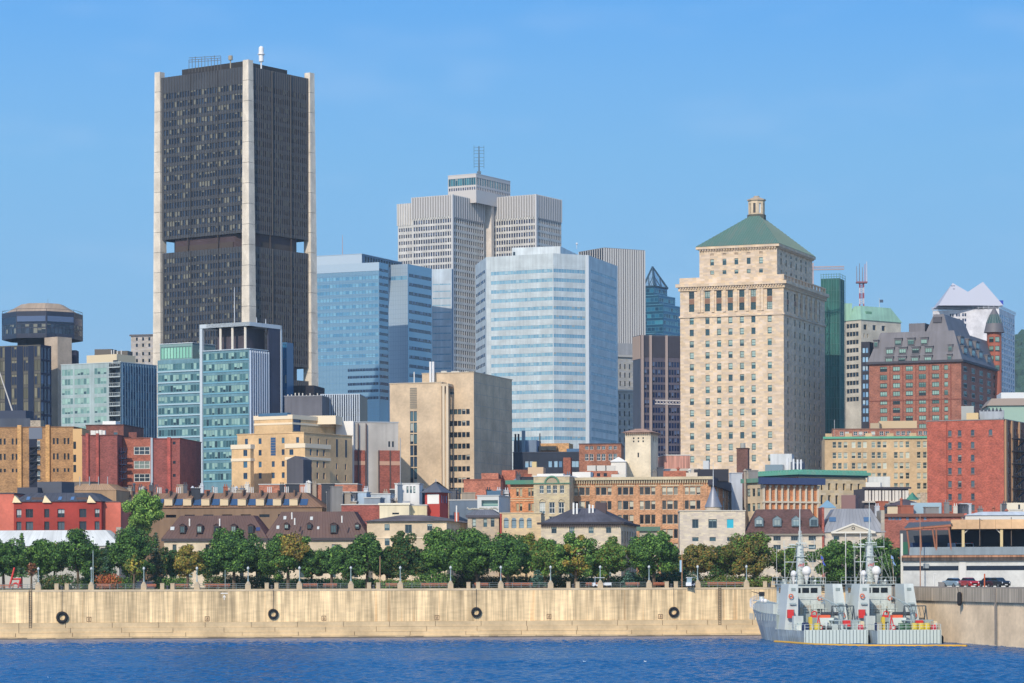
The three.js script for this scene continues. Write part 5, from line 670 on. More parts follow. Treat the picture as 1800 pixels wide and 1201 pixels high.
{ // stone bank with green copper cornice
  const D = 765, g0 = M('#d3bd98', { t: 'ashlar' }), b = mk('copper_corniced_building', 'cream stone building with bright green copper cornice and arched windows', plan2(1318, 1404, 1522, D, 58, 850), Yp(1404, 829, D), g0), s = b.fs[1], gr = M('#78b09c', { t: 'patina', r: .7 }); b.fac(0, [], { mat: M('#c98a58', { t: 'brick' }) });
  b.fac(1, [...b.rows(1, [856], 12, seq(1450, 1512, 7).map((x, k) => 1432 + k * 13), 4.4), ...b.rows(1, [879], 16, seq(0, 6, 7).map((k) => 1432 + k * 13), 5)], { style: S.dark, d: .5 }); b.band('copper_cornice', [0, 1], b.y1 - .8, b.y1, 1, gr); b.band('copper_gutter', [0, 1], b.y1 - 1.3, b.y1 - .8, .5, M('#2f5c60')); b.add('copper_tooth', (m) => { for (const i of [0, 1]) { const f = b.fs[i], n = Math.round(f.L / 1.2); for (let k = 0; k < n; k++) m.box(f, f.L * (k + .2) / n, f.L * (k + .8) / n, b.y1, b.y1 + .5, -.3, .8); } }, gr).userData.kind = 'stuff'; b.end(); boxOn(b.g, 'plant_room', 1354, 1392, 798, 790, b.y1 - .6, 8, M('#cdd0cf', { t: 'metal' })); boxOn(b.g, 'glass_roof', 1345, 1376, 817, 782, b.y1 - .6, 6, M('#7d909a', { r: .3 })); boxOn(b.g, 'plant_room', 1390, 1412, 812, 786, b.y1 - .6, 6, M('#6d7684')); vent(b.g, 784, b.y1 - .6, [[1384, 806, 4], [1395, 807, 3], [1402, 808, 3], [1408, 808, 3]], M('#d9dbdc'));
}
{ // yellow terracotta block
  const D = 845, tc = M('#d0b186', { t: 'mottle' }), b = mk('yellow_terracotta_block', 'yellow terracotta office block with green cornice and triple windows', plan1(1450, 1640, D, 4, 26, 810), Yp(1545, 768, D), tc), f = b.fs[0], trip = [[1467, 1476.6, 1486.6], [1500.6, 1511, 1520.6], [1535.6, 1545.6, 1555.4], [1575, 1585, 1595.5], [1615.3, 1626]].flat(); b.fac(0, b.rows(0, [782, 800.6, 819, 837, 855, 873], 11, trip, 7), { style: winStyle({ frame: '#e0d4b8', rail: 1, bw: .08, bh: .06, pb: .6, blind: '#c4c9b8', glass: ['#4a5654', '#66746e', '#39423f', '#8a9890'] }), d: .25 });
  b.band('green_cornice', 0, b.y1 - .5, b.y1 + .1, .5, M('#6fae92', { t: 'patina' })); for (const x of [1457, 1492, 1527, 1565, 1605]) b.add('parapet_block', (m) => m.box(f, f.U(x - 6), f.U(x + 6), b.y1, b.y1 + 1, -.4, .35), tc); b.end(); const p = bld({ into: b.g, pts: plan1(1464, 1632, D + 5, 4, 12, 760), top: Yp(1545, 754.5, D + 5), base: b.y1 - .6, mat: M('#a8705a', { t: 'brick' }) }); p.fac(0, p.rows(0, [762], 7, [1480, 1489, 1504, 1513, 1522, 1535, 1550, 1560, 1579, 1588, 1598, 1618, 1627], 7), { style: S.white, d: .15 }); p.end({ coping: M('#8a6a5a') }); boxOn(b.g, 'awning', 1546, 1612, 740, D + 12, p.y1 - .6, 8, M('#cdb48e'), 4); boxOn(b.g, 'awning', 1530, 1546, 744, D + 8, p.y1 - .6, 5, M('#b8a486'), 14); rod(b.g, 'flagpole', 1467, 738, D + 6, b.y1, .1, GREY); flushRest(b.g);
}
{ // red brick block at the right
  const D = 765, b = mk('bright_red_brick_block', 'bright red brick warehouse flank with scattered sash windows', plan2(1630, 1765, 1840, D, 24, 820), Yp(1700, 738, D), M('#b05c48', { t: 'brick' })), f = b.fs[0], s = b.fs[1], X = [1670, 1687.2, 1710], ys = [783, 805.5, 828, 851, 873.5, 893]; const sw = winStyle({ frame: '#6a6f70', rail: 1, bw: .1, bh: .06, pb: .4, glass: ['#3c4c58', '#54666e', '#20282e'] });
  const r0 = b.rows(0, [761], 10, [...X, 1741.5], 6.4); b.fac(0, [...r0, ...b.rows(0, ys, 11, X, 6.4)], { d: .25, style: sw }); b.add('sill', (m) => { for (const y of [761, ...ys]) for (const x of y === 761 ? [...X, 1741.5] : X) m.box(f, f.U(x - 4), f.U(x + 4), f.V(1700, y + 7), f.V(1700, y + 5.6), 0, .2); }, M('#8d6a5e')).userData.kind = 'stuff'; b.add('joint', (m) => m.box(f, f.U(1664), f.U(1664) + .2, b.y0, b.y1, 0, .1), M('#8d3f30'));
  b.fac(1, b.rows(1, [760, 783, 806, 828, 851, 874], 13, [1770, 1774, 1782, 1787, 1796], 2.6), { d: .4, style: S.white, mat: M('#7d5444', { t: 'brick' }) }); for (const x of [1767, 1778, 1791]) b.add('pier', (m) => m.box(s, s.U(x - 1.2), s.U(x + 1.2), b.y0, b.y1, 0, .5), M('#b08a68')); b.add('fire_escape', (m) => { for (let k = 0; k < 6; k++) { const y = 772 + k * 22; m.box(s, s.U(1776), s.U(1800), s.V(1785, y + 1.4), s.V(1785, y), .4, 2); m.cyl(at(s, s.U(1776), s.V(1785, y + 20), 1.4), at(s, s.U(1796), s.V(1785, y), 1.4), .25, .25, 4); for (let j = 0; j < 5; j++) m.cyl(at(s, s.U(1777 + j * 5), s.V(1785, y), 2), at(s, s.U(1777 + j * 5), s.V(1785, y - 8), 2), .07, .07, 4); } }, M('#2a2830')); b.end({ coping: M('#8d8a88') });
  boxOn(b.g, 'cooling_tower', 1722, 1765, 721, D + 10, b.y1 - .6, 6, M('#a4aab0', { t: 'metal' })); const cw = new MB(); for (let k = 0; k < 6; k++) { const p = P(1726 + k * 6.6, 720, D + 6); cw.cyl(V3(p.x, Yp(1740, 724, D + 8), p.z), V3(p.x, Yp(1740, 717.5, D + 8), p.z), .42, .1, 6); } part(b.g, 'fan_cowl', cw, M('#4a4e56')).userData.kind = 'stuff'; boxOn(b.g, 'tank', 1699, 1720, 726, D + 8, b.y1 - .6, 4, M('#d9bd8c')); boxOn(b.g, 'tank_canopy', 1690, 1712, 714, D + 14, b.y1 - .6, 3, M('#a9aca8'));
  const e = mk('brown_roofed_block', 'brown-roofed block with green glazing behind the red warehouse', plan1(1738, 1850, 830, 4, 20, 730), Yp(1780, 713, 830), M('#9cb8a8')); e.end({ roof: false }); e.hip('roof_slab', .6, e.y1, 1, Yp(1780, 700, 830), M('#9a8a7c')); const w2 = mk('white_roof_house', 'white plant house with domed skylight in front of the hotel', plan1(1760, 1840, 880, 4, 14, 700), Yp(1790, 690, 880), M('#dfe0de')); w2.end();
}
// ================================================================ old town, second row
const cyl = (g, name, px, y0p, y1p, D, r, mat) => { const mb = new MB(), p = P(px, y0p, D), q = P(px, y1p, D); mb.cyl(p, V3(p.x, q.y, p.z), r, r, 8); return part(g, name, mb, mat); };
const seams = (g, quad, n, mat, parent) => { const mb = new MB(); for (let k = 0; k <= n; k++) { const a = quad[0].clone().lerp(quad[1], k / n), b = quad[3].clone().lerp(quad[2], k / n); mb.cyl(a, b, .05, .05, 3); } const m = part(g, 'seam', mb, mat, parent); m.userData.kind = 'stuff'; return m; };
function roofOn(b, y1, inset, over, mat, seamMat, nPerM = 1.6) {       // mansard with standing seams
  const r = b.hip('roof_slope', over, b.y1, inset, y1, mat); if (seamMat) { const e = grow(b.pts, over), t = grow(b.pts, -inset); for (const i of [0, 1]) { const a = e[i], c = e[(i + 1) % 4], d = t[(i + 1) % 4], h = t[i]; seams(b.g, [V3(a.x, b.y1, a.z), V3(c.x, b.y1, c.z), V3(d.x, y1, d.z), V3(h.x, y1, h.z)], Math.round(b.fs[i].L * nPerM), seamMat, r); } } return r;
}
function dormer(b, i, px, py, w, h, frameM, st, slope, hood) {  // slope: (y) -> z of the roof plane
  const f = b.fs[i], u = f.U(px), v0 = f.V(px, py + h / 2), v1 = f.V(px, py - h / 2), W = w * b.D / F / 2, z = slope(v0) + .5, mb = new MB();
  mb.box(f, u - W, u + W, v0, v1, z - 2.4, z); mb.quad(at(f, u - W - .12, v1, z + .15), at(f, u, v1 + hood, z + .15), at(f, u, v1 + hood, z - 3), at(f, u - W - .12, v1, z - 3)); mb.quad(at(f, u, v1 + hood, z + .15), at(f, u + W + .12, v1, z + .15), at(f, u + W + .12, v1, z - 3), at(f, u, v1 + hood, z - 3)); mb.tri(at(f, u - W, v1, z), at(f, u + W, v1, z), at(f, u, v1 + hood, z));
  const d = part(b.g, 'dormer', mb, frameM); const m = addMesh(d, 'window', st[(rnd() * st.length) | 0], WIN), p = at(f, u, (v0 + v1) / 2, z + .03); m.position.set(p.x - b.g.position.x, p.y - b.g.position.y, p.z - b.g.position.z); m.rotation.y = f.ang; m.scale.set(W * 1.55, (v1 - v0) * .84, 1);
}
const skylight = (b, i, px, py, w, h, slope, mat) => { const f = b.fs[i], u = f.U(px), v0 = f.V(px, py + h / 2), v1 = f.V(px, py - h / 2), W = w * b.D / F / 2, mb = new MB(); const q = (a, y, o) => at(f, a, y, slope(y) + o); mb.quad(q(u - W, v0, .15), q(u + W, v0, .15), q(u + W, v1, .15), q(u - W, v1, .15)); mb.quad(q(u - W, v0, .15), q(u - W, v1, .15), q(u - W, v1, -.1), q(u - W, v0, -.1)); mb.quad(q(u + W, v1, .15), q(u + W, v0, .15), q(u + W, v0, -.1), q(u + W, v1, -.1)); mb.quad(q(u - W, v0, -.1), q(u + W, v0, -.1), q(u + W, v0, .15), q(u - W, v0, .15)); part(b.g, 'skylight', mb, mat); };
const slopeOf = (y0, y1, inset, over) => (y) => over - (inset + over) * clamp((y - y0) / (y1 - y0), 0, 1);

{ // big orange brick building
  const D = 670, br = M('#c4926a', { t: 'brick' }), stn = M('#cdbd9c', { t: 'mottle' }), b = mk('orange_brick_building', 'large orange brick building with triple windows and bracketed stone cornice', plan2(1001, 1246, 1311, D, 9, 870), Yp(1246, 839, D), br), f = b.fs[0], s = b.fs[1]; b.D = D;
  const cx = [1022.6, 1061, 1099.5, 1138, 1177.5, 1217.3], us = cx.flatMap((x) => [[f.U(x - 13.8), f.U(x - 6.6)], [f.U(x - 5.2), f.U(x + 5.2)], [f.U(x + 6.6), f.U(x + 13.8)]]), ws = winStyle({ bw: .07, bh: .06, frame: '#c9bfa8', rail: 0, pb: .5, blind: '#c9c3ac', glass: ['#23201f', '#34302c', '#1c1a1c', '#4a463e', '#8a887a'], n: 12 }); const row = (y, h) => ({ v0: f.V(1120, y + h / 2), v1: f.V(1120, y - h / 2), us }); b.fac(0, [row(863.5, 14), row(888.5, 16), row(913.5, 17), row(939, 17), row(964, 17)], { d: .35, style: ws });
  const ub = seq(0, 6, 7).map((k) => s.L * (k + .5) / 7); b.fac(1, [860, 882, 905].map((y) => ({ v0: s.V(1250, y + 9), v1: s.V(1250, y - 8), us: ub.map((u) => [u - s.L / 28, u + s.L / 28]), style: S.white })), { d: .5, mat: br }); for (const x of [1003.5, 1042, 1080.5, 1119, 1158, 1197.5, 1240]) b.add('brick_pier', (m) => m.box(f, f.U(x) - .5, f.U(x) + .5, b.y0, f.V(1120, 853), 0, .18), br); for (let k = 0; k <= 7; k++) b.add('brick_pier', (m) => m.box(s, s.L * k / 7 - .35, s.L * k / 7 + .35, b.y0, s.V(1250, 850), 0, .5), br);
  b.band('frieze', 0, f.V(1246, 854), f.V(1246, 852), .15, stn); b.band('cornice', 0, b.y1 - .5, b.y1 + .15, 1, stn); b.add('bracket', (m) => { const n = 58; for (let k = 0; k < n; k++) m.box(f, f.L * (k + .2) / n, f.L * (k + .65) / n, b.y1 - 1.3, b.y1 - .5, 0, .7); }, stn).userData.kind = 'stuff'; b.band('side_cornice', 1, b.y1 - 1.8, b.y1 + .16, 1, M('#3c3c48')); b.end({ roof: true }); boxOn(b.g, 'skylight_house', 1220, 1281, 825, D + 12, b.y1 - .6, 5, M('#33343c'), 4); boxOn(b.g, 'duct', 1236, 1246, 810, D + 14, b.y1, 2, M('#c9cccc')); boxOn(b.g, 'brick_lift_house', 1166, 1206, 828, D + 14, b.y1 - .6, 5, M('#b06a50', { t: 'brick' })); boxOn(b.g, 'white_lift_house', 1206, 1226, 831, D + 12, b.y1 - .6, 4, M('#d8c9b4')); const rd = new MB(); rd.prism(plan1(1075, 1100, D + 10, 0, 3, 834), b.y1 - .6, Yp(1088, 834, D + 10)); part(b.g, 'roof_hatch', rd, M('#dcd6c8'));
}
{ // ornate facade with arch
  const D = 668, st = M('#c6b592', { t: 'fine' }), b = mk('arched_gable_building', 'ornate pale stone building with green arched gable, beside the orange building', plan1(938, 1001, D, 9, 20, 870), Yp(970, 838, D), st), f = b.fs[0]; b.D = D; b.fac(0, [...b.rows(0, [860.5], 14, [952, 964.5, 975.3, 987.6], 7.6), ...b.rows(0, [893, 918], 20, [953, 970, 986.5], 10)], { d: .3, style: S.white }); const pz = new MB(), gr = M('#6f9078', { t: 'patina' }); pz.geo(new THREE.TorusGeometry(1.55, .22, 6, 16, Math.PI), new THREE.Matrix4().makeRotationY(f.ang).setPosition(at(f, f.U(970), f.V(970, 850), .15))); part(b.g, 'copper_arch', pz, gr); const tm = new MB(); tm.geo(new THREE.CircleGeometry(1.5, 16, 0, Math.PI), new THREE.Matrix4().makeRotationY(f.ang).setPosition(at(f, f.U(970), f.V(970, 850), .06))); part(b.g, 'tympanum', tm, M('#a89a80')); b.band('copper_band', 0, f.V(970, 850.6), f.V(970, 849), .3, gr); b.end({ coping: M('#e9e7e0') }); for (const x of [953, 986.5]) { const a = new MB(); a.geo(new THREE.TorusGeometry(.68, .12, 5, 12, Math.PI), new THREE.Matrix4().makeRotationY(f.ang).setPosition(at(f, f.U(x), f.V(x, 883), .06))); part(b.g, 'window_arch', a, st); } boxOn(b.g, 'white_parapet', 944, 990, 833, D + 8, b.y1 - .6, 3, M('#e9e6de')); boxOn(b.g, 'white_parapet', 1006, 1038, 830, D + 14, ground(D), 4, M('#e6e2da'));
}
{ // narrow orange house with green cornice
  const D = 676, b = mk('narrow_orange_house', 'narrow orange brick house with overhanging green cornice', plan1(897, 939, D, 9, 16, 870), Yp(918, 851, D), M('#cf8a5c', { t: 'brick' })), f = b.fs[0]; b.fac(0, [...b.rows(0, [866, 892], 14, [909.5, 915.5, 930.5, 936], 4.6)], { style: winStyle({ frame: '#cbbf9e', pb: .6, blind: '#b8b190', glass: ['#4a463c', '#2f2c2a'] }), d: .25 }); b.band('green_cornice', 0, b.y1 - .1, f.V(918, 844.5), 1, M('#5f8a76', { t: 'patina' })); b.add('stone_band', (m) => { for (const y of [857.5, 876, 880]) m.box(f, 0, f.L, f.V(918, y + 1), f.V(918, y), 0, .12); }, M('#d6c49c')).userData.kind = 'stuff'; b.end();
  const r = mk('plain_brick_gable', 'plain orange-red brick party walls stepping up behind the old town', plan1(815, 880, 724, 3, 20, 850), Yp(848, 844, 724), M('#b8735a', { t: 'brick' })); r.end({ coping: M('#9a5a44') }); boxOn(r.g, 'upper_wall', 846, 876, 832, 728, ground(724), 8, M('#b8735a', { t: 'brick' }), 3); boxOn(r.g, 'brown_wall', 868, 882, 835, 732, ground(724), 8, M('#7d4c40', { t: 'brick' }), 3); boxOn(r.g, 'upper_wall', 882, 906, 827, 736, ground(724), 10, M('#b86a50', { t: 'brick' }), 3); boxOn(r.g, 'brown_wall', 906, 940, 826, 746, ground(724), 8, M('#8a5a4a', { t: 'brick' }), -20); const c = mk('small_roof_lookout', 'small cream roof lookout with red square window and lantern', plan1(928, 955, 742, 6, 6, 825), Yp(940, 821.5, 742), M('#d6b894')); c.fac(0, c.rows(0, [823.5], 5.6, [939.5], 6), { style: winStyle({ bw: 0, pb: 0, glass: ['#b8442c', '#b04028'] }) }); c.end(); boxOn(c.g, 'lantern', 935, 943, 812, 744, c.y1 - .5, 1, M('#d8c08a'));
}
{ // second orange ornate building with dark cornice
  const D = 692, br = M('#cb8455', { t: 'brick' }), b = mk('round_arched_brick_building', 'orange brick building with pale pilasters and deep dark blue cornice', plan2(1308, 1342, 1437, D, 62, 870), Yp(1342, 842, D), M('#d8c4a4', { t: 'mottle' })), s = b.fs[1]; b.fac(0, b.rows(0, [866, 892], 14, [1316, 1324.5, 1333], 5.6), { style: S.sash, d: .3 }); const n = 9; for (const y of [868, 893]) for (let k = 0; k < n; k++) { } b.fac(1, [868, 896].map((y) => ({ v0: s.V(1342, y + 9), v1: s.V(1342, y - 10), us: seq(0, n - 1, n).map((k) => [s.L * (k + .12) / n, s.L * (k + .42) / n]) })), { mat: br, d: .4, style: S.dark }); for (let k = 0; k <= n; k++) b.add('pilaster', (m) => { const u = s.L * k / n; m.box(s, u - .22, u + .22, b.y0, s.V(1342, 853), 0, .4); m.box(s, u - .35, u + .35, s.V(1342, 856), s.V(1342, 853), 0, .55); }, M('#dccdb4')); b.band('stone_course', 1, s.V(1342, 884), s.V(1342, 881), .5, M('#d6c8ae')); b.band('cornice', 1, s.V(1342, 851.5), b.y1 + .3, 1.4, M('#3a4a70')); b.band('green_cornice', 0, b.y1 - .8, b.y1 + .2, .6, M('#6f9482', { t: 'patina' })); b.end();
}
{ // white pilaster house + odds at the right
  const D = 712, b = mk('white_pilaster_house', 'low pale building with a row of slim white pilasters', plan1(1520, 1597, D, -6, 12, 870), Yp(1558, 859, D), M('#5d565a')), f = b.fs[0]; b.fac(0, [], {}); for (let k = 0; k < 13; k++) b.add('pilaster', (m) => { const u = f.L * (k + .5) / 13; m.box(f, u - (k % 3 ? .22 : .4), u + (k % 3 ? .22 : .4), f.V(1558, 881), f.V(1558, 862.5), 0, .3); }, M('#e0d6c8')); b.band('roof_edge', 0, b.y1 - .1, b.y1 + .35, .6, M('#44404a')); b.band('ledge', 0, f.V(1558, 884), f.V(1558, 881), .7, M('#c9bdae')); b.end(); boxOn(b.g, 'roof_unit', 1527, 1565, 838, D + 16, ground(D), 7, M('#c9c8c0', { t: 'metal' }), 4); boxOn(b.g, 'roof_unit', 1522, 1548, 848, D + 10, ground(D), 5, M('#dedad0'));
  const c = mk('brown_shed', 'mauve-brown rendered box standing against the stone building', plan2(1479, 1504, 1511, 700, 12, 880), Yp(1490, 870.5, 700), M('#8a6a66')); c.end(); const p = mk('glass_pyramid_roof_house', 'low grey house with blue glass pyramid skylight', plan1(1440, 1470, 690, 4, 8, 890), Yp(1455, 893, 690), M('#b9b4ac')); p.end({ roof: false }); p.hip('glass_pyramid', .1, p.y1, 1.9, Yp(1452, 879, 690), M('#7da0b4', { r: .15 }));
  const q = mk('low_brown_house', 'low house with dark brown hip roof and cream walls', plan1(1560, 1625, 690, 4, 10, 890), Yp(1590, 889, 690), M('#d8c4a4')); q.fac(0, q.rows(0, [896], 7, [1589], 8), { style: S.dark }); q.end({ roof: false }); q.hip('hip_roof', .4, q.y1, 4, Yp(1560, 877, 690), M('#584c50', { t: 'roof' })); boxOn(q.g, 'chimney', 1618, 1628, 866, 694, ground(690), 1.4, M('#b09a80', { t: 'brick' })); const k = new MB(), kp = P(1604, 872, 700); k.cyl(V3(kp.x, Yp(1604, 879, 700), kp.z), V3(kp.x, Yp(1604, 866, 700), kp.z), 1.6, .1, 4); part(q.g, 'copper_turret', k, M('#4f8a76', { t: 'patina' })); boxOn(q.g, 'glasshouse', 1601, 1655, 884, 684, ground(690), 4, M('#9fb8c4', { r: .2 }));
  const r = mk('long_brick_market', 'long low brick building with brown flat roof beside the pier shed', plan1(1552, 1690, 640, 3, 14, 920), Yp(1600, 904, 640), M('#a06050', { t: 'brick' })); r.fac(0, r.rows(0, [912], 5, [1564, 1570, 1576, 1582, 1595, 1612, 1626], 5), { style: S.paleShade }); r.band('roof_edge', 0, r.y1 - .6, r.y1 + .1, .6, M('#7d5648')); r.end(); const r2 = mk('red_brick_gabled_row', 'red brick row with white arched gable windows behind the pier shed', plan1(1640, 1700, 650, 3, 10, 905), Yp(1670, 903, 650), M('#c8644c', { t: 'brick' })); r2.fac(0, r2.rows(0, [910.5], 6, [1647, 1687], 10), { style: S.white }); r2.end(); const w = mk('pale_long_roof_house', 'pale grey long-roofed building behind the pier shed', plan1(1697, 1850, 645, 2, 16, 905), Yp(1760, 906, 645), M('#d9d6ce')); w.end({ roof: false }); w.hip('metal_roof', .3, w.y1, 4, Yp(1760, 899, 645), M('#cdd2d2', { t: 'metal' })); const w2 = mk('cream_end_house', 'cream block with one dark slit window over the long pale roof', plan1(1768, 1850, 700, 2, 10, 890), Yp(1790, 884, 700), M('#e0d4bc')); w2.fac(0, w2.rows(0, [893], 12, [1791.5], 3.5), { style: S.dark }); w2.end();
}
{ // red pavilion with slate pyramid, white and grey roof boxes
  const D = 655, b = mk('red_cupola', 'red and white roof pavilion under a grey pyramid roof', plan2(747, 773, 788, D, 24, 880), Yp(773, 866, D), M('#b8443a')), f = b.fs[0]; b.fac(0, b.rows(0, [877], 13, [755, 761.5, 768], 3), { style: S.white, d: .2 }); b.add('white_panel', (m) => m.box(f, f.U(751), f.U(771.5), f.V(760, 886), f.V(760, 869), -.1, .06), M('#ece8e0')); b.fac(1, b.rows(1, [878], 13, [777, 781, 785], 2.4), { style: S.paleShade, d: .2 }); b.end({ roof: false }); b.hip('slate_roof', .8, b.y1, 2.1, Yp(766, 847, D + 3), SLATE); rod(b.g, 'finial', 766, 843, D + 3, Yp(766, 848, D), .12, GREY);
  const w = mk('white_roof_terrace_house', 'white modern roof house with deep terrace opening and grey flank', plan2(839, 877, 897, 655, 10, 890), Yp(870, 872, 655), M('#cfd0cc')), g = w.fs[0]; w.fac(0, [{ v0: g.V(860, 890), v1: g.V(860, 879.5), us: [[g.U(846), g.U(875)]], style: S.teal }], { d: 1.2 }); w.end({ coping: M('#b9bcbc') }); boxOn(w.g, 'skylight', 856, 880, 863, 662, w.y1 - .6, 3, M('#4f6c84', { r: .15 })); const rl = new MB(); for (let k = 0; k < 26; k++) { const p = P(822 + k * 2.1, 900, 648); rl.sph(V3(p.x, Yp(840, 893 + rnd() * 3, 648), p.z), .22, 5); } part(w.g, 'terrace_planting', rl, M('#b9b4a4')).userData.kind = 'stuff';
  const bx = [['white_ridged_shed', 'white corrugated roof shed with translucent panels', 574, 614, 866, 690, '#e6e8e6'], ['pale_blue_roof_box', 'pale blue-grey roof box beside the white ridged shed', 614, 644, 866, 694, '#a9bccc'], ['grey_roof_box', 'small grey roof house with a sloped glass lid', 652, 686, 869, 690, '#b9c0c4'], ['white_plant_cabin', 'white plant cabin on the roofs by the red pavilion', 694, 737, 851, 700, '#dcdad4'], ['cream_roof_box', 'long cream rendered roof box above the beige block', 667, 719, 887, 652, '#e9dcba'], ['cream_terrace_wall', 'low cream terrace wall with potted shrubs beside the red pavilion', 719, 750, 889, 654, '#e2d2a8'], ['brick_party_wall', 'low red brick party wall under the cream roof box', 600, 668, 888, 662, '#9a5448'], ['long_brick_wall', 'long orange-brown brick wall behind the dormer terrace', 455, 628, 852, 712, '#b5745a'], ['dark_roof_block', 'dark flat roof block with cables behind the red pavilion', 686, 752, 861, 706, '#3a4048'], ['grey_terrace_block', 'blue-grey roof terrace block right of the red pavilion', 790, 842, 880, 668, '#6d7c8c'], ['steel_roof_box', 'light steel roof box with railing beyond the pale blue one', 640, 668, 876, 676, '#8f9aa4']];
  for (const [n, l, a, e, y, d, h] of bx) { const q = mk(n, l, plan1(a, e, d, 5, 8, y), Yp((a + e) / 2, y, d), M(h, { t: h === '#9a5448' || h === '#b5745a' ? 'brick' : 'metal' })); if (n === 'white_ridged_shed') { for (let k = 0; k < 7; k++) q.add('panel', (m) => m.box(q.fs[0], q.fs[0].U(577 + k * 5), q.fs[0].U(580 + k * 5), q.fs[0].V(590, 878), q.fs[0].V(590, 869), 0, .1), M('#f2f0ea')); } if (n === 'cream_roof_box') { q.band('coping', 0, q.y1 - .1, q.y1 + .3, .25, M('#f0e8d0')); q.fac(0, q.rows(0, [903], 3, [695], 12), { style: S.dark }); } if (n === 'white_plant_cabin') q.fac(0, q.rows(0, [861], 12, [716, 722, 728], 3.6), { style: S.sash }); q.end({ coping: M('#c9c8c2') }); }
  reseed(77); const tiny = ['#d9d4c8', '#8d8a86', '#5a5c62', '#b0664c', '#c9ccd0', '#3c4048', '#a89a88', '#6f7f90']; // roof clutter: chimneys, hatches and units, each on its own
  const areas = [[320, 450, 853, 863, 705, 14], [455, 560, 846, 858, 708, 8], [560, 760, 852, 884, 690, 26], [790, 900, 862, 880, 690, 12], [880, 1000, 826, 846, 700, 8], [1140, 1320, 822, 838, 705, 14], [1540, 1700, 878, 900, 680, 16], [1650, 1790, 886, 900, 690, 12], [150, 320, 852, 863, 706, 16]]; const word = { '#d9d4c8': 'cream', '#8d8a86': 'grey', '#5a5c62': 'slate grey', '#b0664c': 'brick red', '#c9ccd0': 'pale grey', '#3c4048': 'black', '#a89a88': 'tan', '#6f7f90': 'blue-grey' }, where = ['behind the dormer terrace', 'by the long brick wall', 'between the beige block and the tan slab', 'beside the red roof pavilion', 'behind the ornate arched gable', 'on the roofs below the stone tower', 'among the low roofs by the red brick flank', 'at the foot of the red brick warehouse', 'below the red brick blocks']; 
  areas.forEach(([a, e, y0, y1, d, n], ai) => { for (let k = 0; k < n; k++) { const x = rr(a, e), y = rr(y0, y1), dd = d + rr(-12, 22), h = tiny[(rnd() * tiny.length) | 0], mb = new MB(), w = rr(.5, 1.6), p = P(x, y, dd), fr = frame(V3(p.x, 0, p.z), rr(-.3, .3)), yb = ground(dd) + 3, kind = rnd(); if (kind < .45) { mb.box(fr, -w, w, yb, p.y, -1, 1); mb.box(fr, -w - .12, w + .12, p.y, p.y + .18, -1.12, 1.12); } else if (kind < .75) { mb.box(fr, -.5, .5, yb, p.y, -.4, .4); mb.box(fr, -.6, .6, p.y, p.y + .2, -.5, .5); for (const o of [-.25, .25]) mb.cyl(at(fr, o, p.y + .2, 0), at(fr, o, p.y + .8, 0), .14, .12, 6); } else { mb.cyl(V3(p.x, yb, p.z), V3(p.x, p.y, p.z), .35, .3, 8); mb.cyl(V3(p.x, p.y, p.z), V3(p.x, p.y + .5, p.z), .55, .1, 8); } const nm = kind < .45 ? ['roof_hut', 'flat-topped roof hut'] : kind < .75 ? ['chimney_stack', 'two-pot chimney'] : ['roof_ventilator', 'round roof ventilator']; single(nm[0], `${word[h]} ${nm[1]} ${where[ai]}`, nm[0].split('_').pop(), mb, M(h, { t: 'metal' }), `roof clutter ${where[ai]}`); } });
}
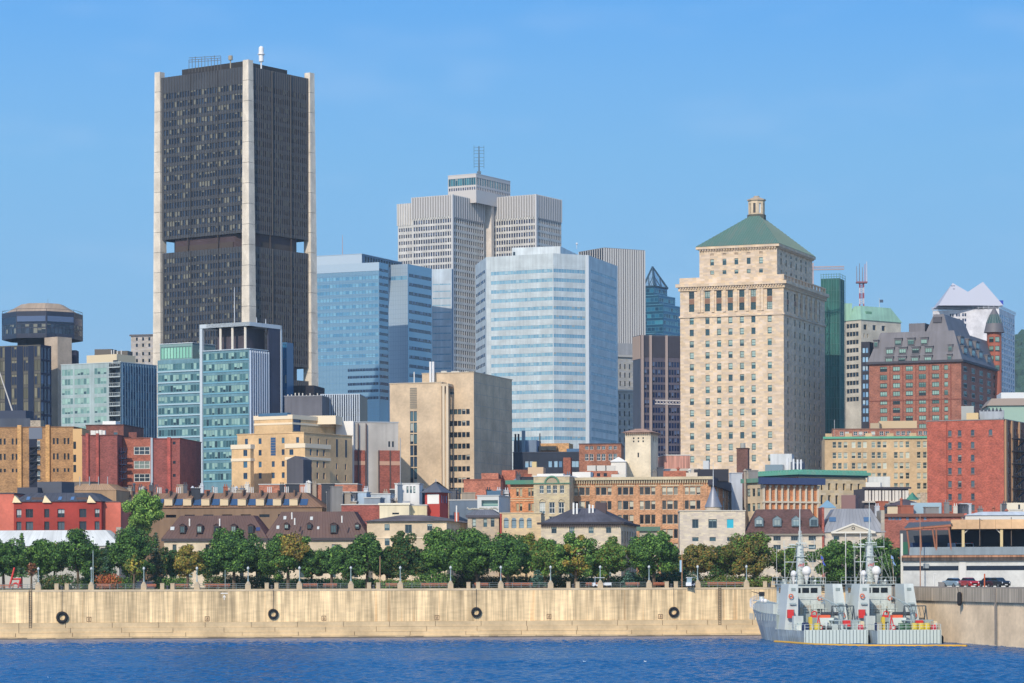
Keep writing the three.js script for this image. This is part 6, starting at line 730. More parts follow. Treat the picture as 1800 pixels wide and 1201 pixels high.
{ // terrace of brown houses with cream dormers
  const D = 690, cop = M('#8a6a50', { t: 'metal', r: .6 }), b = mk('dormer_terrace', 'long brown metal-roofed terrace with a row of cream dormers', plan1(196, 566, D, 4, 16, 890), Yp(380, 893, D), M('#8a7058', { t: 'metal' })); b.D = D; b.fac(0, b.rows(0, [907], 5, seq(300, 530, 8), 18), { style: S.dark, d: .4 }); b.end({ roof: false }); const y1 = Yp(380, 866, D); roofOn(b, y1, 4.4, .3, cop, M('#6d5240'), 1.3); const f = b.fs[0];
  [230, 262, 296, 329, 361, 394, 425, 457, 487, 516].forEach((x, k) => { const u = f.U(x), v0 = f.V(x, 889), v1 = f.V(x, 877), z = .2, mb = new MB(); mb.box(f, u - 1, u + .9, v0, v1, -3.5, z); const c = part(b.g, 'dormer', mb, M('#e0c8a0')); const rf = new MB(); rf.quad(at(f, u - 1.1, v1, z + .1), at(f, u + 1.1, v1 - .2, z + .1), at(f, u + 1.3, v1 + 1.6, -4), at(f, u - .4, v1 + 1.6, -4)); rf.tri(at(f, u - 1.1, v1, z + .1), at(f, u - .4, v1 + 1.6, -4), at(f, u - 1, v1, -3.5)); part(b.g, 'dormer_roof', rf, cop, c); const sk = new MB(); sk.quad(at(f, u + 1.3, v0 + .1, -.2), at(f, u + 3.1, v0 + .1, -.2), at(f, u + 3.1, v1, -2.2), at(f, u + 1.3, v1, -2.2)); part(b.g, 'skylight', sk, M('#3c5a80', { r: .15 })); const fl = new MB(); for (const o of [1.1, 1.5, 1.9]) fl.cyl(at(f, u + o, y1 - 1, -4.6), at(f, u + o, y1 + 1.4, -4.6), .12, .12, 6); part(b.g, 'flue', fl, M('#dcdad4')); const wl = new MB(); wl.box(f, u - .2, u + .1, v0, y1 + .5, -4.6, -1); part(b.g, 'party_wall', wl, M('#7a5c48')); });
  const e = mk('seamed_copper_house', 'tan standing seam metal house with sloping roof by the red building', plan1(118, 204, 680, 6, 14, 870), Yp(160, 862, 680), M('#a98a68', { t: 'metal' })); e.D = 680; e.end({ roof: false }); roofOn(e, Yp(160, 850, 680), 2.5, .1, M('#b08f6c', { t: 'metal', r: .6 }), M('#8f7052'), 1.5); for (const x of [140, 157, 173, 189]) rod(e.g, 'mast', x, 838, 682, e.y1, .1, GREY); boxOn(e.g, 'dark_gable', 119, 158, 847, 686, e.y1 - 1, 4, M('#6a6460'), 20);
  boxOn(e.g, 'slate_box', 65, 108, 847, 668, ground(668), 6, M('#565a64'), 20); boxOn(e.g, 'slate_box', 30, 66, 857, 666, ground(668), 6, M('#4c505c'), 8);
}
{ // red building
  const D = 645, red = M('#a33a2e', { t: 'mottle' }), b = mk('red_rendered_building', 'dark red rendered building with slate mansard and salmon end walls', plan1(24, 178, D, 4, 14, 900), Yp(100, 882, D), red), f = b.fs[0]; b.D = D; const xs = [[32.4, 9], [51, 13], [81.6, 9], [106.6, 12.5], [145, 12.5], [170, 8.5]], ws = winStyle({ frame: '#4a4644', mull: 1, bw: .07, bh: .04, pb: .3, blind: '#aab4b4', glass: ['#2a3038', '#4f5c64', '#1c2026'] }); b.fac(0, [902.5, 924.5, 947].map((y) => ({ v0: f.V(100, y + 7.4), v1: f.V(100, y - 7.6), us: xs.map(([x, w]) => [f.U(x - w / 2), f.U(x + w / 2)]) })), { d: .45, style: ws }); b.end({ roof: false }); const y1 = Yp(100, 866, D); roofOn(b, y1, 2.6, .35, M('#4a4c54', { t: 'metal', r: .6 }), M('#3c3e46'), .8);
  for (const x of [29, 82, 160]) { const u = f.U(x), v0 = f.V(x, 884), v1 = f.V(x, 871), mb = new MB(); mb.tri(at(f, u - .9, v0, .5), at(f, u + 1.1, v0, .5), at(f, u - .6, v1, -.4)); mb.quad(at(f, u - .9, v0, .5), at(f, u - .6, v1, -.4), at(f, u - .6, v1, -2.5), at(f, u - .9, v0, -2)); mb.quad(at(f, u - .6, v1, -.4), at(f, u + 1.1, v0, .5), at(f, u + 1.1, v0, -2), at(f, u - .6, v1, -2.5)); part(b.g, 'dormer_gable', mb, M('#ecd2a4')); const tc = new MB(); tc.box(f, u - 3.4, u - 1, v0 - .1, v0 + 1.2, -2, -.3); part(b.g, 'terrace', tc, M('#5c4a44')); } const sl = slopeOf(b.y1, y1, 2.6, .35); for (const x of [48, 104, 126]) skylight(b, 0, x, 876, 6, 6, sl, M('#5a7ca4', { r: .15 }));
  const s1 = mk('salmon_gable_house', 'salmon pink rendered gable wall joined to the dark red building end, by the copper roof', plan1(178, 212, D + 1, 4, 12, 900), Yp(190, 883, D), M('#cf6e58', { t: 'mottle' })); s1.end({ roof: false }); s1.hip('copper_slope', .1, s1.y1, 2.2, s1.y1 + .4, M('#7d5c46', { t: 'metal' })); const s2 = mk('salmon_end_wall', 'salmon pink rendered block with roof terrace at the other red building end', plan1(-20, 24, D + 1, 4, 12, 900), Yp(5, 868, D), M('#cf6e58', { t: 'mottle' })); s2.end({ coping: M('#4a4c54') });
  const w = mk('white_roofed_shed', 'long low building with pale corrugated metal roof behind the park trees', plan1(-40, 209, 622, 3, 12, 960), Yp(100, 960, 622), M('#b9b4a8')); w.D = 622; w.fac(0, w.rows(0, [969], 10, seq(-10, 200, 12), 9), { style: S.dark, d: .3 }); w.end({ roof: false }); roofOn(w, Yp(100, 932, 622), 3.4, .3, M('#d6d8d4', { t: 'metal', r: .5 }), M('#c0c4c2'), .9); boxOn(w.g, 'chimney', 204, 212, 927, 624, ground(622), 1.2, M('#b0a498', { t: 'fine' }));
}
// ================================================================ old town, front row
{
  const D = 618, wall = M('#d9c6a8', { t: 'mottle' }), brown = M('#62483f', { t: 'metal', r: .55 }), trim = M('#4a4446'), st = winStyle({ frame: '#3c4648', mull: 1, bw: .09, bh: .05, pb: .6, blind: '#93a39c', glass: ['#34454a', '#4c5e60', '#22292e'] });
  const mkb = (name, label, xl, xr, ye, yt, dor, skyl, wins) => { const b = mk(name, label, plan1(xl, xr, D, 3, 13, 930), Yp((xl + xr) / 2, ye, D), wall); b.D = D; b.fac(0, [...b.rows(0, [963], 12, wins, 7), ...b.rows(0, [985], 14, wins, 7), ...b.rows(0, [1008], 15, wins, 7)], { d: .3, style: st }); b.end({ roof: false }); const y1 = Yp((xl + xr) / 2, yt, D), inset = 3, over = .45; roofOn(b, y1, inset, over, brown, M('#57383a'), 1.5); b.band('gutter', 0, b.y1 - .55, b.y1 + .02, .5, trim); const sl = slopeOf(b.y1, y1, inset, over); for (const [x, y, w, h] of dor) dormer(b, 0, x, y, w, h, M('#4c3a3a'), st, sl, .45); for (const [x, y, w, h, dk] of skyl) skylight(b, 0, x, y, w, h, sl, M(dk ? '#3a4a78' : '#c9ccc8', { r: .2 })); return b; };
  const a = mkb('brown_mansard_row', 'stone row with brown seamed mansard and five small dormers, end towards red building', 288, 467, 947, 906, [320, 350, 380, 410, 440].map((x) => [x, 931, 10, 13]), [[301, 929, 7, 6], [452, 930, 7, 6, 1]], [306, 334, 364, 394, 424, 452]); for (const x of [333, 386]) cyl(a.g, 'flue', x, 925, 912, D - 3, .15, M('#e6e2da'));
  const c = mkb('brown_mansard_house', 'stone house with taller brown seamed mansard, skylights and four spaced dormers', 467, 645, 946, 899, [[502.6, 926, 8, 8], [542.7, 926, 8, 8], [586, 930, 12, 15], [627, 926, 8, 8]], [[487, 927, 5, 6], [558, 928, 4, 5], [498, 910, 5, 6], [545, 911, 5, 6]], [490, 530, 586, 625]); for (const [x, t] of [[513, 901], [518, 911], [601, 907]]) cyl(c.g, 'flue', x, t + 12, t, D - 3, .16, M('#e6e2da'));
  // beige block
  const b = mk('beige_block', 'plain beige stone block with grey hip eaves and shaded blue flank', plan2(645, 785, 842, D, 8, 930), Yp(785, 916, D), M('#dcc6a6', { t: 'mottle' })); b.fac(0, [...b.rows(0, [927], 11, [680, 755], 8), { v0: b.fs[0].V(717, 937.5), v1: b.fs[0].V(717, 922.5), us: [[b.fs[0].U(711.5), b.fs[0].U(723.5)]], style: S.case2 }].sort((p, q) => p.v0 - q.v0).slice(0, 1).concat([]), { d: .25, style: S.case2 }); b.fs[0] && [680, 755].forEach((x) => b.window(b.fs[0], b.fs[0].U(x - 4.4), b.fs[0].U(x + 4.4), b.fs[0].V(x, 932.5), b.fs[0].V(x, 921.5), .02, S.case2)); [680, 717, 755].forEach((x) => { for (const y of [953, 978, 1003]) b.window(b.fs[0], b.fs[0].U(x - 4.2), b.fs[0].U(x + 4.2), b.fs[0].V(x, y + 6), b.fs[0].V(x, y - 6), .02, S.case2); }); b.fac(1, b.even(1, 9, 1, 1, .5, b.y0 + 1.5, 3, b.y1 - 1, .72), { d: .3, style: S.dark }); b.band('string_course', 0, b.fs[0].V(717, 946.5), b.fs[0].V(717, 945), .12, M('#e6d6ba')); b.end({ roof: false }); b.hip('hip_roof', .7, b.y1, 6, Yp(720, 904.5, D), M('#6a605c', { t: 'roof' })); boxOn(b.g, 'chimney', 799, 806, 901, D + 6, b.y1, .8, M('#b8583c')); rod(b.g, 'flue', 802.5, 889, D + 6, b.y1, .16, M('#eeeae2'));
  // small stone houses between
  const h1 = mk('grey_mansard_house', 'small stone house with grey ribbed mansard and two narrow windows', plan1(822, 877, 634, 4, 10, 920), Yp(855, 906, 634), M('#b9a890', { t: 'fine' })); h1.D = 634; h1.fac(0, h1.rows(0, [919], 15, [833, 852.5, 865.5], 6.5), { style: S.sash, d: .3 }); h1.end({ roof: false }); roofOn(h1, Yp(850, 896, 634), 1.6, .4, M('#6d6f76', { t: 'metal' }), M('#57595f'), 2); h1.band('bracket_cornice', 0, h1.y1 - .5, h1.y1, .4, M('#55525a'));
  const h2 = mk('arched_window_house', 'cream stone house with four round-headed blue-grey windows and red downpipe', plan1(879, 951, 632, 4, 12, 920), Yp(915, 903, 632), M('#d3ba92', { t: 'fine' })), f2 = h2.fs[0]; h2.fac(0, h2.rows(0, [921.5], 14, [889.5, 903, 916.3, 930], 8.6), { d: .3, style: winStyle({ frame: '#6f7f86', mull: 0, rail: 2, bw: .06, bh: .04, pb: .3, glass: ['#7f94a0', '#8aa0aa', '#748a96'], blind: '#93a6ae' }) }); for (const x of [889.5, 903, 916.3, 930]) { const m = new MB(); m.geo(new THREE.CircleGeometry(.52, 12, 0, Math.PI), new THREE.Matrix4().makeRotationY(f2.ang).setPosition(at(f2, f2.U(x), f2.V(x, 914.6), .02))); part(h2.g, 'window_head', m, M('#7d919c', { r: .2 })); } h2.add('downpipe', (m) => m.box(f2, 0, .35, h2.y0, h2.y1, 0, .25), M('#a8443a')); h2.end({ coping: M('#cbb998') });
  // stone block with slate roof
  const s = mk('slate_roofed_stone_block', 'pale stone block with dark slate hip roof, dentil eaves and one dark blue flank', plan2(951, 1091.5, 1119, D, 8, 930), Yp(1091, 920, D), M('#d2c2a8', { t: 'fine' })); s.D = D; s.fac(0, s.rows(0, [931.5, 957, 983, 1008], 12, [973.4, 1004.6, 1038.6, 1069.5], 9), { d: .25, style: S.case2 }); s.fac(1, s.even(1, 6, .8, .8, .4, s.y0 + 1.5, 3, s.y1 - 1, .7), { d: .3, style: S.dark }); s.end({ roof: false }); roofOn(s, Yp(1040, 893, D + 4), 6.2, .5, M('#55545c', { t: 'roof' }), M('#4a4952'), .9); s.band('eaves', [0, 1], s.y1 - .2, s.y1 + .25, .75, M('#3c363a')); s.add('dentil', (m) => { const f = s.fs[0], n = 44; for (let k = 0; k < n; k++) m.box(f, f.L * (k + .2) / n, f.L * (k + .7) / n, s.y1 - .75, s.y1 - .2, 0, .45); }, M('#6a5c58')).userData.kind = 'stuff'; boxOn(s.g, 'chimney', 1046, 1065, 883, D + 9, s.y1, 1.6, M('#55484a')); vent(s.g, D + 5, s.y1 + 1, [[1008, 884, 3], [1014, 885, 3], [1036, 887, 3], [1042, 888, 3]], M('#e6e6e2'));
  const po = mk('green_canopied_porch', 'small stone porch with flat green cornice between stone block and tree', plan1(1124, 1156, D + 4, 3, 6, 930), Yp(1140, 932, D + 4), M('#b8ac98', { t: 'fine' })); po.band('green_cornice', 0, po.y1 - .2, po.y1 + .7, .6, M('#5a7868')); po.end();
  // stone house with cone
  const k = mk('stone_house_with_cyan_window', 'square pale stone house with one bright cyan window', plan1(1195, 1310, D, 2, 14, 930), Yp(1250, 899, D), M('#d3c5b0', { t: 'fine' })), kf = k.fs[0], cw = [1222, 1252.4, 1283.3]; k.fac(0, [...k.rows(0, [948, 965, 985, 1006], 7, cw, 11), { v0: kf.V(1252, 928.5), v1: kf.V(1252, 913), us: [[kf.U(1216.5), kf.U(1227.5)], [kf.U(1245), kf.U(1260)], [kf.U(1277.5), kf.U(1289)]], style: null }], { d: .3, style: S.case2 }); const cy = new MB(); cy.box(kf, kf.U(1277.5), kf.U(1289), kf.V(1283, 928.3), kf.V(1283, 913.2), -.2, -.12); part(k.g, 'cyan_window', cy, M('#2fb4cc', { r: .3 })).userData.label = 'bright cyan shuttered window'; k.end({ coping: M('#c9c2b4') });
  const tw = P(1254, 892, D + 10), tg = thing('cone_turret', 'round turret with grey conical metal roof and tall finial pole', 'turret', V3(tw.x, ground(D), tw.z)), dr = new MB(); dr.cyl(V3(tw.x, ground(D), tw.z), V3(tw.x, tw.y, tw.z), 1.75, 1.75, 16); part(tg, 'drum', dr, M('#cbb9a0', { t: 'fine' })); const cn = new MB(); cn.geo(new THREE.LatheGeometry([[1.9, 0], [1.85, .12], [1.35, 1.3], [.95, 2.4], [.6, 3.4], [.3, 4.05], [.06, 4.5]].map(([x, y]) => new THREE.Vector2(x, y)), 20), new THREE.Matrix4().setPosition(tw.x, tw.y, tw.z)); part(tg, 'cone_roof', cn, M('#8d9098', { t: 'metal', r: .45, m: .3 })); const fp = new MB(); fp.cyl(V3(tw.x, tw.y + 4.4, tw.z), V3(tw.x, Yp(1254, 812, D + 10), tw.z), .1, .05, 6); part(tg, 'finial_pole', fp, M('#d0d4d6'));
  // brown roof with house-shaped dormers
  const q = mk('house_dormer_row', 'stone row with plain brown roof and four blue-grey gabled dormers', plan1(1312, 1446, D, 2, 13, 930), Yp(1380, 939, D), M('#d0c2ac', { t: 'fine' })); q.D = D; q.fac(0, q.rows(0, [946.5, 962, 985], 8, [1365.6, 1396.5, 1427.5], 13), { d: .25, style: winStyle({ frame: '#6a7478', mull: 2, bw: .07, bh: .08, pb: .2 }) }); q.end({ roof: false }); const qy = Yp(1380, 895, D); roofOn(q, qy, 2.4, .35, M('#5f4440', { t: 'brick' }), null); for (const x of [1334, 1365.7, 1399, 1430.5]) dormer(q, 0, x, 919, 15, 13, M('#7d9098'), winStyle({ frame: '#5c6c74', mull: 1, bw: .08, bh: .06, pb: .6, blind: '#a8b4b0', glass: ['#3c4c54', '#8aa0a4'] }), slopeOf(q.y1, qy, 2.4, .35), .7); q.band('gutter', 0, q.y1 - .3, q.y1 + .05, .4, M('#8d8678')); 
  const r = mk('pediment_hall', 'stone hall with grey seamed metal roof and small white pediment', plan1(1447, 1555, D, 1, 14, 930), Yp(1500, 936, D), M('#cbbfae', { t: 'fine' })), rf = r.fs[0]; r.D = D; r.fac(0, r.rows(0, [946, 962], 7, [1470], 10), { d: .25, style: S.case2 }); r.end({ roof: false }); const ry = Yp(1500, 894, D); roofOn(r, ry, 2.6, .3, M('#8d9096', { t: 'metal', r: .5 }), M('#777a82'), 1.1); const pd = new MB(), u0 = rf.U(1460), u1 = rf.U(1538), um = (u0 + u1) / 2, v0 = rf.V(1500, 935), v1 = rf.V(1500, 920); pd.tri(at(rf, u0 + .6, v0, .8), at(rf, u1 - .6, v0, .8), at(rf, um, v1 - .3, .8)); part(r.g, 'tympanum', pd, M('#c3baa8')); const rk = new MB(); for (const [a1, b1] of [[u0, um], [u1, um]]) { rk.quad(at(rf, a1, v0, 1), at(rf, b1, v1, 1), at(rf, b1, v1 - .35, 1), at(rf, a1 + (b1 > a1 ? .9 : -.9), v0, 1)); rk.quad(at(rf, a1, v0, 1), at(rf, b1, v1, 1), at(rf, b1, v1, -2), at(rf, a1, v0, -2)); } rk.box(rf, u0, u1, v0 - .35, v0, -.1, 1); part(r.g, 'pediment_rake', rk, M('#e2dcce')); const oc = new MB(); oc.geo(new THREE.TorusGeometry(.3, .09, 6, 14), new THREE.Matrix4().setPosition(at(rf, um, v0 + .7, .82))); part(r.g, 'round_window', oc, M('#6a6a66')); for (const x of [1464, 1525]) skylight(r, 0, x, 913, 12, 8, slopeOf(r.y1, ry, 2.6, .3), M('#4a6c90', { r: .2 })); boxOn(r.g, 'end_parapet', 1549, 1555, 897, D - .3, ground(D), 9, M('#b0a696', { t: 'fine' }), 1); boxOn(r.g, 'end_parapet', 1445, 1449, 892, D - .3, ground(D), 9, M('#a3584a', { t: 'brick' }), 1);
}
// ================================================================ water
{
  const n = 512, hgt = new Float32Array(n * n); reseed(5); const waves = []; for (let k = 0; k < 60; k++) { const a = rr(-.95, .95) + Math.PI / 2, l = 9 + Math.floor(Math.pow(rnd(), .8) * 26); waves.push([Math.round(l * Math.cos(a)), Math.round(l * Math.sin(a)), rr(0, 6.28), 1 / Math.pow(l, 1.1)]); }
  for (let j = 0; j < n; j++) for (let i = 0; i < n; i++) { let s = 0; for (const [p, q, ph, am] of waves) s += am * Math.sin((p * i + q * j) / n * 6.28318 + ph); hgt[j * n + i] = s; }
  let sl = 0; for (let j = 1; j < n; j++) for (let i = 0; i < n; i++) sl += (hgt[j * n + i] - hgt[j * n - n + i]) ** 2; const k0 = .18 / (Math.sqrt(sl / n / n) / (26 / n));   // mean slope of about one in six
  const H = (x, z) => { const s = (u, v) => { const m = (a) => ((a % n) + n) % n, i = Math.floor(u), j = Math.floor(v), f = u - i, g = v - j, h = (a, b) => hgt[m(b) * n + m(a)]; return lerp(lerp(h(i, j), h(i + 1, j), f), lerp(h(i, j + 1), h(i + 1, j + 1), f), g); }; const gust = (.5 + 1 * vnoise(x * .02 + 40, z * .035 + 40)) * lerp(.3, 1, smooth(-541, -492, z + x * .0866)); return k0 * gust * (.72 * s(x / 26 * n, z / 26 * n) + .6 * s((x * .83 + z * .31) / 37 * n * 1.3, (z * .83 - x * .31) / 37 * n * 1.3)); };
  const nx = 560, nz = 470, pos = new Float32Array((nx + 1) * (nz + 1) * 3), nor = new Float32Array(pos.length), idx = []; let o = 0;
  for (let j = 0; j <= nz; j++) for (let i = 0; i <= nx; i++) { const z = lerp(-295, -548, j / nz), x = lerp(-1, 1, i / nx) * (z * -.19 + 6), e = .12, y = H(x, z), v = V3(H(x - e, z) - H(x + e, z), 2 * e, H(x, z - e) - H(x, z + e)).normalize(); pos.set([x, y, z], o); nor.set([v.x, v.y, v.z], o); o += 3; }
  for (let j = 0; j < nz; j++) for (let i = 0; i < nx; i++) { const a = j * (nx + 1) + i, b = a + nx + 1; idx.push(a, a + 1, b + 1, a, b + 1, b); }
  const g = new THREE.BufferGeometry(); g.setAttribute('position', new THREE.BufferAttribute(pos, 3)); g.setAttribute('normal', new THREE.BufferAttribute(nor, 3)); g.setIndex(idx);
  const m = new THREE.MeshPhysicalMaterial({ color: new THREE.Color(.002, .092, .25), roughness: .22, ior: 1.33, specularIntensity: .4 }), mesh = addMesh(scene, 'water', g, m); mesh.userData.kind = 'structure';
  const w = new MB(); w.quad(V3(-900, -.45, 60), V3(900, -.45, 60), V3(900, -.45, -560), V3(-900, -.45, -560)); structure('water_bed', w, m);
}
// ================================================================ quay
const QL = { x: -330, z: -512.5 }, QR = { x: 62.5, z: -546.5 }, Q = face(QL, QR), TOP = 8.9;       // the long wall
const PN = { x: 85.5, z: -385 }, PIER = face(QR, PN);                                                  // the pier's side, coming towards us
const qu = (px, py = 1035) => Q.U(px, py), pu = (px) => PIER.U(px, 1080);
{
  const st = tex(2048, 256, [150, 9], (x, y) => {
    const a = vnoise(x * 200, y * 1.2, 200, 256), b = vnoise(x * 900 + 7, y * 2.2 + 3, 900, 256), c = fbm(x * 4, y, 24, 3), big = vnoise(x * 26 + 3, y * .6, 26, 256), len = vnoise(x * 420 + 5, 3, 420, 256);
    let v = .84 + .2 * (a - .5) + .2 * (b - .5) + .12 * (c - .5) + .12 * (big - .5); const dirt = smooth(.52, .9, vnoise(x * 330, 1.5, 330, 256)) * smooth(1 - len * 1.1, 1.02, y) * .15 + smooth(.62, .95, vnoise(x * 130 + 9, y * 1.5, 130, 256)) * .1, rust = smooth(.8, .97, vnoise(x * 260 + 40, 7 + y * .4, 260, 256)) * .35; v *= 1 - dirt;
    return [v * (1 - rust * .12), v * (.96 - rust * .28), v * (.885 - rust * .4)];
  });
  const conc = new THREE.MeshStandardMaterial({ color: new THREE.Color('#e6d1ae').multiplyScalar(1.48), map: st, roughness: .9, side: THREE.DoubleSide }), base = M('#d2b88e', { t: 'mottle' });
  const g = thing('quay_wall', 'long streaked concrete quay wall with stepped stone foot', 'wall', V3(-40, 0, -540)), ys = 2.95;
  for (let u = 150; u < Q.L; u += 11.6) { const mb = new MB(), e = Math.min(u + 11.57, Q.L); mb.box(Q, u, e, ys, TOP - .35, -.7, -.004 * (Math.round(u) % 3)); part(g, 'wall_panel', mb, conc); }
  const cp = new MB(); cp.box(Q, 0, Q.L, TOP - .35, TOP, -1.2, .06); part(g, 'coping', cp, M('#cbb694', { t: 'mottle' })); const bk = new MB(); bk.box(Q, 0, Q.L, -3, TOP - .36, -1.4, -.72); part(g, 'core', bk, base);
  for (const [a, b, z0, z1] of [[2.0, 2.93, .02, .16], [1.12, 1.98, .3, .42], [.42, 1.1, .62, .8], [-2, .4, 1.1, 1.5]]) for (let u = 150; u < Q.L; u += 8.3 + z0 * 3) { const mb = new MB(), e = Math.min(u + 8.22 + z0 * 3, Q.L), w = rr(-.05, .05); mb.box(Q, u, e, a + rr(-.02, .02), b, -.72, z1 + w); part(g, 'foot_block', mb, base); }
  { const mb = new MB(); for (let u = 150; u < Q.L; u += 1.7) mb.box(Q, u, u + 1.7, -.3, .1 + .16 * vnoise(u * .6, 2) + .05 * rnd(), 1.2, 1.585); part(g, 'tide_line', mb, M('#7a6a54', { t: 'mottle' })).userData.kind = 'stuff'; }
  for (const px of [53, 1265]) { const mb = new MB(), u = qu(px); for (const o of [-.22, .22]) mb.box(Q, u + o - .04, u + o + .04, .6, TOP, .1, .2); for (let y = .8; y < TOP; y += .33) mb.box(Q, u - .22, u + .22, y - .03, y + .03, .12, .2); part(g, 'ladder', mb, M('#5c4c40')); }
  [[156, 1089, '2'], [364, 1088, '3'], [569, 1087, '4'], [768, 1086, '5'], [965, 1084, '6'], [1161, 1084, '8']].forEach(([px, py, t]) => { const u = qu(px, py), v = Q.V(px, py), mb = new MB(); for (const [a, b, c, d] of [[-.38, .38, .34, .44], [-.38, .38, -.44, -.34], [-.42, -.32, -.44, .44], [.32, .42, -.44, .44]]) mb.box(Q, u + a, u + b, v + c, v + d, 0, .06); mb.geo(new THREE.TorusGeometry(.14, .045, 5, 10), new THREE.Matrix4().makeRotationY(Q.ang).setPosition(at(Q, u, v - .1, .03))); mb.box(Q, u - .05, u + .12, v + .04, v + .22, 0, .05); part(g, 'number_plate', mb, M('#8d6f54')); });
  { const u = qu(394), mb = new MB(); mb.box(Q, u - .65, u + .65, Q.V(394, 1044), Q.V(394, 1042.4), 0, .03); for (const s of [-1, 1]) mb.quad(at(Q, u, Q.V(394, 1046), .03), at(Q, u + s * .3, Q.V(394, 1050), .03), at(Q, u + s * .2, Q.V(394, 1051), .03), at(Q, u, Q.V(394, 1048), .03)); mb.box(Q, u - .06, u + .06, Q.V(394, 1055), Q.V(394, 1048), 0, .03); part(g, 'white_mark', mb, M('#f0ebe0')); }
  // tyre fenders on the wall
  const tyre = (label, p, r, tube, ang, turn) => { const mb = new MB(); mb.geo(new THREE.TorusGeometry(r, tube, 10, 26)); for (let k = 0; k < 26; k++) { const a = k / 26 * 6.283; mb.geo(new THREE.BoxGeometry(.10, .13, tube * 1.5), new THREE.Matrix4().makeRotationZ(a + Math.PI / 2).setPosition(Math.cos(a) * (r + tube * .9), Math.sin(a) * (r + tube * .9), 0)); } const m = single('tyre_fender', label, 'tyre', mb, M('#1c1b1c', { t: 'mottle', r: .8 }), undefined, V3(0, 0, 0)); m.position.copy(p); m.rotation.y = ang; const ch = new MB(); ch.cyl(V3(0, r, 0), V3(0, TOP - p.y - .1, -.1), .035, .035, 5); addMesh(m, 'chain', ch.build(), M('#5a4c44')); return m; };
  [[109, 1085.5, .8, .27, 'big tyre fender hanging beside the wall ladder and number plate 2'], [480, 1079.5, .7, .22, 'medium tyre fender hanging after number plate 3'], [837, 1076.5, .7, .22, 'medium tyre fender hanging midway between plates 5 and 6'], [1184, 1076, .7, .22, 'tyre fender hanging close to the last number plate and the ships']].forEach(([px, py, r, t, l]) => tyre(l, at(Q, qu(px, py), Q.V(px, py), .3), r, t, Q.ang));
  { const p = at(PIER, pu(1697), PIER.V(1697, 1053), .95), mb = new MB(); mb.geo(new THREE.CapsuleGeometry(.38, 1.5, 5, 12), new THREE.Matrix4().setPosition(p.x, p.y, p.z)); mb.cyl(p, V3(p.x - .3, TOP + .2, p.z), .04, .04, 5); single('pier_fender', 'long black rubber fender hung on the pier edge below the parked cars', 'fender', mb, M('#201e20')); }
  // pier side: cap beam over corrugated piling
  const pg = thing('pier_wall', 'tan pier side of corrugated piling under a concrete cap beam', 'wall', V3(75, 0, -470)), cb = new MB(); cb.box(PIER, 0, PIER.L, 6.75, TOP, -1.5, .55); part(pg, 'cap_beam', cb, M('#bba88e', { t: 'streak' })); const zz = new MB(), n = Math.round(PIER.L / .62); for (let k = 0; k < n; k++) { const u0 = PIER.L * k / n, u1 = PIER.L * (k + 1) / n, z0 = k % 2 ? .3 : 0, z1 = k % 2 ? 0 : .3; zz.quad(at(PIER, u0, -2, z0), at(PIER, u1, -2, z1), at(PIER, u1, 6.76, z1), at(PIER, u0, 6.76, z0), [u0, 0], [u1, 0], [u1, 8.8], [u0, 8.8]); } part(pg, 'sheet_piling', zz, M('#d2bb9c', { t: 'mottle' })); const ld = new MB(), lu = pu(1757); for (const o of [-.25, .25]) ld.box(PIER, lu + o - .05, lu + o + .05, .2, TOP, .58, .7); for (let y = .4; y < TOP; y += .35) ld.box(PIER, lu - .25, lu + .25, y - .04, y + .04, .6, .68); part(pg, 'ladder', ld, M('#8d857c')); const kb = new MB(); kb.box(PIER, 0, PIER.L, TOP, TOP + .22, -.3, .5); part(pg, 'kerb', kb, M('#a39484'));
}
// ---------------------------------------------------------------- land
{
  const sheet = (name, y, d0, d1, x0, x1, mat) => { const mb = new MB(); mb.quad(V3(x0, y, -d0), V3(x1, y, -d0), V3(x1, y, -d1), V3(x0, y, -d1), [x0, d0], [x1, d0], [x1, d1], [x0, d1]); return structure(name, mb, mat); };
  const mb = new MB(); mb.quad(at(Q, 0, TOP - .012, -.5), at(Q, Q.L, TOP - .012, -.5), V3(62.5, TOP - .012, -600), V3(-330, TOP - .012, -600), [0, 0], [390, 0], [390, 55], [0, 55]); structure('lawn', mb, M('#9b8a58', { t: 'mottle' }));
  const pp = new MB(); pp.quad(at(Q, 0, TOP - .004, -1.2), at(Q, Q.L, TOP - .004, -1.2), at(Q, Q.L, TOP - .004, -4.8), at(Q, 0, TOP - .004, -4.8), [0, 0], [390, 0], [390, 3.6], [0, 3.6]); structure('promenade', pp, M('#c3b190', { t: 'mottle' }));
  sheet('street', TOP + .004, 600, 613, -400, 62, M('#55555a', { t: 'mottle' }));
  const p2 = new MB(); p2.quad(V3(PN.x, TOP - .008, PN.z), V3(400, TOP - .008, -385), V3(400, TOP - .008, -620), V3(62.5, TOP - .008, -620), [0, 0], [300, 0], [300, 230], [0, 230]); structure('pier_deck', p2, M('#8f8678', { t: 'mottle' }));
}
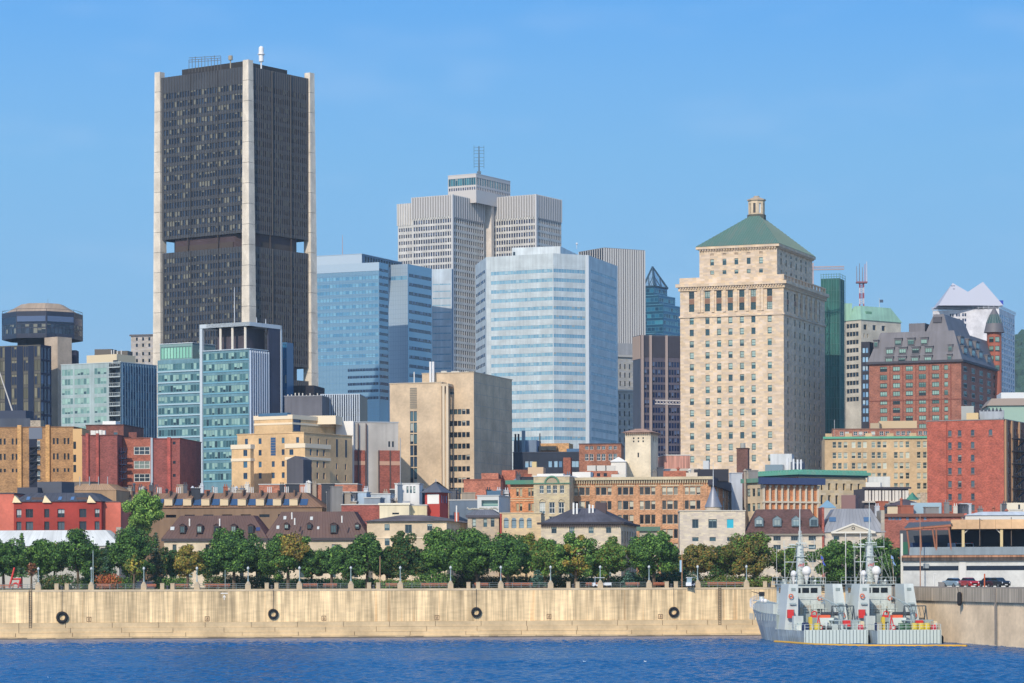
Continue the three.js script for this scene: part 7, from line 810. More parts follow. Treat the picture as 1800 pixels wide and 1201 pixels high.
// ================================================================ trees
const LEAF = new THREE.MeshStandardMaterial({ color: 0xffffff, vertexColors: true, roughness: .95, side: THREE.DoubleSide }), BARK = M('#6a5a48', { t: 'streak' });
function leaves(mb, c, n, rad, pal, size, sy = 1, centre) {
  for (let k = 0; k < n; k++) {
    const th = rr(0, 6.283), cz = rr(-1, 1), sr = Math.sqrt(1 - cz * cz), dir = V3(sr * Math.cos(th), cz, sr * Math.sin(th)), r = rad * (rnd() < .1 ? rr(1, 1.3) : Math.cbrt(rr(.35, 1.12))), p = V3(c.x + dir.x * r, c.y + dir.y * r * sy, c.z + dir.z * r);
    const nn = dir.clone().multiplyScalar(.9).add(V3(rr(-.8, .8), rr(-.5, 1), rr(-.8, .8))).normalize(), t = nn.clone().cross(V3(rr(-1, 1), rr(-1, 1), rr(-1, 1))).normalize(), q = nn.clone().cross(t), s = size * rr(.6, 1.25);
    const col = pal[(rnd() * pal.length) | 0], w = rr(.75, 1.2); mb.col = [col[0] * w, col[1] * w, col[2] * w]; const a = p.clone().addScaledVector(t, s), b = p.clone().addScaledVector(q, s * .55), d = p.clone().addScaledVector(t, -s), e = p.clone().addScaledVector(q, -s * .55); mb.tri(a, b, d, null, null, null, nn); mb.tri(a, d, e, null, null, null, nn);
  }
}
const PAL = { dark: ['#2c4a22', '#345528', '#25401f', '#3d5f2c'], green: ['#47692a', '#557630', '#3b5c26', '#638238'], olive: ['#6a6f30', '#59662c', '#7d7434', '#4c5c28'], yellow: ['#938a38', '#a0923c', '#7f7f38', '#a8923c'], orange: ['#8a6c34', '#7a6632', '#967a3a', '#6a6c34'], brown: ['#7a5034', '#6a4630', '#8a5c3a', '#94664a'], light: ['#6f9440', '#82a54a', '#5f8538', '#93ad58'], blue: ['#4a6a58', '#3c5a4a', '#587866'], dirt: ['#4a5428', '#5c5c2e', '#6f6230'] }; for (const k in PAL) PAL[k] = PAL[k].map(lin).map((c) => c.map((v) => v * (k === 'dark' ? 1.3 : k === 'green' ? 1.45 : 1.15)));
function tree(label, px, yt, yb, hw, D, pal, o = {}) {
  const b = P(px, 1030, D), top = Yp(px, yt, D), bot = Yp(px, yb, D), W = hw * 1.14 * D / F, H = (top - bot) / 2 * 1.06, cy = (top + bot) / 2, gy = o.gy ?? TOP - .05, g = thing(o.name || 'broadleaf_tree', label, 'tree', V3(b.x, gy, b.z), o.group || 'park trees along the quay');
  const crown = new MB(), nb = o.nb || Math.round(24 + W * 7), br = [], ph = rr(0, 6), lop = (t) => 1 + .16 * Math.sin(2 * t + ph) + .1 * Math.sin(3 * t + 2 * ph);
  for (let k = 0; k < nb; k++) { const th = rr(0, 6.283), cz = rr(-.95, .98), sr = Math.sqrt(1 - cz * cz), q = rr(.4, .95), narrow = (cz > .2 ? 1 - (cz - .2) * rr(.1, .5) : 1) * lop(th), c = V3(b.x + sr * Math.cos(th) * W * q * narrow, cy + cz * H * q, b.z + sr * Math.sin(th) * W * q * narrow), r = Math.min(W, H) * rr(.15, .34); let p = pal; if (o.patch && rnd() < o.patch[1](c.x - b.x, (c.y - cy) / H, W)) p = o.patch[0]; leaves(crown, c, Math.round((o.n || 230) * (r / .9)), r, p, o.size || .24, .85); br.push(c); }
  leaves(crown, V3(b.x, cy, b.z), o.core ?? 700, Math.min(W, H) * .72, pal, .34, H / Math.min(W, H)); part(g, 'crown', crown, LEAF);
  const tr = new MB(), fork = bot + H * .35; tr.cyl(V3(b.x, gy, b.z), V3(b.x + rr(-.1, .1), fork, b.z), .2 + W * .035, .13 + W * .02, 7); for (let k = 0; k < 14; k++) { const c = br[(rnd() * br.length) | 0]; tr.cyl(V3(b.x, fork - rr(0, .8), b.z), c, .1, .03, 5); } part(g, 'trunk', tr, BARK); return g;
}
function spruce(label, px, yt, yb, hw, D, pal) { const b = P(px, 1030, D), top = Yp(px, yt, D), bot = Yp(px, yb, D), W = hw * D / F, g = thing('spruce_tree', label, 'tree', V3(b.x, TOP - .05, b.z), 'park trees along the quay'), mb = new MB(); const L = Math.round((top - bot) / .42); for (let i = 0; i < L; i++) { const t = i / L, y = lerp(bot, top, t), R = W * (1 - t) * rr(.85, 1.1) + .1, m = Math.round(5 + 9 * (1 - t)); for (let k = 0; k < m; k++) { const a = rr(0, 6.283); for (let j = 0; j < 5; j++) { const r = R * (j + rr(.4, 1)) / 5; leaves(mb, V3(b.x + Math.cos(a) * r, y - r * .28, b.z + Math.sin(a) * r), 4, .24, pal, .2, .6); } } } part(g, 'crown', mb, LEAF); const tr = new MB(); tr.cyl(V3(b.x, TOP - .05, b.z), V3(b.x, top - .3, b.z), .2, .04, 7); part(g, 'trunk', tr, BARK); }
{
  reseed(1234); const { dark, green, olive, yellow, orange, brown, light, blue, dirt } = PAL, mix = (...a) => a.flat();
  const near = (fx, fy, r) => (x, y, W) => Math.hypot(x / W - fx, y - fy) < r ? .85 : .04;
  tree('dark green tree at the quay end behind the red sculpture', 6, 948, 1014, 32, 566, mix(dark, green)); spruce('slim grey-green spruce tip rising over the white shed roof', 38, 935, 1010, 15, 590, mix(blue, green));
  tree('mid green tree behind the small rust-red sapling', 72, 946, 1014, 30, 574, mix(dark, green, green)); tree('lumpy yellow-green small tree beside the tall lamp pole', 95, 950, 1010, 20, 580, mix(green, olive)); tree('tall dome-shaped dark maple in front of the red building', 137, 928, 1016, 33, 562, mix(dark, dark, green)); spruce('blue-green spruce between the two dark maples', 190, 948, 1018, 20, 578, mix(blue, dark)); tree('broad dark maple above the orange shrub', 232, 925, 1014, 38, 566, mix(dark, dark, green)); spruce('tall grey-green spruce against the brown roof end', 274, 934, 1016, 18, 574, mix(blue, dirt));
  tree('small rust-red sapling beside the red sculpture', 55, 988, 1016, 10, 549, brown, { nb: 12, n: 90, core: 50, size: .22 }); tree('small yellow-green sapling by the third lamp pedestal', 235, 974, 1015, 15, 549, mix(yellow, olive, green), { nb: 16, n: 100, core: 120, size: .24 });
  tree('orange-tinged round tree by the cream house door', 330, 962, 1012, 24, 558, mix(orange, olive, yellow)); tree('largest dark green maple before the dormered brown row', 411, 929, 1016, 50, 562, mix(dark, dark, green)); tree('maple with a golden-orange patch on its crown', 506, 938, 1016, 48, 560, mix(dark, green), { patch: [mix(orange, yellow, orange), near(.15, .45, .5)] }); tree('low spreading dark tree with bare trunk, beside the golden maple', 583, 958, 1012, 33, 560, mix(dark, dark, green)); tree('dark maple against the brown roof and beige block joint', 645, 943, 1014, 38, 562, mix(dark, green, dark)); tree('narrow dark pointed tree before the beige block window', 709, 937, 1014, 27, 560, mix(dark, dark, dirt)); tree('fresh green maple at the beige block corner', 773, 935, 1014, 34, 561, mix(green, green, dark)); tree('wide green maple before the shaded blue flank', 838, 931, 1016, 48, 562, mix(green, dark)); tree('deep green wide maple below the arched windows', 893, 936, 1016, 40, 557, mix(dark, dark, green)); tree('yellowing maple behind the deep green wide one', 925, 938, 985, 22, 584, mix(yellow, olive, green)); tree('thin-crowned green maple with low bare limbs', 958, 944, 1012, 32, 560, mix(green, green, olive)); tree('green maple with yellow lower branches before the slate-roofed block', 1012, 934, 1015, 33, 558, mix(green, light, dark), { patch: [mix(yellow, yellow, orange), near(.1, -.2, .5)] });
  tree('olive maple with gaps beside the slate-roofed block flank', 1069, 948, 1014, 34, 560, mix(olive, green, green)); tree('big green maple before the green-corniced porch', 1150, 931, 1016, 44, 561, mix(green, dark, green)); tree('brown-edged olive tree behind the banner pole', 1228, 952, 1014, 31, 558, mix(olive, orange, dirt)); tree('wide russet and olive maple before the house-dormer row', 1312, 937, 1016, 48, 560, mix(olive, green, dirt), { patch: [mix(orange, olive, dirt), near(.0, -.25, .55)] }); tree('olive tree half hidden by the first grey ship mast', 1392, 958, 1014, 30, 566, mix(olive, green, dark)); tree('broad dark tree between the two ship masts', 1475, 950, 1022, 42, 564, mix(dark, green)); tree('dark rounded tree beside the pier shed', 1545, 940, 1024, 42, 563, mix(dark, dark, green));
  tree('light green poplar standing behind the park beside the red building', 253, 864, 936, 30, 632, mix(light, light, green), { nb: 50, group: 'street trees' }); spruce('short silvery spruce under the green maples near the olive tree', 945, 1000, 1026, 16, 552, blue); for (const [x, w, l] of [[165, 30, 'shaded tree behind the spruce by the red building'], [300, 22, 'dark tree at the brown row end wall'], [365, 26, 'shaded tree half behind the largest maple'], [462, 26, 'shaded tree between the largest and the golden maple'], [548, 26, 'dim tree between the golden maple and the low spreading one'], [612, 24, 'dim tree behind the low spreading tree'], [680, 24, 'dark tree before the mansard and beige block joint'], [740, 24, 'dark tree between the pointed and the fresh green one'], [985, 24, 'dark tree behind the thin-crowned maple'], [1040, 24, 'dark tree behind the yellow-branched maple'], [1185, 26, 'dark tree behind the banner pole'], [1270, 26, 'dim olive tree before the cyan-windowed house corner']]) tree(l, x, 962 + (x % 9), 1016, w, 582, mix(dark, dirt, dark)); spruce('short blue spruce at the slate-roofed block corner', 1104, 1000, 1028, 14, 556, blue);
  // hedges and shrubs
  const hedge = (label, x0, x1, yt, D, pal) => { const mb = new MB(); const n = Math.max(3, Math.round((x1 - x0) / 5)); let Y = TOP; for (let k = 0; k < n; k++) { const x = lerp(x0, x1, (k + .5) / n), p = P(x, 1028, D), h = Yp(x, yt + rr(-1, 3), D) - TOP; leaves(mb, V3(p.x, TOP + h * .5, p.z + rr(-.4, .4)), 260, Math.max(.5, h * .55), pal, .2, 1); } single('hedge', label, 'hedge', mb, LEAF, 'park hedges'); };
  hedge('clipped dark hedge under the mid green tree', 72, 128, 1010, 552, mix(dark, dirt)); hedge('low hedge running below the spruce and the orange shrub', 140, 232, 1014, 566, mix(dark, green)); hedge('rounded hedge before the cream house door', 276, 330, 1014, 570, mix(dark, green)); hedge('brownish hedge under the largest dark maple', 366, 470, 1012, 570, mix(dirt, dark)); hedge('long dark hedge under the golden patched maple', 470, 660, 1017, 574, mix(dark, dark)); hedge('bright low hedge before the beige block', 662, 735, 1020, 556, mix(green, olive)); hedge('full green hedge below the fresh green maple', 735, 790, 1008, 560, mix(green, dark)); hedge('long mixed hedge below the wide maples', 790, 1010, 1013, 566, mix(dark, dirt, olive)); hedge('dark hedge behind the first white cart', 1010, 1130, 1014, 568, mix(dark, blue, green)); hedge('deep hedge in the shade of the big green maple', 1110, 1225, 1006, 570, mix(dark, dark, blue)); hedge('long olive hedge before the cyan-windowed house', 1235, 1350, 1013, 558, mix(olive, dirt, green)); hedge('dark hedge behind the ships', 1350, 1590, 1014, 570, mix(dark, green)); hedge('orange-red flowering shrub under the broad dark maple', 178, 203, 1009, 553, mix(brown, orange).map((c) => [c[0] * 1.5, c[1] * .8, c[2] * .7]));
}
// ================================================================ promenade furniture
{
  const post = M('#9caeac', { r: .5 }), ped = M('#c4af8e', { t: 'mottle' });
  const lampAt = (px, label) => { const g = thing('street_lamp', label, 'street lamp', at(Q, qu(px), TOP, -.75), 'quay lamps'); g.isLocal = true; let mb = new MB(); mb.box(WORLD, -.5, .5, -.05, .85, -.45, .45); mb.geo(new THREE.CylinderGeometry(.25, .68, .55, 4, 1), new THREE.Matrix4().makeRotationY(Math.PI / 4).setPosition(0, 1.12, 0)); part(g, 'pedestal', mb, ped); mb = new MB(); mb.cyl(V3(0, 1.3, 0), V3(0, 1.9, 0), .17, .1, 8); mb.cyl(V3(0, 1.9, 0), V3(0, 3.45, 0), .09, .075, 8); mb.cyl(V3(0, 3.45, 0), V3(0, 3.6, 0), .08, .16, 8); part(g, 'post', mb, post); mb = new MB(); mb.sph(V3(0, 3.8, 0), .24, 12, 1.1); mb.cyl(V3(0, 4.02, 0), V3(0, 4.16, 0), .1, .02, 8); part(g, 'globe', mb, M('#cfd2cc', { r: .3 })); return g; };
  let L0; [66.6, 160, 252.5, 346, 436, 526.5, 617, 704, 792.6, 881, 968.6, 1056, 1142, 1227.6, 1313.5].forEach((px, k) => { if (!k) L0 = lampAt(px, 'globe street lamp on a concrete pedestal along the quay edge'); else copy(L0, at(Q, qu(px), TOP, -.75)); });
  let G0; [99, 117, 285, 303, 469, 486, 649, 665, 824, 841, 1000, 1016, 1173, 1189, 1346, 1360].forEach((px) => { if (!G0) { const mb = new MB(); mb.box(WORLD, -.36, .36, -.05, 1.05, -.36, .36); mb.box(WORLD, -.4, .4, 1.05, 1.15, -.4, .4); G0 = single('gate_post', 'square concrete gate post in pairs along the quay railing', 'post', mb, ped, 'quay gate posts', V3(0, 0, 0)); G0.position.copy(at(Q, qu(px), TOP, -.75)); } else copy(G0, at(Q, qu(px), TOP, -.75)); });
  const stops = [-60, 66.6, 99, 117, 160, 252.5, 285, 303, 346, 436, 469, 486, 526.5, 617, 649, 665, 704, 792.6, 824, 841, 881, 968.6, 1000, 1016, 1056, 1142, 1173, 1189, 1227.6, 1313.5, 1346, 1360, 1480]; const rm = M('#7f8a88', { r: .5 });
  for (let i = 0; i < stops.length - 1; i++) { const a = qu(stops[i]) + .5, b = qu(stops[i + 1]) - .5; if (b - a < 2.5) continue; const g = thing('railing_bay', 'grey tube railing bay between the quay pedestals', 'railing', at(Q, (a + b) / 2, TOP, -.75), 'quay railing bays'); const n = Math.max(1, Math.round((b - a) / 1.5)); let mb = new MB(); for (const y of [1, .66, .33]) mb.cyl(at(Q, a, TOP + y, -.75), at(Q, b, TOP + y, -.75), .035, .035, 5); part(g, 'rail', mb, rm).userData.kind = 'stuff'; mb = new MB(); for (let k = 0; k <= n; k++) mb.cyl(at(Q, lerp(a, b, k / n), TOP - .02, -.75), at(Q, lerp(a, b, k / n), TOP + 1.02, -.75), .045, .045, 5); part(g, 'upright', mb, rm).userData.kind = 'stuff'; }
  // bollards with mooring gear between the gate posts
  let B0; [108, 294, 477.5, 657, 832.5, 1008, 1181, 1353].forEach((px) => { if (!B0) { const mb = new MB(); mb.cyl(V3(0, -.02, 0), V3(0, .5, 0), .28, .2, 10); mb.cyl(V3(0, .5, 0), V3(0, .72, 0), .36, .3, 10); B0 = single('mooring_bollard', 'dark iron mooring bollard between two gate posts', 'bollard', mb, M('#3a3e42', { r: .6 }), 'mooring bollards', V3(0, 0, 0)); B0.position.copy(at(Q, qu(px), TOP, -.6)); } else copy(B0, at(Q, qu(px), TOP, -.6)); });
  let N0; const bench = (px, D, s) => { if (!N0) { N0 = thing('park_bench', 'red-brown slatted park bench on the promenade lawn', 'bench', P(px, 1030, D).setY(TOP), 'promenade benches'); N0.isLocal = true; for (const [y, z] of [[.45, .0], [.45, .15], [.45, .3]]) { const mb = new MB(); mb.box(WORLD, -1.3, 1.3, y - .03, y, z - .06, z + .06); part(N0, 'slat', mb, M('#b06a4c')); } for (const y of [.62, .78, .92]) { const mb = new MB(); mb.box(WORLD, -1.3, 1.3, y - .06, y + .05, -.1, -.06); part(N0, 'slat', mb, M('#b06a4c')); } for (const x of [-1.1, 1.1]) { const mb = new MB(); mb.box(WORLD, x - .05, x + .05, -.02, .42, -.05, .3); mb.box(WORLD, x - .05, x + .05, .42, .95, -.16, -.1); part(N0, 'leg', mb, M('#44423f')); } } else copy(N0, P(px, 1030, D).setY(TOP)); };
  for (const px of [12, 182, 262, 318, 372, 392, 545, 580, 690, 752, 774, 846, 900, 924, 1042, 1112, 1160, 1256, 1280, 1300]) bench(px, 546 + (px % 5));
  const pole = (name, label, px, yt, D, r, mat) => { const mb = new MB(), p = P(px, 1030, D); mb.cyl(V3(p.x, TOP - .05, p.z), V3(p.x, Yp(px, yt, D), p.z), r, r * .7, 6); return single(name, label, 'pole', mb, mat); };
  pole('light_pole', 'tall plain grey pole beside the second quay lamp', 163.5, 968, 548, .1, post); pole('light_pole', 'tall brown wooden pole before the beige block', 668, 978, 546, .11, M('#b08a6a')); pole('lamp_post', 'slim short lamp post without pedestal near the cream house', 395.6, 1002, 546, .07, post); pole('light_pole', 'slender white pole rising between the two ships', 1487, 936, 560, .12, M('#e0ddd4')); pole('light_pole', 'second slender white pole near the pier shed', 1513, 936, 556, .12, M('#e0ddd4'));
  { const D = 545, p = P(1199, 1030, D), g = thing('banner_pole', 'wooden pole carrying a pale blue vertical banner', 'banner', V3(p.x, TOP, p.z)), mb = new MB(); mb.cyl(V3(p.x, TOP - .05, p.z), V3(p.x, Yp(1199, 968, D), p.z), .1, .08, 6); part(g, 'pole', mb, M('#b98a62')); const c = new MB(); c.box({ ...WORLD, o: V3(p.x, 0, p.z) }, -.42, -.06, Yp(1199, 1006, D), Yp(1199, 985, D), -.02, .02); part(g, 'banner', c, M('#9cc0d4')); }
  { const D = 549, red = M('#d0302c', { r: .5 }), g = thing('red_sculpture', 'bright red steel bar sculpture shaped like a tilted chair', 'sculpture', P(27, 1030, D).setY(TOP)), q = (x, y, dz = 0) => { const p = P(x, y, D); p.z += dz; p.y = Math.max(p.y, TOP + .05); return p; }; for (const [a, b] of [[[16.5, 1033], [25, 998]], [[17, 1033, .8], [25, 998]], [[20, 1018.5], [36, 1018]], [[36, 1018], [37, 1033]], [[36, 1018], [34, 1033, 1.4]], [[18, 1030], [27, 1025]], [[27, 1025], [36, 1031]]]) { const mb = new MB(); mb.cyl(q(...a), q(...b), .17, .17, 7); part(g, 'bar', mb, red); } }
  // small white carts
  const cart = (px, D, label, turn) => { const g = thing('golf_cart', label, 'cart', P(px, 1030, D).setY(TOP)); g.isLocal = true; g.rotation.y = turn; const wh = M('#e9eaea', { r: .4 }), P2 = (n, fn, m, par) => { const mb = new MB(); fn(mb); return part(g, n, mb, m, par); }; P2('body', (m) => { m.box(WORLD, -1.1, .9, .3, .62, -.55, .55); m.box(WORLD, -1.2, -.75, .3, .95, -.5, .5); m.box(WORLD, .45, 1.15, .45, .8, -.55, .55); }, wh); P2('seat', (m) => { m.box(WORLD, .0, .5, .62, .8, -.5, .5); m.box(WORLD, .48, .6, .75, 1.2, -.5, .5); }, M('#33363e')); P2('roof', (m) => m.box(WORLD, -.85, .95, 1.82, 1.9, -.62, .62), wh); for (const [x, z] of [[-.75, -.5], [-.75, .5], [.8, -.5], [.8, .5]]) P2('roof_post', (m) => m.cyl(V3(x, .6, z), V3(x * .95, 1.83, z), .03, .03, 5), M('#44484e')); P2('windscreen', (m) => m.quad(V3(-.78, .95, -.48), V3(-.78, .95, .48), V3(-.74, 1.78, .48), V3(-.74, 1.78, -.48)), M('#8fa4ac', { r: .1 })); for (const [x, z] of [[-.8, -.55], [-.8, .55], [.75, -.55], [.75, .55]]) P2('wheel', (m) => m.geo(new THREE.CylinderGeometry(.24, .24, .16, 14), new THREE.Matrix4().makeRotationX(Math.PI / 2).setPosition(x, .24, z)), M('#1e1e20')); return g; };
  const c1 = cart(1053, 543.5, 'white golf cart with a long flat rear bed', .2); { const mb = new MB(); mb.box(WORLD, 1.0, 2.2, .45, .95, -.55, .55); part(c1, 'cargo_bed', mb, M('#dfe2e2')); for (const z of [-.5, .5]) { const w = new MB(); w.geo(new THREE.CylinderGeometry(.24, .24, .16, 14), new THREE.Matrix4().makeRotationX(Math.PI / 2).setPosition(1.9, .24, z)); part(c1, 'wheel', w, M('#1e1e20')); } } cart(1214, 543.5, 'short white golf cart beside the banner pole', 1.2);
}
// ================================================================ two grey patrol ships
{
  const hullM = M('#a6b2b4', { t: 'streak', r: .5 }), sup = M('#c8cfca', { t: 'metal', r: .5 }), supD = M('#a3b3b4', { r: .5 }), rail = M('#c9d2cc', { r: .5 }), red = M('#d8302c', { r: .5 }), dk = M('#23282c'), w8 = M('#ece9e4', { r: .4 });
  const ship = (label, pos, turn, o) => {
    const g = thing('patrol_ship', label, 'ship', pos); g.isLocal = true; g.rotation.y = turn; const A = (n, fn, m, p) => { const mb = new MB(); fn(mb); return part(g, n, mb, m, p); }, B = (m, x0, x1, y0, y1, z0, z1) => m.box(WORLD, x0, x1, y0, y1, z0, z1);
    // hull by stations: z, half width at deck / chine / water, deck height
    const st = [[0, 5.25, 5.1, 4.8, 2.1], [-10, 5.55, 5.45, 5.1, 2.1], [-17.9, 5.65, 5.5, 5.2, 2.1], [-18, 5.75, 5.5, 5.2, 4.5], [-30, 5.65, 5.2, 4.6, 4.7], [-40, 4.9, 4.0, 3.0, 5.2], [-48, 3.1, 2.1, 1.3, 5.9], [-53, 1.3, .7, .15, 6.4], [-55.5, .12, .06, .02, 6.7]];
    A('hull', (m) => { const row = (s) => [V3(-s[1], s[4], s[0]), V3(-s[2], s[4] * .5, s[0] + (s[0] < -45 ? 1 : 0)), V3(-s[3], -.6, s[0] + (s[0] < -45 ? (s[0] + 45) * -.32 : 0)), V3(s[3], -.6, s[0] + (s[0] < -45 ? (s[0] + 45) * -.32 : 0)), V3(s[2], s[4] * .5, s[0] + (s[0] < -45 ? 1 : 0)), V3(s[1], s[4], s[0])]; for (let i = 0; i < st.length - 1; i++) { const a = row(st[i]), b = row(st[i + 1]); for (let k = 0; k < 5; k++) m.quad(a[k], a[k + 1], b[k + 1], b[k], [a[k].z, k * 3], [a[k].z, k * 3 + 3], [b[k].z, k * 3 + 3], [b[k].z, k * 3]); } m.quad(V3(-5.7, 2.1, -18), V3(5.7, 2.1, -18), V3(5.7, 4.5, -18), V3(-5.7, 4.5, -18)); }, hullM);
    A('deck', (m) => { for (let i = 0; i < st.length - 1; i++) { const a = st[i], b = st[i + 1], e = .06; m.quad(V3(-a[1], a[4] - e, a[0]), V3(a[1], a[4] - e, a[0]), V3(b[1], b[4] - e, b[0]), V3(-b[1], b[4] - e, b[0])); } }, M('#8d9894', { t: 'mottle' }));
    A('transom', (m) => B(m, -5.25, 5.25, -.4, 2.25, -.1, .06), M('#cfd9d0', { r: .5 })); for (let k = 0; k < 19; k++) A('transom_rib', (m) => { const x = -5.05 + 10.1 * k / 18; B(m, x - .04, x + .04, -.2, 2.2, .06, .11); }, M('#69767a')); A('stern_rail', (m) => { for (const y of [2.7, 3.15]) m.cyl(V3(-5.1, y, -.05), V3(5.1, y, -.05), .035, .035, 5); for (let k = 0; k <= 9; k++) m.cyl(V3(-5.1 + 10.2 * k / 9, 2.1, -.05), V3(-5.1 + 10.2 * k / 9, 3.15, -.05), .04, .04, 5); for (const s of [-1, 1]) { m.cyl(V3(s * 5.2, 3.1, 0), V3(s * 5.5, 3.1, -10), .035, .035, 5); for (let k = 0; k < 6; k++) m.cyl(V3(s * (5.2 + .05 * k), 2.1, -2 * k), V3(s * (5.2 + .05 * k), 3.1, -2 * k), .035, .035, 5); } }, rail);
    // funnels at both sides, leaning inwards
    for (const s of [-1, 1]) { A('funnel', (m) => { const lo = [[s * 5.5, -13], [s * 3.2, -13], [s * 3.2, -20], [s * 5.5, -20]], hi = [[s * 4.5, -14], [s * 2.9, -14], [s * 2.9, -19.5], [s * 4.5, -19.5]], f = (q, y) => q.map(([x, z]) => V3(x, y, z)), a = f(lo, 2.0), b = f(hi, 9.6); for (let k = 0; k < 4; k++) m.quad(a[k], a[(k + 1) % 4], b[(k + 1) % 4], b[k]); m.quad(...b); }, sup); for (const [y, h] of [[8.7, .5], [4.9, 1]]) A('funnel_vent', (m) => { const t = (y - 2) / 7.6, xc = s * lerp(4.3, 3.7, t), z = lerp(-13, -14, t); B(m, xc - .35, xc + .35, y - h / 2, y + h / 2, z - .3, z + .09); }, M('#8d9a98')); A('funnel_hatch', (m) => { B(m, s * 4 - .5, s * 4 + .5, 6.2, 6.5, -13.6, -13.15); }, supD); }
    A('blue_door', (m) => m.geo(new THREE.CylinderGeometry(.55, .55, 2.6, 10, 1, false, 0, Math.PI), new THREE.Matrix4().makeRotationY(.2).setPosition(-2.4, 5.8, -17.6)), M('#3a6484')); A('locker', (m) => B(m, -5, -3.4, 2.1, 4.4, -9.6, -8.4), sup); A('life_ring_locker', (m) => B(m, -5.1, -4.1, 4.0, 5.4, -12.8, -12.2), red); A('fire_locker', (m) => B(m, 2.1, 3.3, 2.7, 3.7, -4.2, -3.6), red);
    // deckhouse and bridge
    A('deckhouse', (m) => { B(m, -3.1, 3.1, 2.0, 6.2, -36, -20.5); B(m, -4.9, 4.9, 4.4, 6.2, -38, -24); }, sup); const br = A('bridge', (m) => { B(m, -2.7, 2.7, 6.2, 9.5, -31, -21); B(m, -2.9, 2.9, 9.45, 9.6, -31.3, -20.7); }, sup); for (const x of [-1.45, 0, 1.45]) A('bridge_window', (m) => B(m, x - .58, x + .58, 8.1, 8.95, -21.1, -20.94), M('#161d24', { r: .1 }), br); for (const z of [-23, -25.5, -28]) A('bridge_window', (m) => B(m, -2.75, -2.66, 8.1, 8.95, z - .9, z + .9), M('#161d24', { r: .1 }), br);
    A('bridge_rail', (m) => { for (const y of [10.1, 10.7]) { for (const z of [-20.8, -31]) m.cyl(V3(-3.4, y, z), V3(3.4, y, z), .03, .03, 5); for (const x of [-3.4, 3.4]) m.cyl(V3(x, y, -20.8), V3(x, y, -31), .03, .03, 5); } for (let k = 0; k <= 8; k++) for (const z of [-20.8, -31]) m.cyl(V3(-3.4 + .85 * k, 9.6, z), V3(-3.4 + .85 * k, 10.7, z), .035, .035, 5); B(m, -3.5, 3.5, 9.5, 9.6, -31.2, -20.7); }, rail); for (const x of [-1.6, 1.7]) A('searchlight', (m) => { m.cyl(V3(x, 9.6, -21.2), V3(x, 9.9, -21.2), .08, .08, 6); m.sph(V3(x, 10.05, -21.2), .26, 10); }, M('#dfe2dc')); A('deck_window_vent', (m) => B(m, -.5, .8, 4.6, 6, -20.6, -20.38), M('#b0a89a'));
    // mast
    const mast = A('mast', (m) => { m.geo(new THREE.CylinderGeometry(.7, .85, 6.6, 4), new THREE.Matrix4().makeRotationY(Math.PI / 4).setPosition(0, 12.8, -25)); m.cyl(V3(0, 16, -25), V3(0, 19, -25), .22, .12, 8); m.cyl(V3(0, 19, -25), V3(0, 23.4, -25), .12, .05, 8); }, sup); A('yard', (m) => { m.cyl(V3(-2.9, 15.8, -25), V3(2.6, 15.8, -25), .09, .09, 6); m.cyl(V3(-2.6, 13.3, -25), V3(1.4, 13.3, -25), .08, .08, 6); for (const [x, y] of [[-2.8, 16.9], [-1.4, 16.5], [1.2, 16.7], [2.5, 17.2]]) m.cyl(V3(x, 15.8, -25), V3(x, y, -25), .04, .04, 5); B(m, -1.9, -.9, 16.15, 16.35, -25.1, -24.9); }, rail, mast); for (let k = 0; k < 4; k++) A('red_stripe', (m) => m.quad(V3(-.42 + k * .25, 12.55, -24.36), V3(-.32 + k * .25, 12.55, -24.36), V3(-.16 + k * .25, 13.05, -24.42), V3(-.28 + k * .25, 13.05, -24.42)), red, mast); A('ladder', (m) => { for (let y = 10.5; y < 15.8; y += .5) B(m, -.16, .16, y, y + .06, -24.5, -24.28); }, rail, mast);
    for (const [x, y, r] of [[-1.4, 11.3, .52], [.85, 11.75, .78]]) A('radome', (m) => { m.cyl(V3(x, 9.6, -23.8), V3(x, y - r * .5, -23.8), .16, r * .7, 8); m.sph(V3(x, y, -23.8), r, 16, 1.12); }, w8); A('whip_antenna', (m) => { for (const [x, z, h] of [[-3.3, -22, 17], [-2.9, -30, 16], [3.3, -22, 14], [3.2, -29, 15]]) m.cyl(V3(x, 9.6, z), V3(x, h, z), .05, .025, 5); }, M('#dcdcd2')).userData.kind = 'stuff'; A('stay', (m) => { for (const [x, y, X, Y] of [[-.2, 15.9, -3.3, 9.6], [.2, 15.9, 3.3, 9.6], [-2.7, 15.8, -3.4, 9.6], [2.4, 15.8, 3.2, 9.6], [.1, 18.5, 2.9, 9.6], [-.1, 18.5, -2.6, 9.6]]) m.cyl(V3(x, y, -25), V3(X, Y, -22), .028, .028, 4); }, M('#a9aea4')).userData.kind = 'stuff';
    A('flagstaff', (m) => m.cyl(V3(3.2, 9.6, -21), V3(2.6, 14.4, -21), .045, .03, 5), M('#b0957c')); A('flag', (m) => { const q = [[0, 0], [.35, -.25], [.3, -.8], [.75, -1.5]]; for (let k = 0; k < 3; k++) m.quad(V3(2.6 + q[k][0], 14.4 + q[k][1], -21), V3(2.6 + q[k + 1][0], 14.4 + q[k + 1][1], -20.9 + (k % 2) * .15), V3(2.6 + q[k + 1][0] + .1, 13.9 + q[k + 1][1] * .9, -20.85), V3(2.6 + q[k][0] + .05, 13.8 + q[k][1], -20.95)); }, M(o.flag, { r: .8 }));
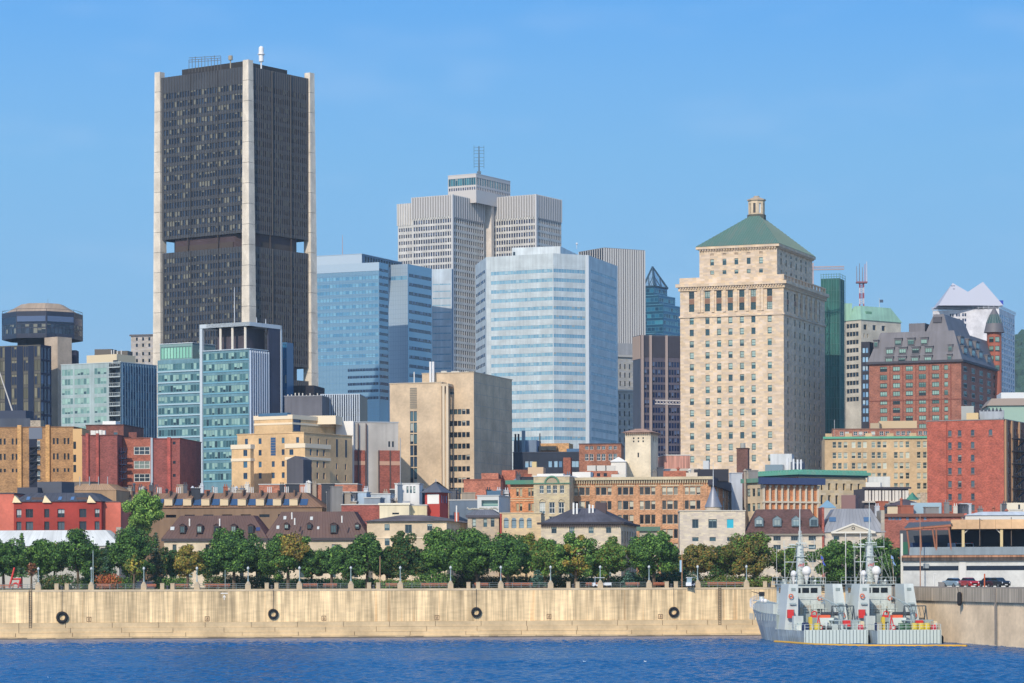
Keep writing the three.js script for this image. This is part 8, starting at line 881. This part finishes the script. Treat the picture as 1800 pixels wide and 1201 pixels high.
    // foredeck rail with life rafts
    A('foredeck_rail', (m) => { let p; for (let k = 0; k <= 16; k++) { const z = -38 - k * 1.06, t = clamp((-z - 38) / 17, 0, 1), x = -lerp(5.1, .4, t * t), y = lerp(5.1, 6.6, t); m.cyl(V3(x, y, z), V3(x, y + 1.05, z), .045, .045, 5); if (p) { m.cyl(p, V3(x, y + 1.05, z), .035, .035, 5); m.cyl(p.clone().setY(p.y - .5), V3(x, y + .55, z), .03, .03, 5); } p = V3(x, y + 1.05, z); } }, w8); A('life_raft', (m) => { for (const z of [-33, -35.2]) m.geo(new THREE.CapsuleGeometry(.36, .9, 4, 10), new THREE.Matrix4().makeRotationX(Math.PI / 2).setPosition(-4.3, 6.7, z)); }, w8).userData.kind = 'stuff'; A('gun_platform', (m) => { B(m, -4.6, -2.4, 6.6, 6.8, -41, -38); m.cyl(V3(-3.4, 6.8, -39.5), V3(-3.4, 7.6, -39.5), .5, .35, 10); }, sup); A('gun', (m) => { m.cyl(V3(-3.4, 7.8, -39.5), V3(-5, 8.3, -40.5), .08, .05, 6); B(m, -3.8, -3, 7.5, 8.2, -40, -39); }, dk);
    // working deck gear
    A('deck_crane', (m) => { m.cyl(V3(3.2, 2.1, -9.5), V3(3.2, 5.3, -9.5), .5, .42, 10); B(m, 2.7, 3.7, 5.2, 6.0, -10, -9); m.cyl(V3(3.2, 5.8, -9.5), V3(-.6, 7.6, -9.2), .16, .1, 6); m.cyl(V3(3.0, 5.2, -9.4), V3(1.2, 6.6, -9.3), .09, .09, 6); }, supD); A('crane_platform', (m) => { B(m, .3, 5.2, 3.6, 3.75, -8, -4.4); for (const x of [.4, 5.1]) for (const z of [-7.9, -4.5]) B(m, x - .07, x + .07, 2.1, 3.6, z - .07, z + .07); }, supD); const boat = A('rescue_boat', (m) => { for (const z of [-.55, .55]) m.geo(new THREE.CapsuleGeometry(.28, 2.6, 4, 10), new THREE.Matrix4().makeRotationZ(Math.PI / 2).setPosition(1.8, 4.7, -11 + z)); B(m, .4, 3.1, 4.4, 4.7, -11.5, -10.5); }, M('#3c4248')); A('winch_drum', (m) => { m.geo(new THREE.CylinderGeometry(.6, .6, 1.5, 14), new THREE.Matrix4().makeRotationZ(Math.PI / 2).setPosition(.4, 3, -7)); B(m, -.5, 1.3, 2.1, 2.5, -7.6, -6.4); }, dk); A('deck_container', (m) => { B(m, -1.2, 1.1, 2.1, 4.1, -8.2, -6); }, M('#d3dcd2')); A('orange_float', (m) => B(m, -1, .7, 4.1, 4.55, -8, -6.6), M('#e0643c')); A('hose_reel', (m) => { m.geo(new THREE.TorusGeometry(.42, .1, 6, 16), new THREE.Matrix4().setPosition(-1.2, 4.7, -9.9)); B(m, -1.8, -.8, 4.1, 4.5, -10.2, -9.8); }, red); A('red_davit', (m) => { m.cyl(V3(-2.5, 2.1, -2.6), V3(-2.3, 4.5, -2.6), .1, .1, 6); m.cyl(V3(-2.3, 4.5, -2.6), V3(-2.0, 2.8, -2.2), .09, .09, 6); m.geo(new THREE.TorusGeometry(.34, .09, 6, 14), new THREE.Matrix4().setPosition(-2.1, 2.6, -1.9)); }, red);
    for (const [x, h] of o.drums) A('drum', (m) => { m.cyl(V3(x, 2.1, -1.6), V3(x, 3.3, -1.6), .5, .5, 14); m.cyl(V3(x, 2.7, -1.6), V3(x, 2.76, -1.6), .53, .53, 14); }, M(h, { r: .5 })); for (const [x, z, w, h, c] of [[-4.1, -4, .5, 1.2, '#24345c'], [-3.2, -4.4, .25, 2.1, '#d8b838'], [-1.3, -2, .5, .7, '#2a2c30'], [.2, -2.2, .6, .9, '#b9c2bc'], [1.4, -2, .4, .8, '#3a3f44'], [4.4, -1.4, .35, .8, '#d84a58'], [4.8, -2.1, .3, 1.4, '#d9c9a4'], [3.8, -3, .5, 1.5, '#9aa8a6']]) A('deck_box', (m) => { B(m, x - w, x + w, 2.1, 2.1 + h, z - .4, z + .4); B(m, x - w * .8, x + w * .8, 2.1 + h, 2.2 + h, z - .3, z + .3); }, M(c)); A('bow_fender', (m) => { for (const [z, y] of [[-2, .5], [-5, .6]]) m.geo(new THREE.CapsuleGeometry(.45, .8, 4, 10), new THREE.Matrix4().setPosition(5.75, y, z)); }, dk).userData.kind = 'stuff'; reseed(o.seed); const tones = ['#c9d4cc', '#8f9c9c', '#5a6468', '#dfe4dc', '#3a4246', '#b0a894'];
    for (let k = 0; k < 70; k++) { const zone = rnd(), x = rr(-4.6, 4.8), z = zone < .5 ? rr(-12.5, -1) : zone < .75 ? rr(-20, -18.2) : rr(-31, -21.2), y = zone < .5 ? 2.05 : zone < .75 ? 4.45 : 9.58, w = rr(.1, .42), h = rr(.2, zone < .75 ? 1.3 : .8), m = M(tones[(rnd() * 6) | 0]); if (zone >= .75 && Math.abs(x) > 3) continue; A('deck_fitting', (q) => { if (rnd() < .5) { B(q, x - w, x + w, y, y + h, z - w, z + w); B(q, x - w * 1.15, x + w * 1.15, y + h, y + h + .06, z - w * 1.15, z + w * 1.15); } else { q.cyl(V3(x, y, z), V3(x, y + h, z), w * .6, w * .6, 8); q.cyl(V3(x, y + h, z), V3(x, y + h + .12, z), w * .9, w * .5, 8); } }, m); }
    for (const [x, y, z] of [[-2.5, 5.4, -20.35], [2.4, 7.2, -20.9], [-4.3, 7.6, -13.3], [4.4, 4.4, -12.9]]) A('lifebuoy', (q) => q.geo(new THREE.TorusGeometry(.33, .09, 6, 16), new THREE.Matrix4().setPosition(x, y, z)), M('#e06a3c')); A('pipe_run', (q) => { for (let k = 0; k < 9; k++) { const x = -2.6 + k * .62; q.cyl(V3(x, 4.3, -20.4), V3(x, 6.2 + (k % 3) * .5, -20.4), .05, .05, 5); } for (const y of [4.4, 5.4, 6.3, 7.4]) q.cyl(V3(-3, y, -20.42), V3(3, y, -20.42), .04, .04, 5); for (const y of [4.6, 5.05, 5.5]) { q.cyl(V3(-5.6, y, -18.1), V3(5.6, y, -18.1), .035, .035, 5); } for (let k = 0; k <= 12; k++) q.cyl(V3(-5.6 + k * .93, 4.5, -18.1), V3(-5.6 + k * .93, 5.5, -18.1), .04, .04, 5); }, rail).userData.kind = 'stuff'; A('gantry', (q) => { for (const x of [1.2, 4.8]) { q.cyl(V3(x, 2.1, -6), V3(x, 6, -7.5), .1, .1, 6); q.cyl(V3(x, 2.1, -9), V3(x, 6, -7.5), .1, .1, 6); } q.cyl(V3(1.2, 6, -7.5), V3(4.8, 6, -7.5), .1, .1, 6); for (let k = 0; k < 6; k++) q.cyl(V3(1.2 + k * .6, 6, -7.5), V3(1.5 + k * .6, 4.4, -7.2), .045, .045, 4); }, M('#4c565a')); A('hull_rib', (q) => { for (let k = 0; k < 12; k++) { const z = -19 - k * 2.1, t = clamp((-z - 30) / 25, 0, 1); B(q, -5.74 + t * t * 3.2, -5.6 + t * t * 3.2, 3.4, 4.5, z - .05, z + .05); } }, hullM).userData.kind = 'stuff'; mastLattice(A); return g;
  };
  const mastLattice = (A) => A('mast_lattice', (q) => { for (const s of [-1, 1]) { q.cyl(V3(s * .9, 9.6, -24), V3(s * .2, 18.6, -25), .05, .04, 5); for (let y = 10.4; y < 18; y += 1.1) { const t = (y - 9.6) / 9; q.cyl(V3(s * lerp(.9, .2, t), y, lerp(-24, -25, t)), V3(-s * lerp(.9, .2, t + .1), y + 1, lerp(-24, -25, t)), .03, .03, 4); } } q.box(WORLD, -1.1, 1.1, 16.1, 16.2, -25.6, -24.4); q.box(WORLD, -.9, .9, 14.2, 14.3, -25.5, -24.2); q.geo(new THREE.BoxGeometry(1.7, .18, .25), new THREE.Matrix4().setPosition(0, 16.5, -24.3)); }, rail).userData.kind = 'stuff';
  ship('grey patrol ship with its whole bow in view, farther from the pier', V3(P(1470, 1134, 476).x, 0, -476), .135, { seed: 41, flag: '#3a58b8', drums: [[-2.7, '#d8c030']] });
  ship('grey patrol ship moored against the pier with yellow drums on deck', V3(P(1599, 1134, 474).x, 0, -474), .135, { seed: 97, flag: '#7d9cc8', drums: [[-.9, '#3f6a48'], [.1, '#3f6a48'], [1.3, '#e0c82c'], [2.4, '#e0c82c'], [3.4, '#e0c82c']] });
  { const mb = new MB(), pts = [[1362, 1129], [1385, 1130.5], [1410, 1132.5], [1440, 1134.5], [1500, 1136], [1560, 1136.5], [1620, 1136.8], [1668, 1136.5], [1700, 1137]].map(([x, y]) => { const d = EYE * F / (y - PY - (x - PX) * SR * -1 * 0 + (x - PX) * .0034); const p = P(x, y, d); return V3(p.x, .08, p.z); }); mb.geo(new THREE.TubeGeometry(new THREE.CatmullRomCurve3(pts), 120, .2, 6)); single('floating_boom', 'yellow floating boom around the ship sterns', 'boom', mb, M('#e0a820', { r: .6 })); }
  const gull = (px, py, label) => { const d = EYE * F / (py - PY + (px - PX) * .0034), p = P(px, py, d), mb = new MB(); mb.geo(new THREE.SphereGeometry(.16, 10, 8), new THREE.Matrix4().makeScale(1.9, .8, 1)); mb.sph(V3(-.3, .2, 0), .09, 8); mb.cyl(V3(-.22, .05, 0), V3(-.3, .2, 0), .08, .06, 6); mb.cyl(V3(.2, .02, 0), V3(.5, .12, 0), .09, .02, 5); const m = single('seagull', label, 'bird', mb, M('#efeee8'), 'gulls on the water', V3(0, 0, 0)); m.position.set(p.x, .04, p.z); m.scale.setScalar(.42); }; gull(1027, 1164, 'white gull floating on the open blue water'); gull(1134, 1163.5, 'white gull floating on the open blue water'); gull(86, 1192.5, 'white gull floating on the open blue water');
}
// ================================================================ pier shed with parking deck
{
  const D = 520, f = face({ x: K(1584, 1000) * D, z: -D }, { x: 120, z: -D + 6 }), g = thing('pier_shed', 'two-level pier shed with timber canopy over an open parking deck', 'shed', at(f, 15, TOP, -6)), Y = (y) => Yp(1690, y, D), A = (n, fn, m, p) => { const mb = new MB(); fn(mb); return part(g, n, mb, m, p); }, U = (px) => f.U(px, 1000), L = f.L, wht = M('#c9c9c4', { t: 'mottle' });
  A('lower_wall', (m) => m.box(f, .2, L, TOP - .1, Y(986), -14, 0), wht); for (const [a, b] of [[1588, 1685], [1699, 1850]]) A('strip_window', (m) => m.box(f, U(a), Math.min(U(b), L), Y(1003), Y(995), -.1, .03), M('#1c2434', { r: .15 })); A('pilaster', (m) => m.box(f, U(1686.5), U(1698), TOP, Y(987), 0, .12), M('#d6d4ce')); A('wall_unit', (m) => m.box(f, U(1623), U(1633), Y(999), Y(991), .03, .6), M('#8f9698')); A('deck_slab', (m) => m.box(f, .1, L, Y(986), Y(977), -14, .5), M('#4c4440', { t: 'streak' })); A('rusty_edge', (m) => m.box(f, .1, L, Y(980), Y(976.6), .45, .62), M('#a87a5c', { t: 'streak' }));
  A('parapet_mesh', (m) => { m.box(f, U(1599), L, Y(976), Y(962), .36, .42); for (let u = U(1599); u < L; u += .5) m.box(f, u - .03, u + .03, Y(976), Y(961.5), .42, .48); }, M('#8d9aa2', { t: 'metal' })); A('back_wall', (m) => m.box(f, 0, L, Y(977), Y(930), -13.8, -13.5), M('#4a5058')); A('deck_roof', (m) => m.box(f, U(1672), L, Y(931), Y(926), -14, -.2), M('#6a6058')); const fa = A('fascia', (m) => m.box(f, U(1672), L, Y(930.5), Y(914), -.4, .4), M('#dcb488', { t: 'mottle' })); A('fascia_joint', (m) => { for (const x of [1700, 1722, 1750, 1778]) m.box(f, U(x) - .03, U(x) + .03, Y(930), Y(914), .4, .43); }, M('#b08c66'), fa).userData.kind = 'stuff';
  for (const x of [1693.5, 1761]) { A('column', (m) => { m.box(f, U(x) - .24, U(x) + .24, Y(975), Y(931), -.4, .1); }, M('#d3bd8c')); A('brace', (m) => m.cyl(at(f, U(x + (x < 1700 ? 2 : -2)), Y(938), -.2), at(f, U(x + (x < 1700 ? 9 : -9)), Y(931), -.2), .1, .1, 5), M('#d8d4c8')); } A('corner_post', (m) => m.box(f, -.05, .35, TOP, Y(938), -.4, .1), M('#d6d2c4'));
  const can = A('timber_canopy', (m) => { const z0 = -10, q = (x, y, z) => at(f, U(x), Y(y), z); m.quad(q(1590, 929, 1), q(1674, 922, 1), q(1674, 916, z0), q(1600, 918, z0)); m.quad(q(1590, 927.6, 1), q(1674, 920.6, 1), q(1674, 914.6, z0), q(1600, 916.6, z0)); m.quad(q(1590, 929, 1), q(1674, 922, 1), q(1674, 920.6, 1), q(1590, 927.6, 1)); }, M('#5a5c60')); A('canopy_beam', (m) => m.cyl(at(f, U(1593), Y(931), .8), at(f, U(1672), Y(925), .8), .2, .2, 6), M('#a86a4c'), can); for (const [x0, x1, y] of [[1600, 1594.5, 930], [1620.5, 1617.5, 929], [1646, 1639, 928], [1673, 1668, 926], [1647, 1646, 928]]) A('timber_post', (m) => m.cyl(at(f, U(x0), Y(974), .2), at(f, U(x1), Y(y), .7), .17, .17, 6), M('#a06a50')); A('green_tarp', (m) => m.box(f, U(1588), U(1597), Y(974), Y(952), -6, -5.8), M('#2f6a54')); A('blue_fence', (m) => m.box(f, U(1602), U(1640), Y(966), Y(953), -9, -8.8), M('#24406a'));
  for (const x of [1722.5, 1778]) { const mb = new MB(), p = P(x, 930, D - 2); mb.cyl(V3(p.x, Y(960), p.z), V3(p.x, Y(x < 1750 ? 912 : 910), p.z), .09, .07, 6); mb.cyl(V3(p.x, Y(914), p.z), V3(p.x + .8, Y(917), p.z), .05, .05, 5); single('deck_light_pole', x < 1750 ? 'slim light pole on the parking deck beside the pale column' : 'slim light pole on the parking deck above the parked cars', 'pole', mb, M('#6a5c50')); }
  // cars: profile extruded across, rounded roof, wheels, glass, lights
  const car = (label, pos, turn, hex, s = 1) => { const c = thing('parked_car', label, 'car', pos); c.isLocal = true; c.rotation.y = turn; c.scale.setScalar(s); const paint = new THREE.MeshPhysicalMaterial({ color: hex, roughness: .35, clearcoat: 1, clearcoatRoughness: .08 }), B = (n, fn, m, p) => { const mb = new MB(); fn(mb); return part(c, n, mb, m, p); }, pr = [[-2.15, .35], [-2.2, .75], [-1.95, .95], [-1.05, 1.0], [1.35, 1.03], [2.1, .95], [2.2, .6], [2.15, .35]], ext = (p, w0, w1, b = .12) => { const sh = new THREE.Shape(p.map(([x, y]) => new THREE.Vector2(x, y))); const e = new THREE.ExtrudeGeometry(sh, { depth: w1 - w0, bevelEnabled: true, bevelSize: b * .6, bevelThickness: b, bevelSegments: 2 }); e.translate(0, 0, w0); return e; };
    const body = B('body', (m) => m.geo(ext(pr, -.72, .72)), paint); B('cabin_glass', (m) => m.geo(ext([[-1.15, .98], [-.45, 1.4], [.75, 1.42], [1.5, 1.0]], -.6, .6, .1)), M('#1a2228', { r: .08, ior: 1.6 })); B('roof_panel', (m) => m.geo(ext([[-.5, 1.42], [-.3, 1.47], [.6, 1.48], [.8, 1.43]], -.55, .55, .08)), paint); for (const z of [-.62, .62]) { B('headlight', (m) => m.sph(V3(-2.14, .72, z), .16, 8), M('#e9edf0', { r: .1 }), body); B('tail_light', (m) => m.sph(V3(2.14, .78, z), .14, 8), M('#a01c1c', { r: .2 }), body); } B('grille', (m) => m.box(WORLD, -2.3, -2.2, .45, .68, -.45, .45), M('#14161a'), body); B('number_plate', (m) => m.box(WORLD, -2.33, -2.3, .38, .5, -.22, .22), M('#e6e6e2'), body); for (const [x, z] of [[-1.35, -.74], [-1.35, .74], [1.35, -.74], [1.35, .74]]) { const w = B('wheel', (m) => m.geo(new THREE.CylinderGeometry(.33, .33, .22, 18), new THREE.Matrix4().makeRotationX(Math.PI / 2).setPosition(x, .33, z)), M('#18181a')); B('rim', (m) => m.geo(new THREE.CylinderGeometry(.2, .2, .24, 12), new THREE.Matrix4().makeRotationX(Math.PI / 2).setPosition(x, .33, z)), M('#a9adb0', { m: .7, r: .3 }), w); } return c; };
  const cp = (px, d) => P(px, 1030, d - 14).setY(TOP); car('pale blue-grey hatchback parked beside the red car', cp(1677, 512), 1.95, '#8fa6b4', 1.08); car('bright red car parked by the pier shed wall', cp(1703, 508), 1.84, '#b01c22', 1.1); car('black car parked behind the orange post', cp(1741, 511), 2.05, '#1c2434', 1.1); car('glossy black saloon parked slightly ahead of the other black car', cp(1755, 503), 1.95, '#14171e', 1.1); const up = (px, dz) => { const p = at(f, U(px), Y(977), dz); return p; }; car('silver car on the parking deck behind the mesh parapet', up(1752, -2.5), 2.2, '#a9b4be'); car('white car on the parking deck near the shed end', up(1772, -2.6), 2.2, '#d9dcdc'); car('dark car on the parking deck with a bright bonnet', up(1791, -2.4), 2.2, '#2a3038'); car('blue car under the timber canopy', up(1652, -6), 1.9, '#2c3c64');
  for (const [px, l] of [[1685, 'white and blue van under the deck roof before the pale column'], [1702, 'white and blue van under the deck roof past the pale column']]) { const p = up(px, -8), v = thing('parked_van', l, 'van', p); v.isLocal = true; v.rotation.y = Math.PI / 2 + .2; const B = (n, fn, m) => { const mb = new MB(); fn(mb); return part(v, n, mb, m); }; B('body', (m) => { m.geo(new THREE.ExtrudeGeometry(new THREE.Shape([[-2.4, .4], [-2.4, 1.0], [-1.7, 1.25], [-1.2, 2.2], [2.3, 2.25], [2.35, .4]].map(([x, y]) => new THREE.Vector2(x, y))), { depth: 1.6, bevelSize: .08, bevelThickness: .1 }), new THREE.Matrix4().setPosition(0, 0, -.8)); }, M('#aebccb', { r: .3 })); B('windscreen', (m) => m.quad(V3(-1.78, 1.28, -.72), V3(-1.78, 1.28, .72), V3(-1.36, 2.1, .66), V3(-1.36, 2.1, -.66)), M('#1c2834', { r: .1 })); for (const [x, z] of [[-1.5, -.85], [-1.5, .85], [1.5, -.85], [1.5, .85]]) B('wheel', (m) => m.geo(new THREE.CylinderGeometry(.36, .36, .24, 16), new THREE.Matrix4().makeRotationX(Math.PI / 2).setPosition(x, .36, z)), M('#18181a')); for (const z of [-.6, .6]) B('marker_light', (m) => m.box(WORLD, -1.3, -1.1, 2.25, 2.36, z - .15, z + .15), M('#d8442c')); }
  const mb = new MB(), q = cp(1731, 506); mb.cyl(q, V3(q.x, Yp(1731, 1009, 506), q.z), .12, .12, 8); single('orange_post', 'short orange safety post between the red and black cars', 'post', mb, M('#c8623c')); const m2 = new MB(), q2 = cp(1642, 512); m2.cyl(q2, V3(q2.x, Yp(1642, 1008, 512), q2.z), .1, .08, 8); m2.cyl(V3(q2.x, Yp(1642, 1008, 512), q2.z), V3(q2.x + .4, Yp(1642, 1010, 512), q2.z), .08, .08, 6); single('hydrant_post', 'white standpipe post before the shed wall', 'post', m2, M('#e2e0d8')); for (const x of [1618]) { const m3 = new MB(), p = P(x, 1030, 516); m3.cyl(V3(p.x, TOP, p.z), V3(p.x, Yp(x, 905, 516), p.z), .1, .07, 6); single('light_pole', 'tall rusty pole before the timber canopy', 'pole', m3, M('#b0846a')); } const m4 = new MB(), q4 = cp(1655, 512); m4.box({ ...WORLD, o: q4.clone().setY(0) }, -.45, .45, TOP, TOP + .85, -.4, .4); m4.box({ ...WORLD, o: q4.clone().setY(0) }, -.5, .5, TOP + .85, TOP + .92, -.45, .45); single('utility_cabinet', 'small grey utility cabinet by the standpipe', 'cabinet', m4, M('#8a8684'));
}
scene.fog = new THREE.FogExp2(0xc4dcee, 0.00007);   // thin summer haze over the city
scene.traverse((o) => { if (o.isMesh) { o.castShadow = true; o.receiveShadow = true; } });
renderer.render(scene, camera);
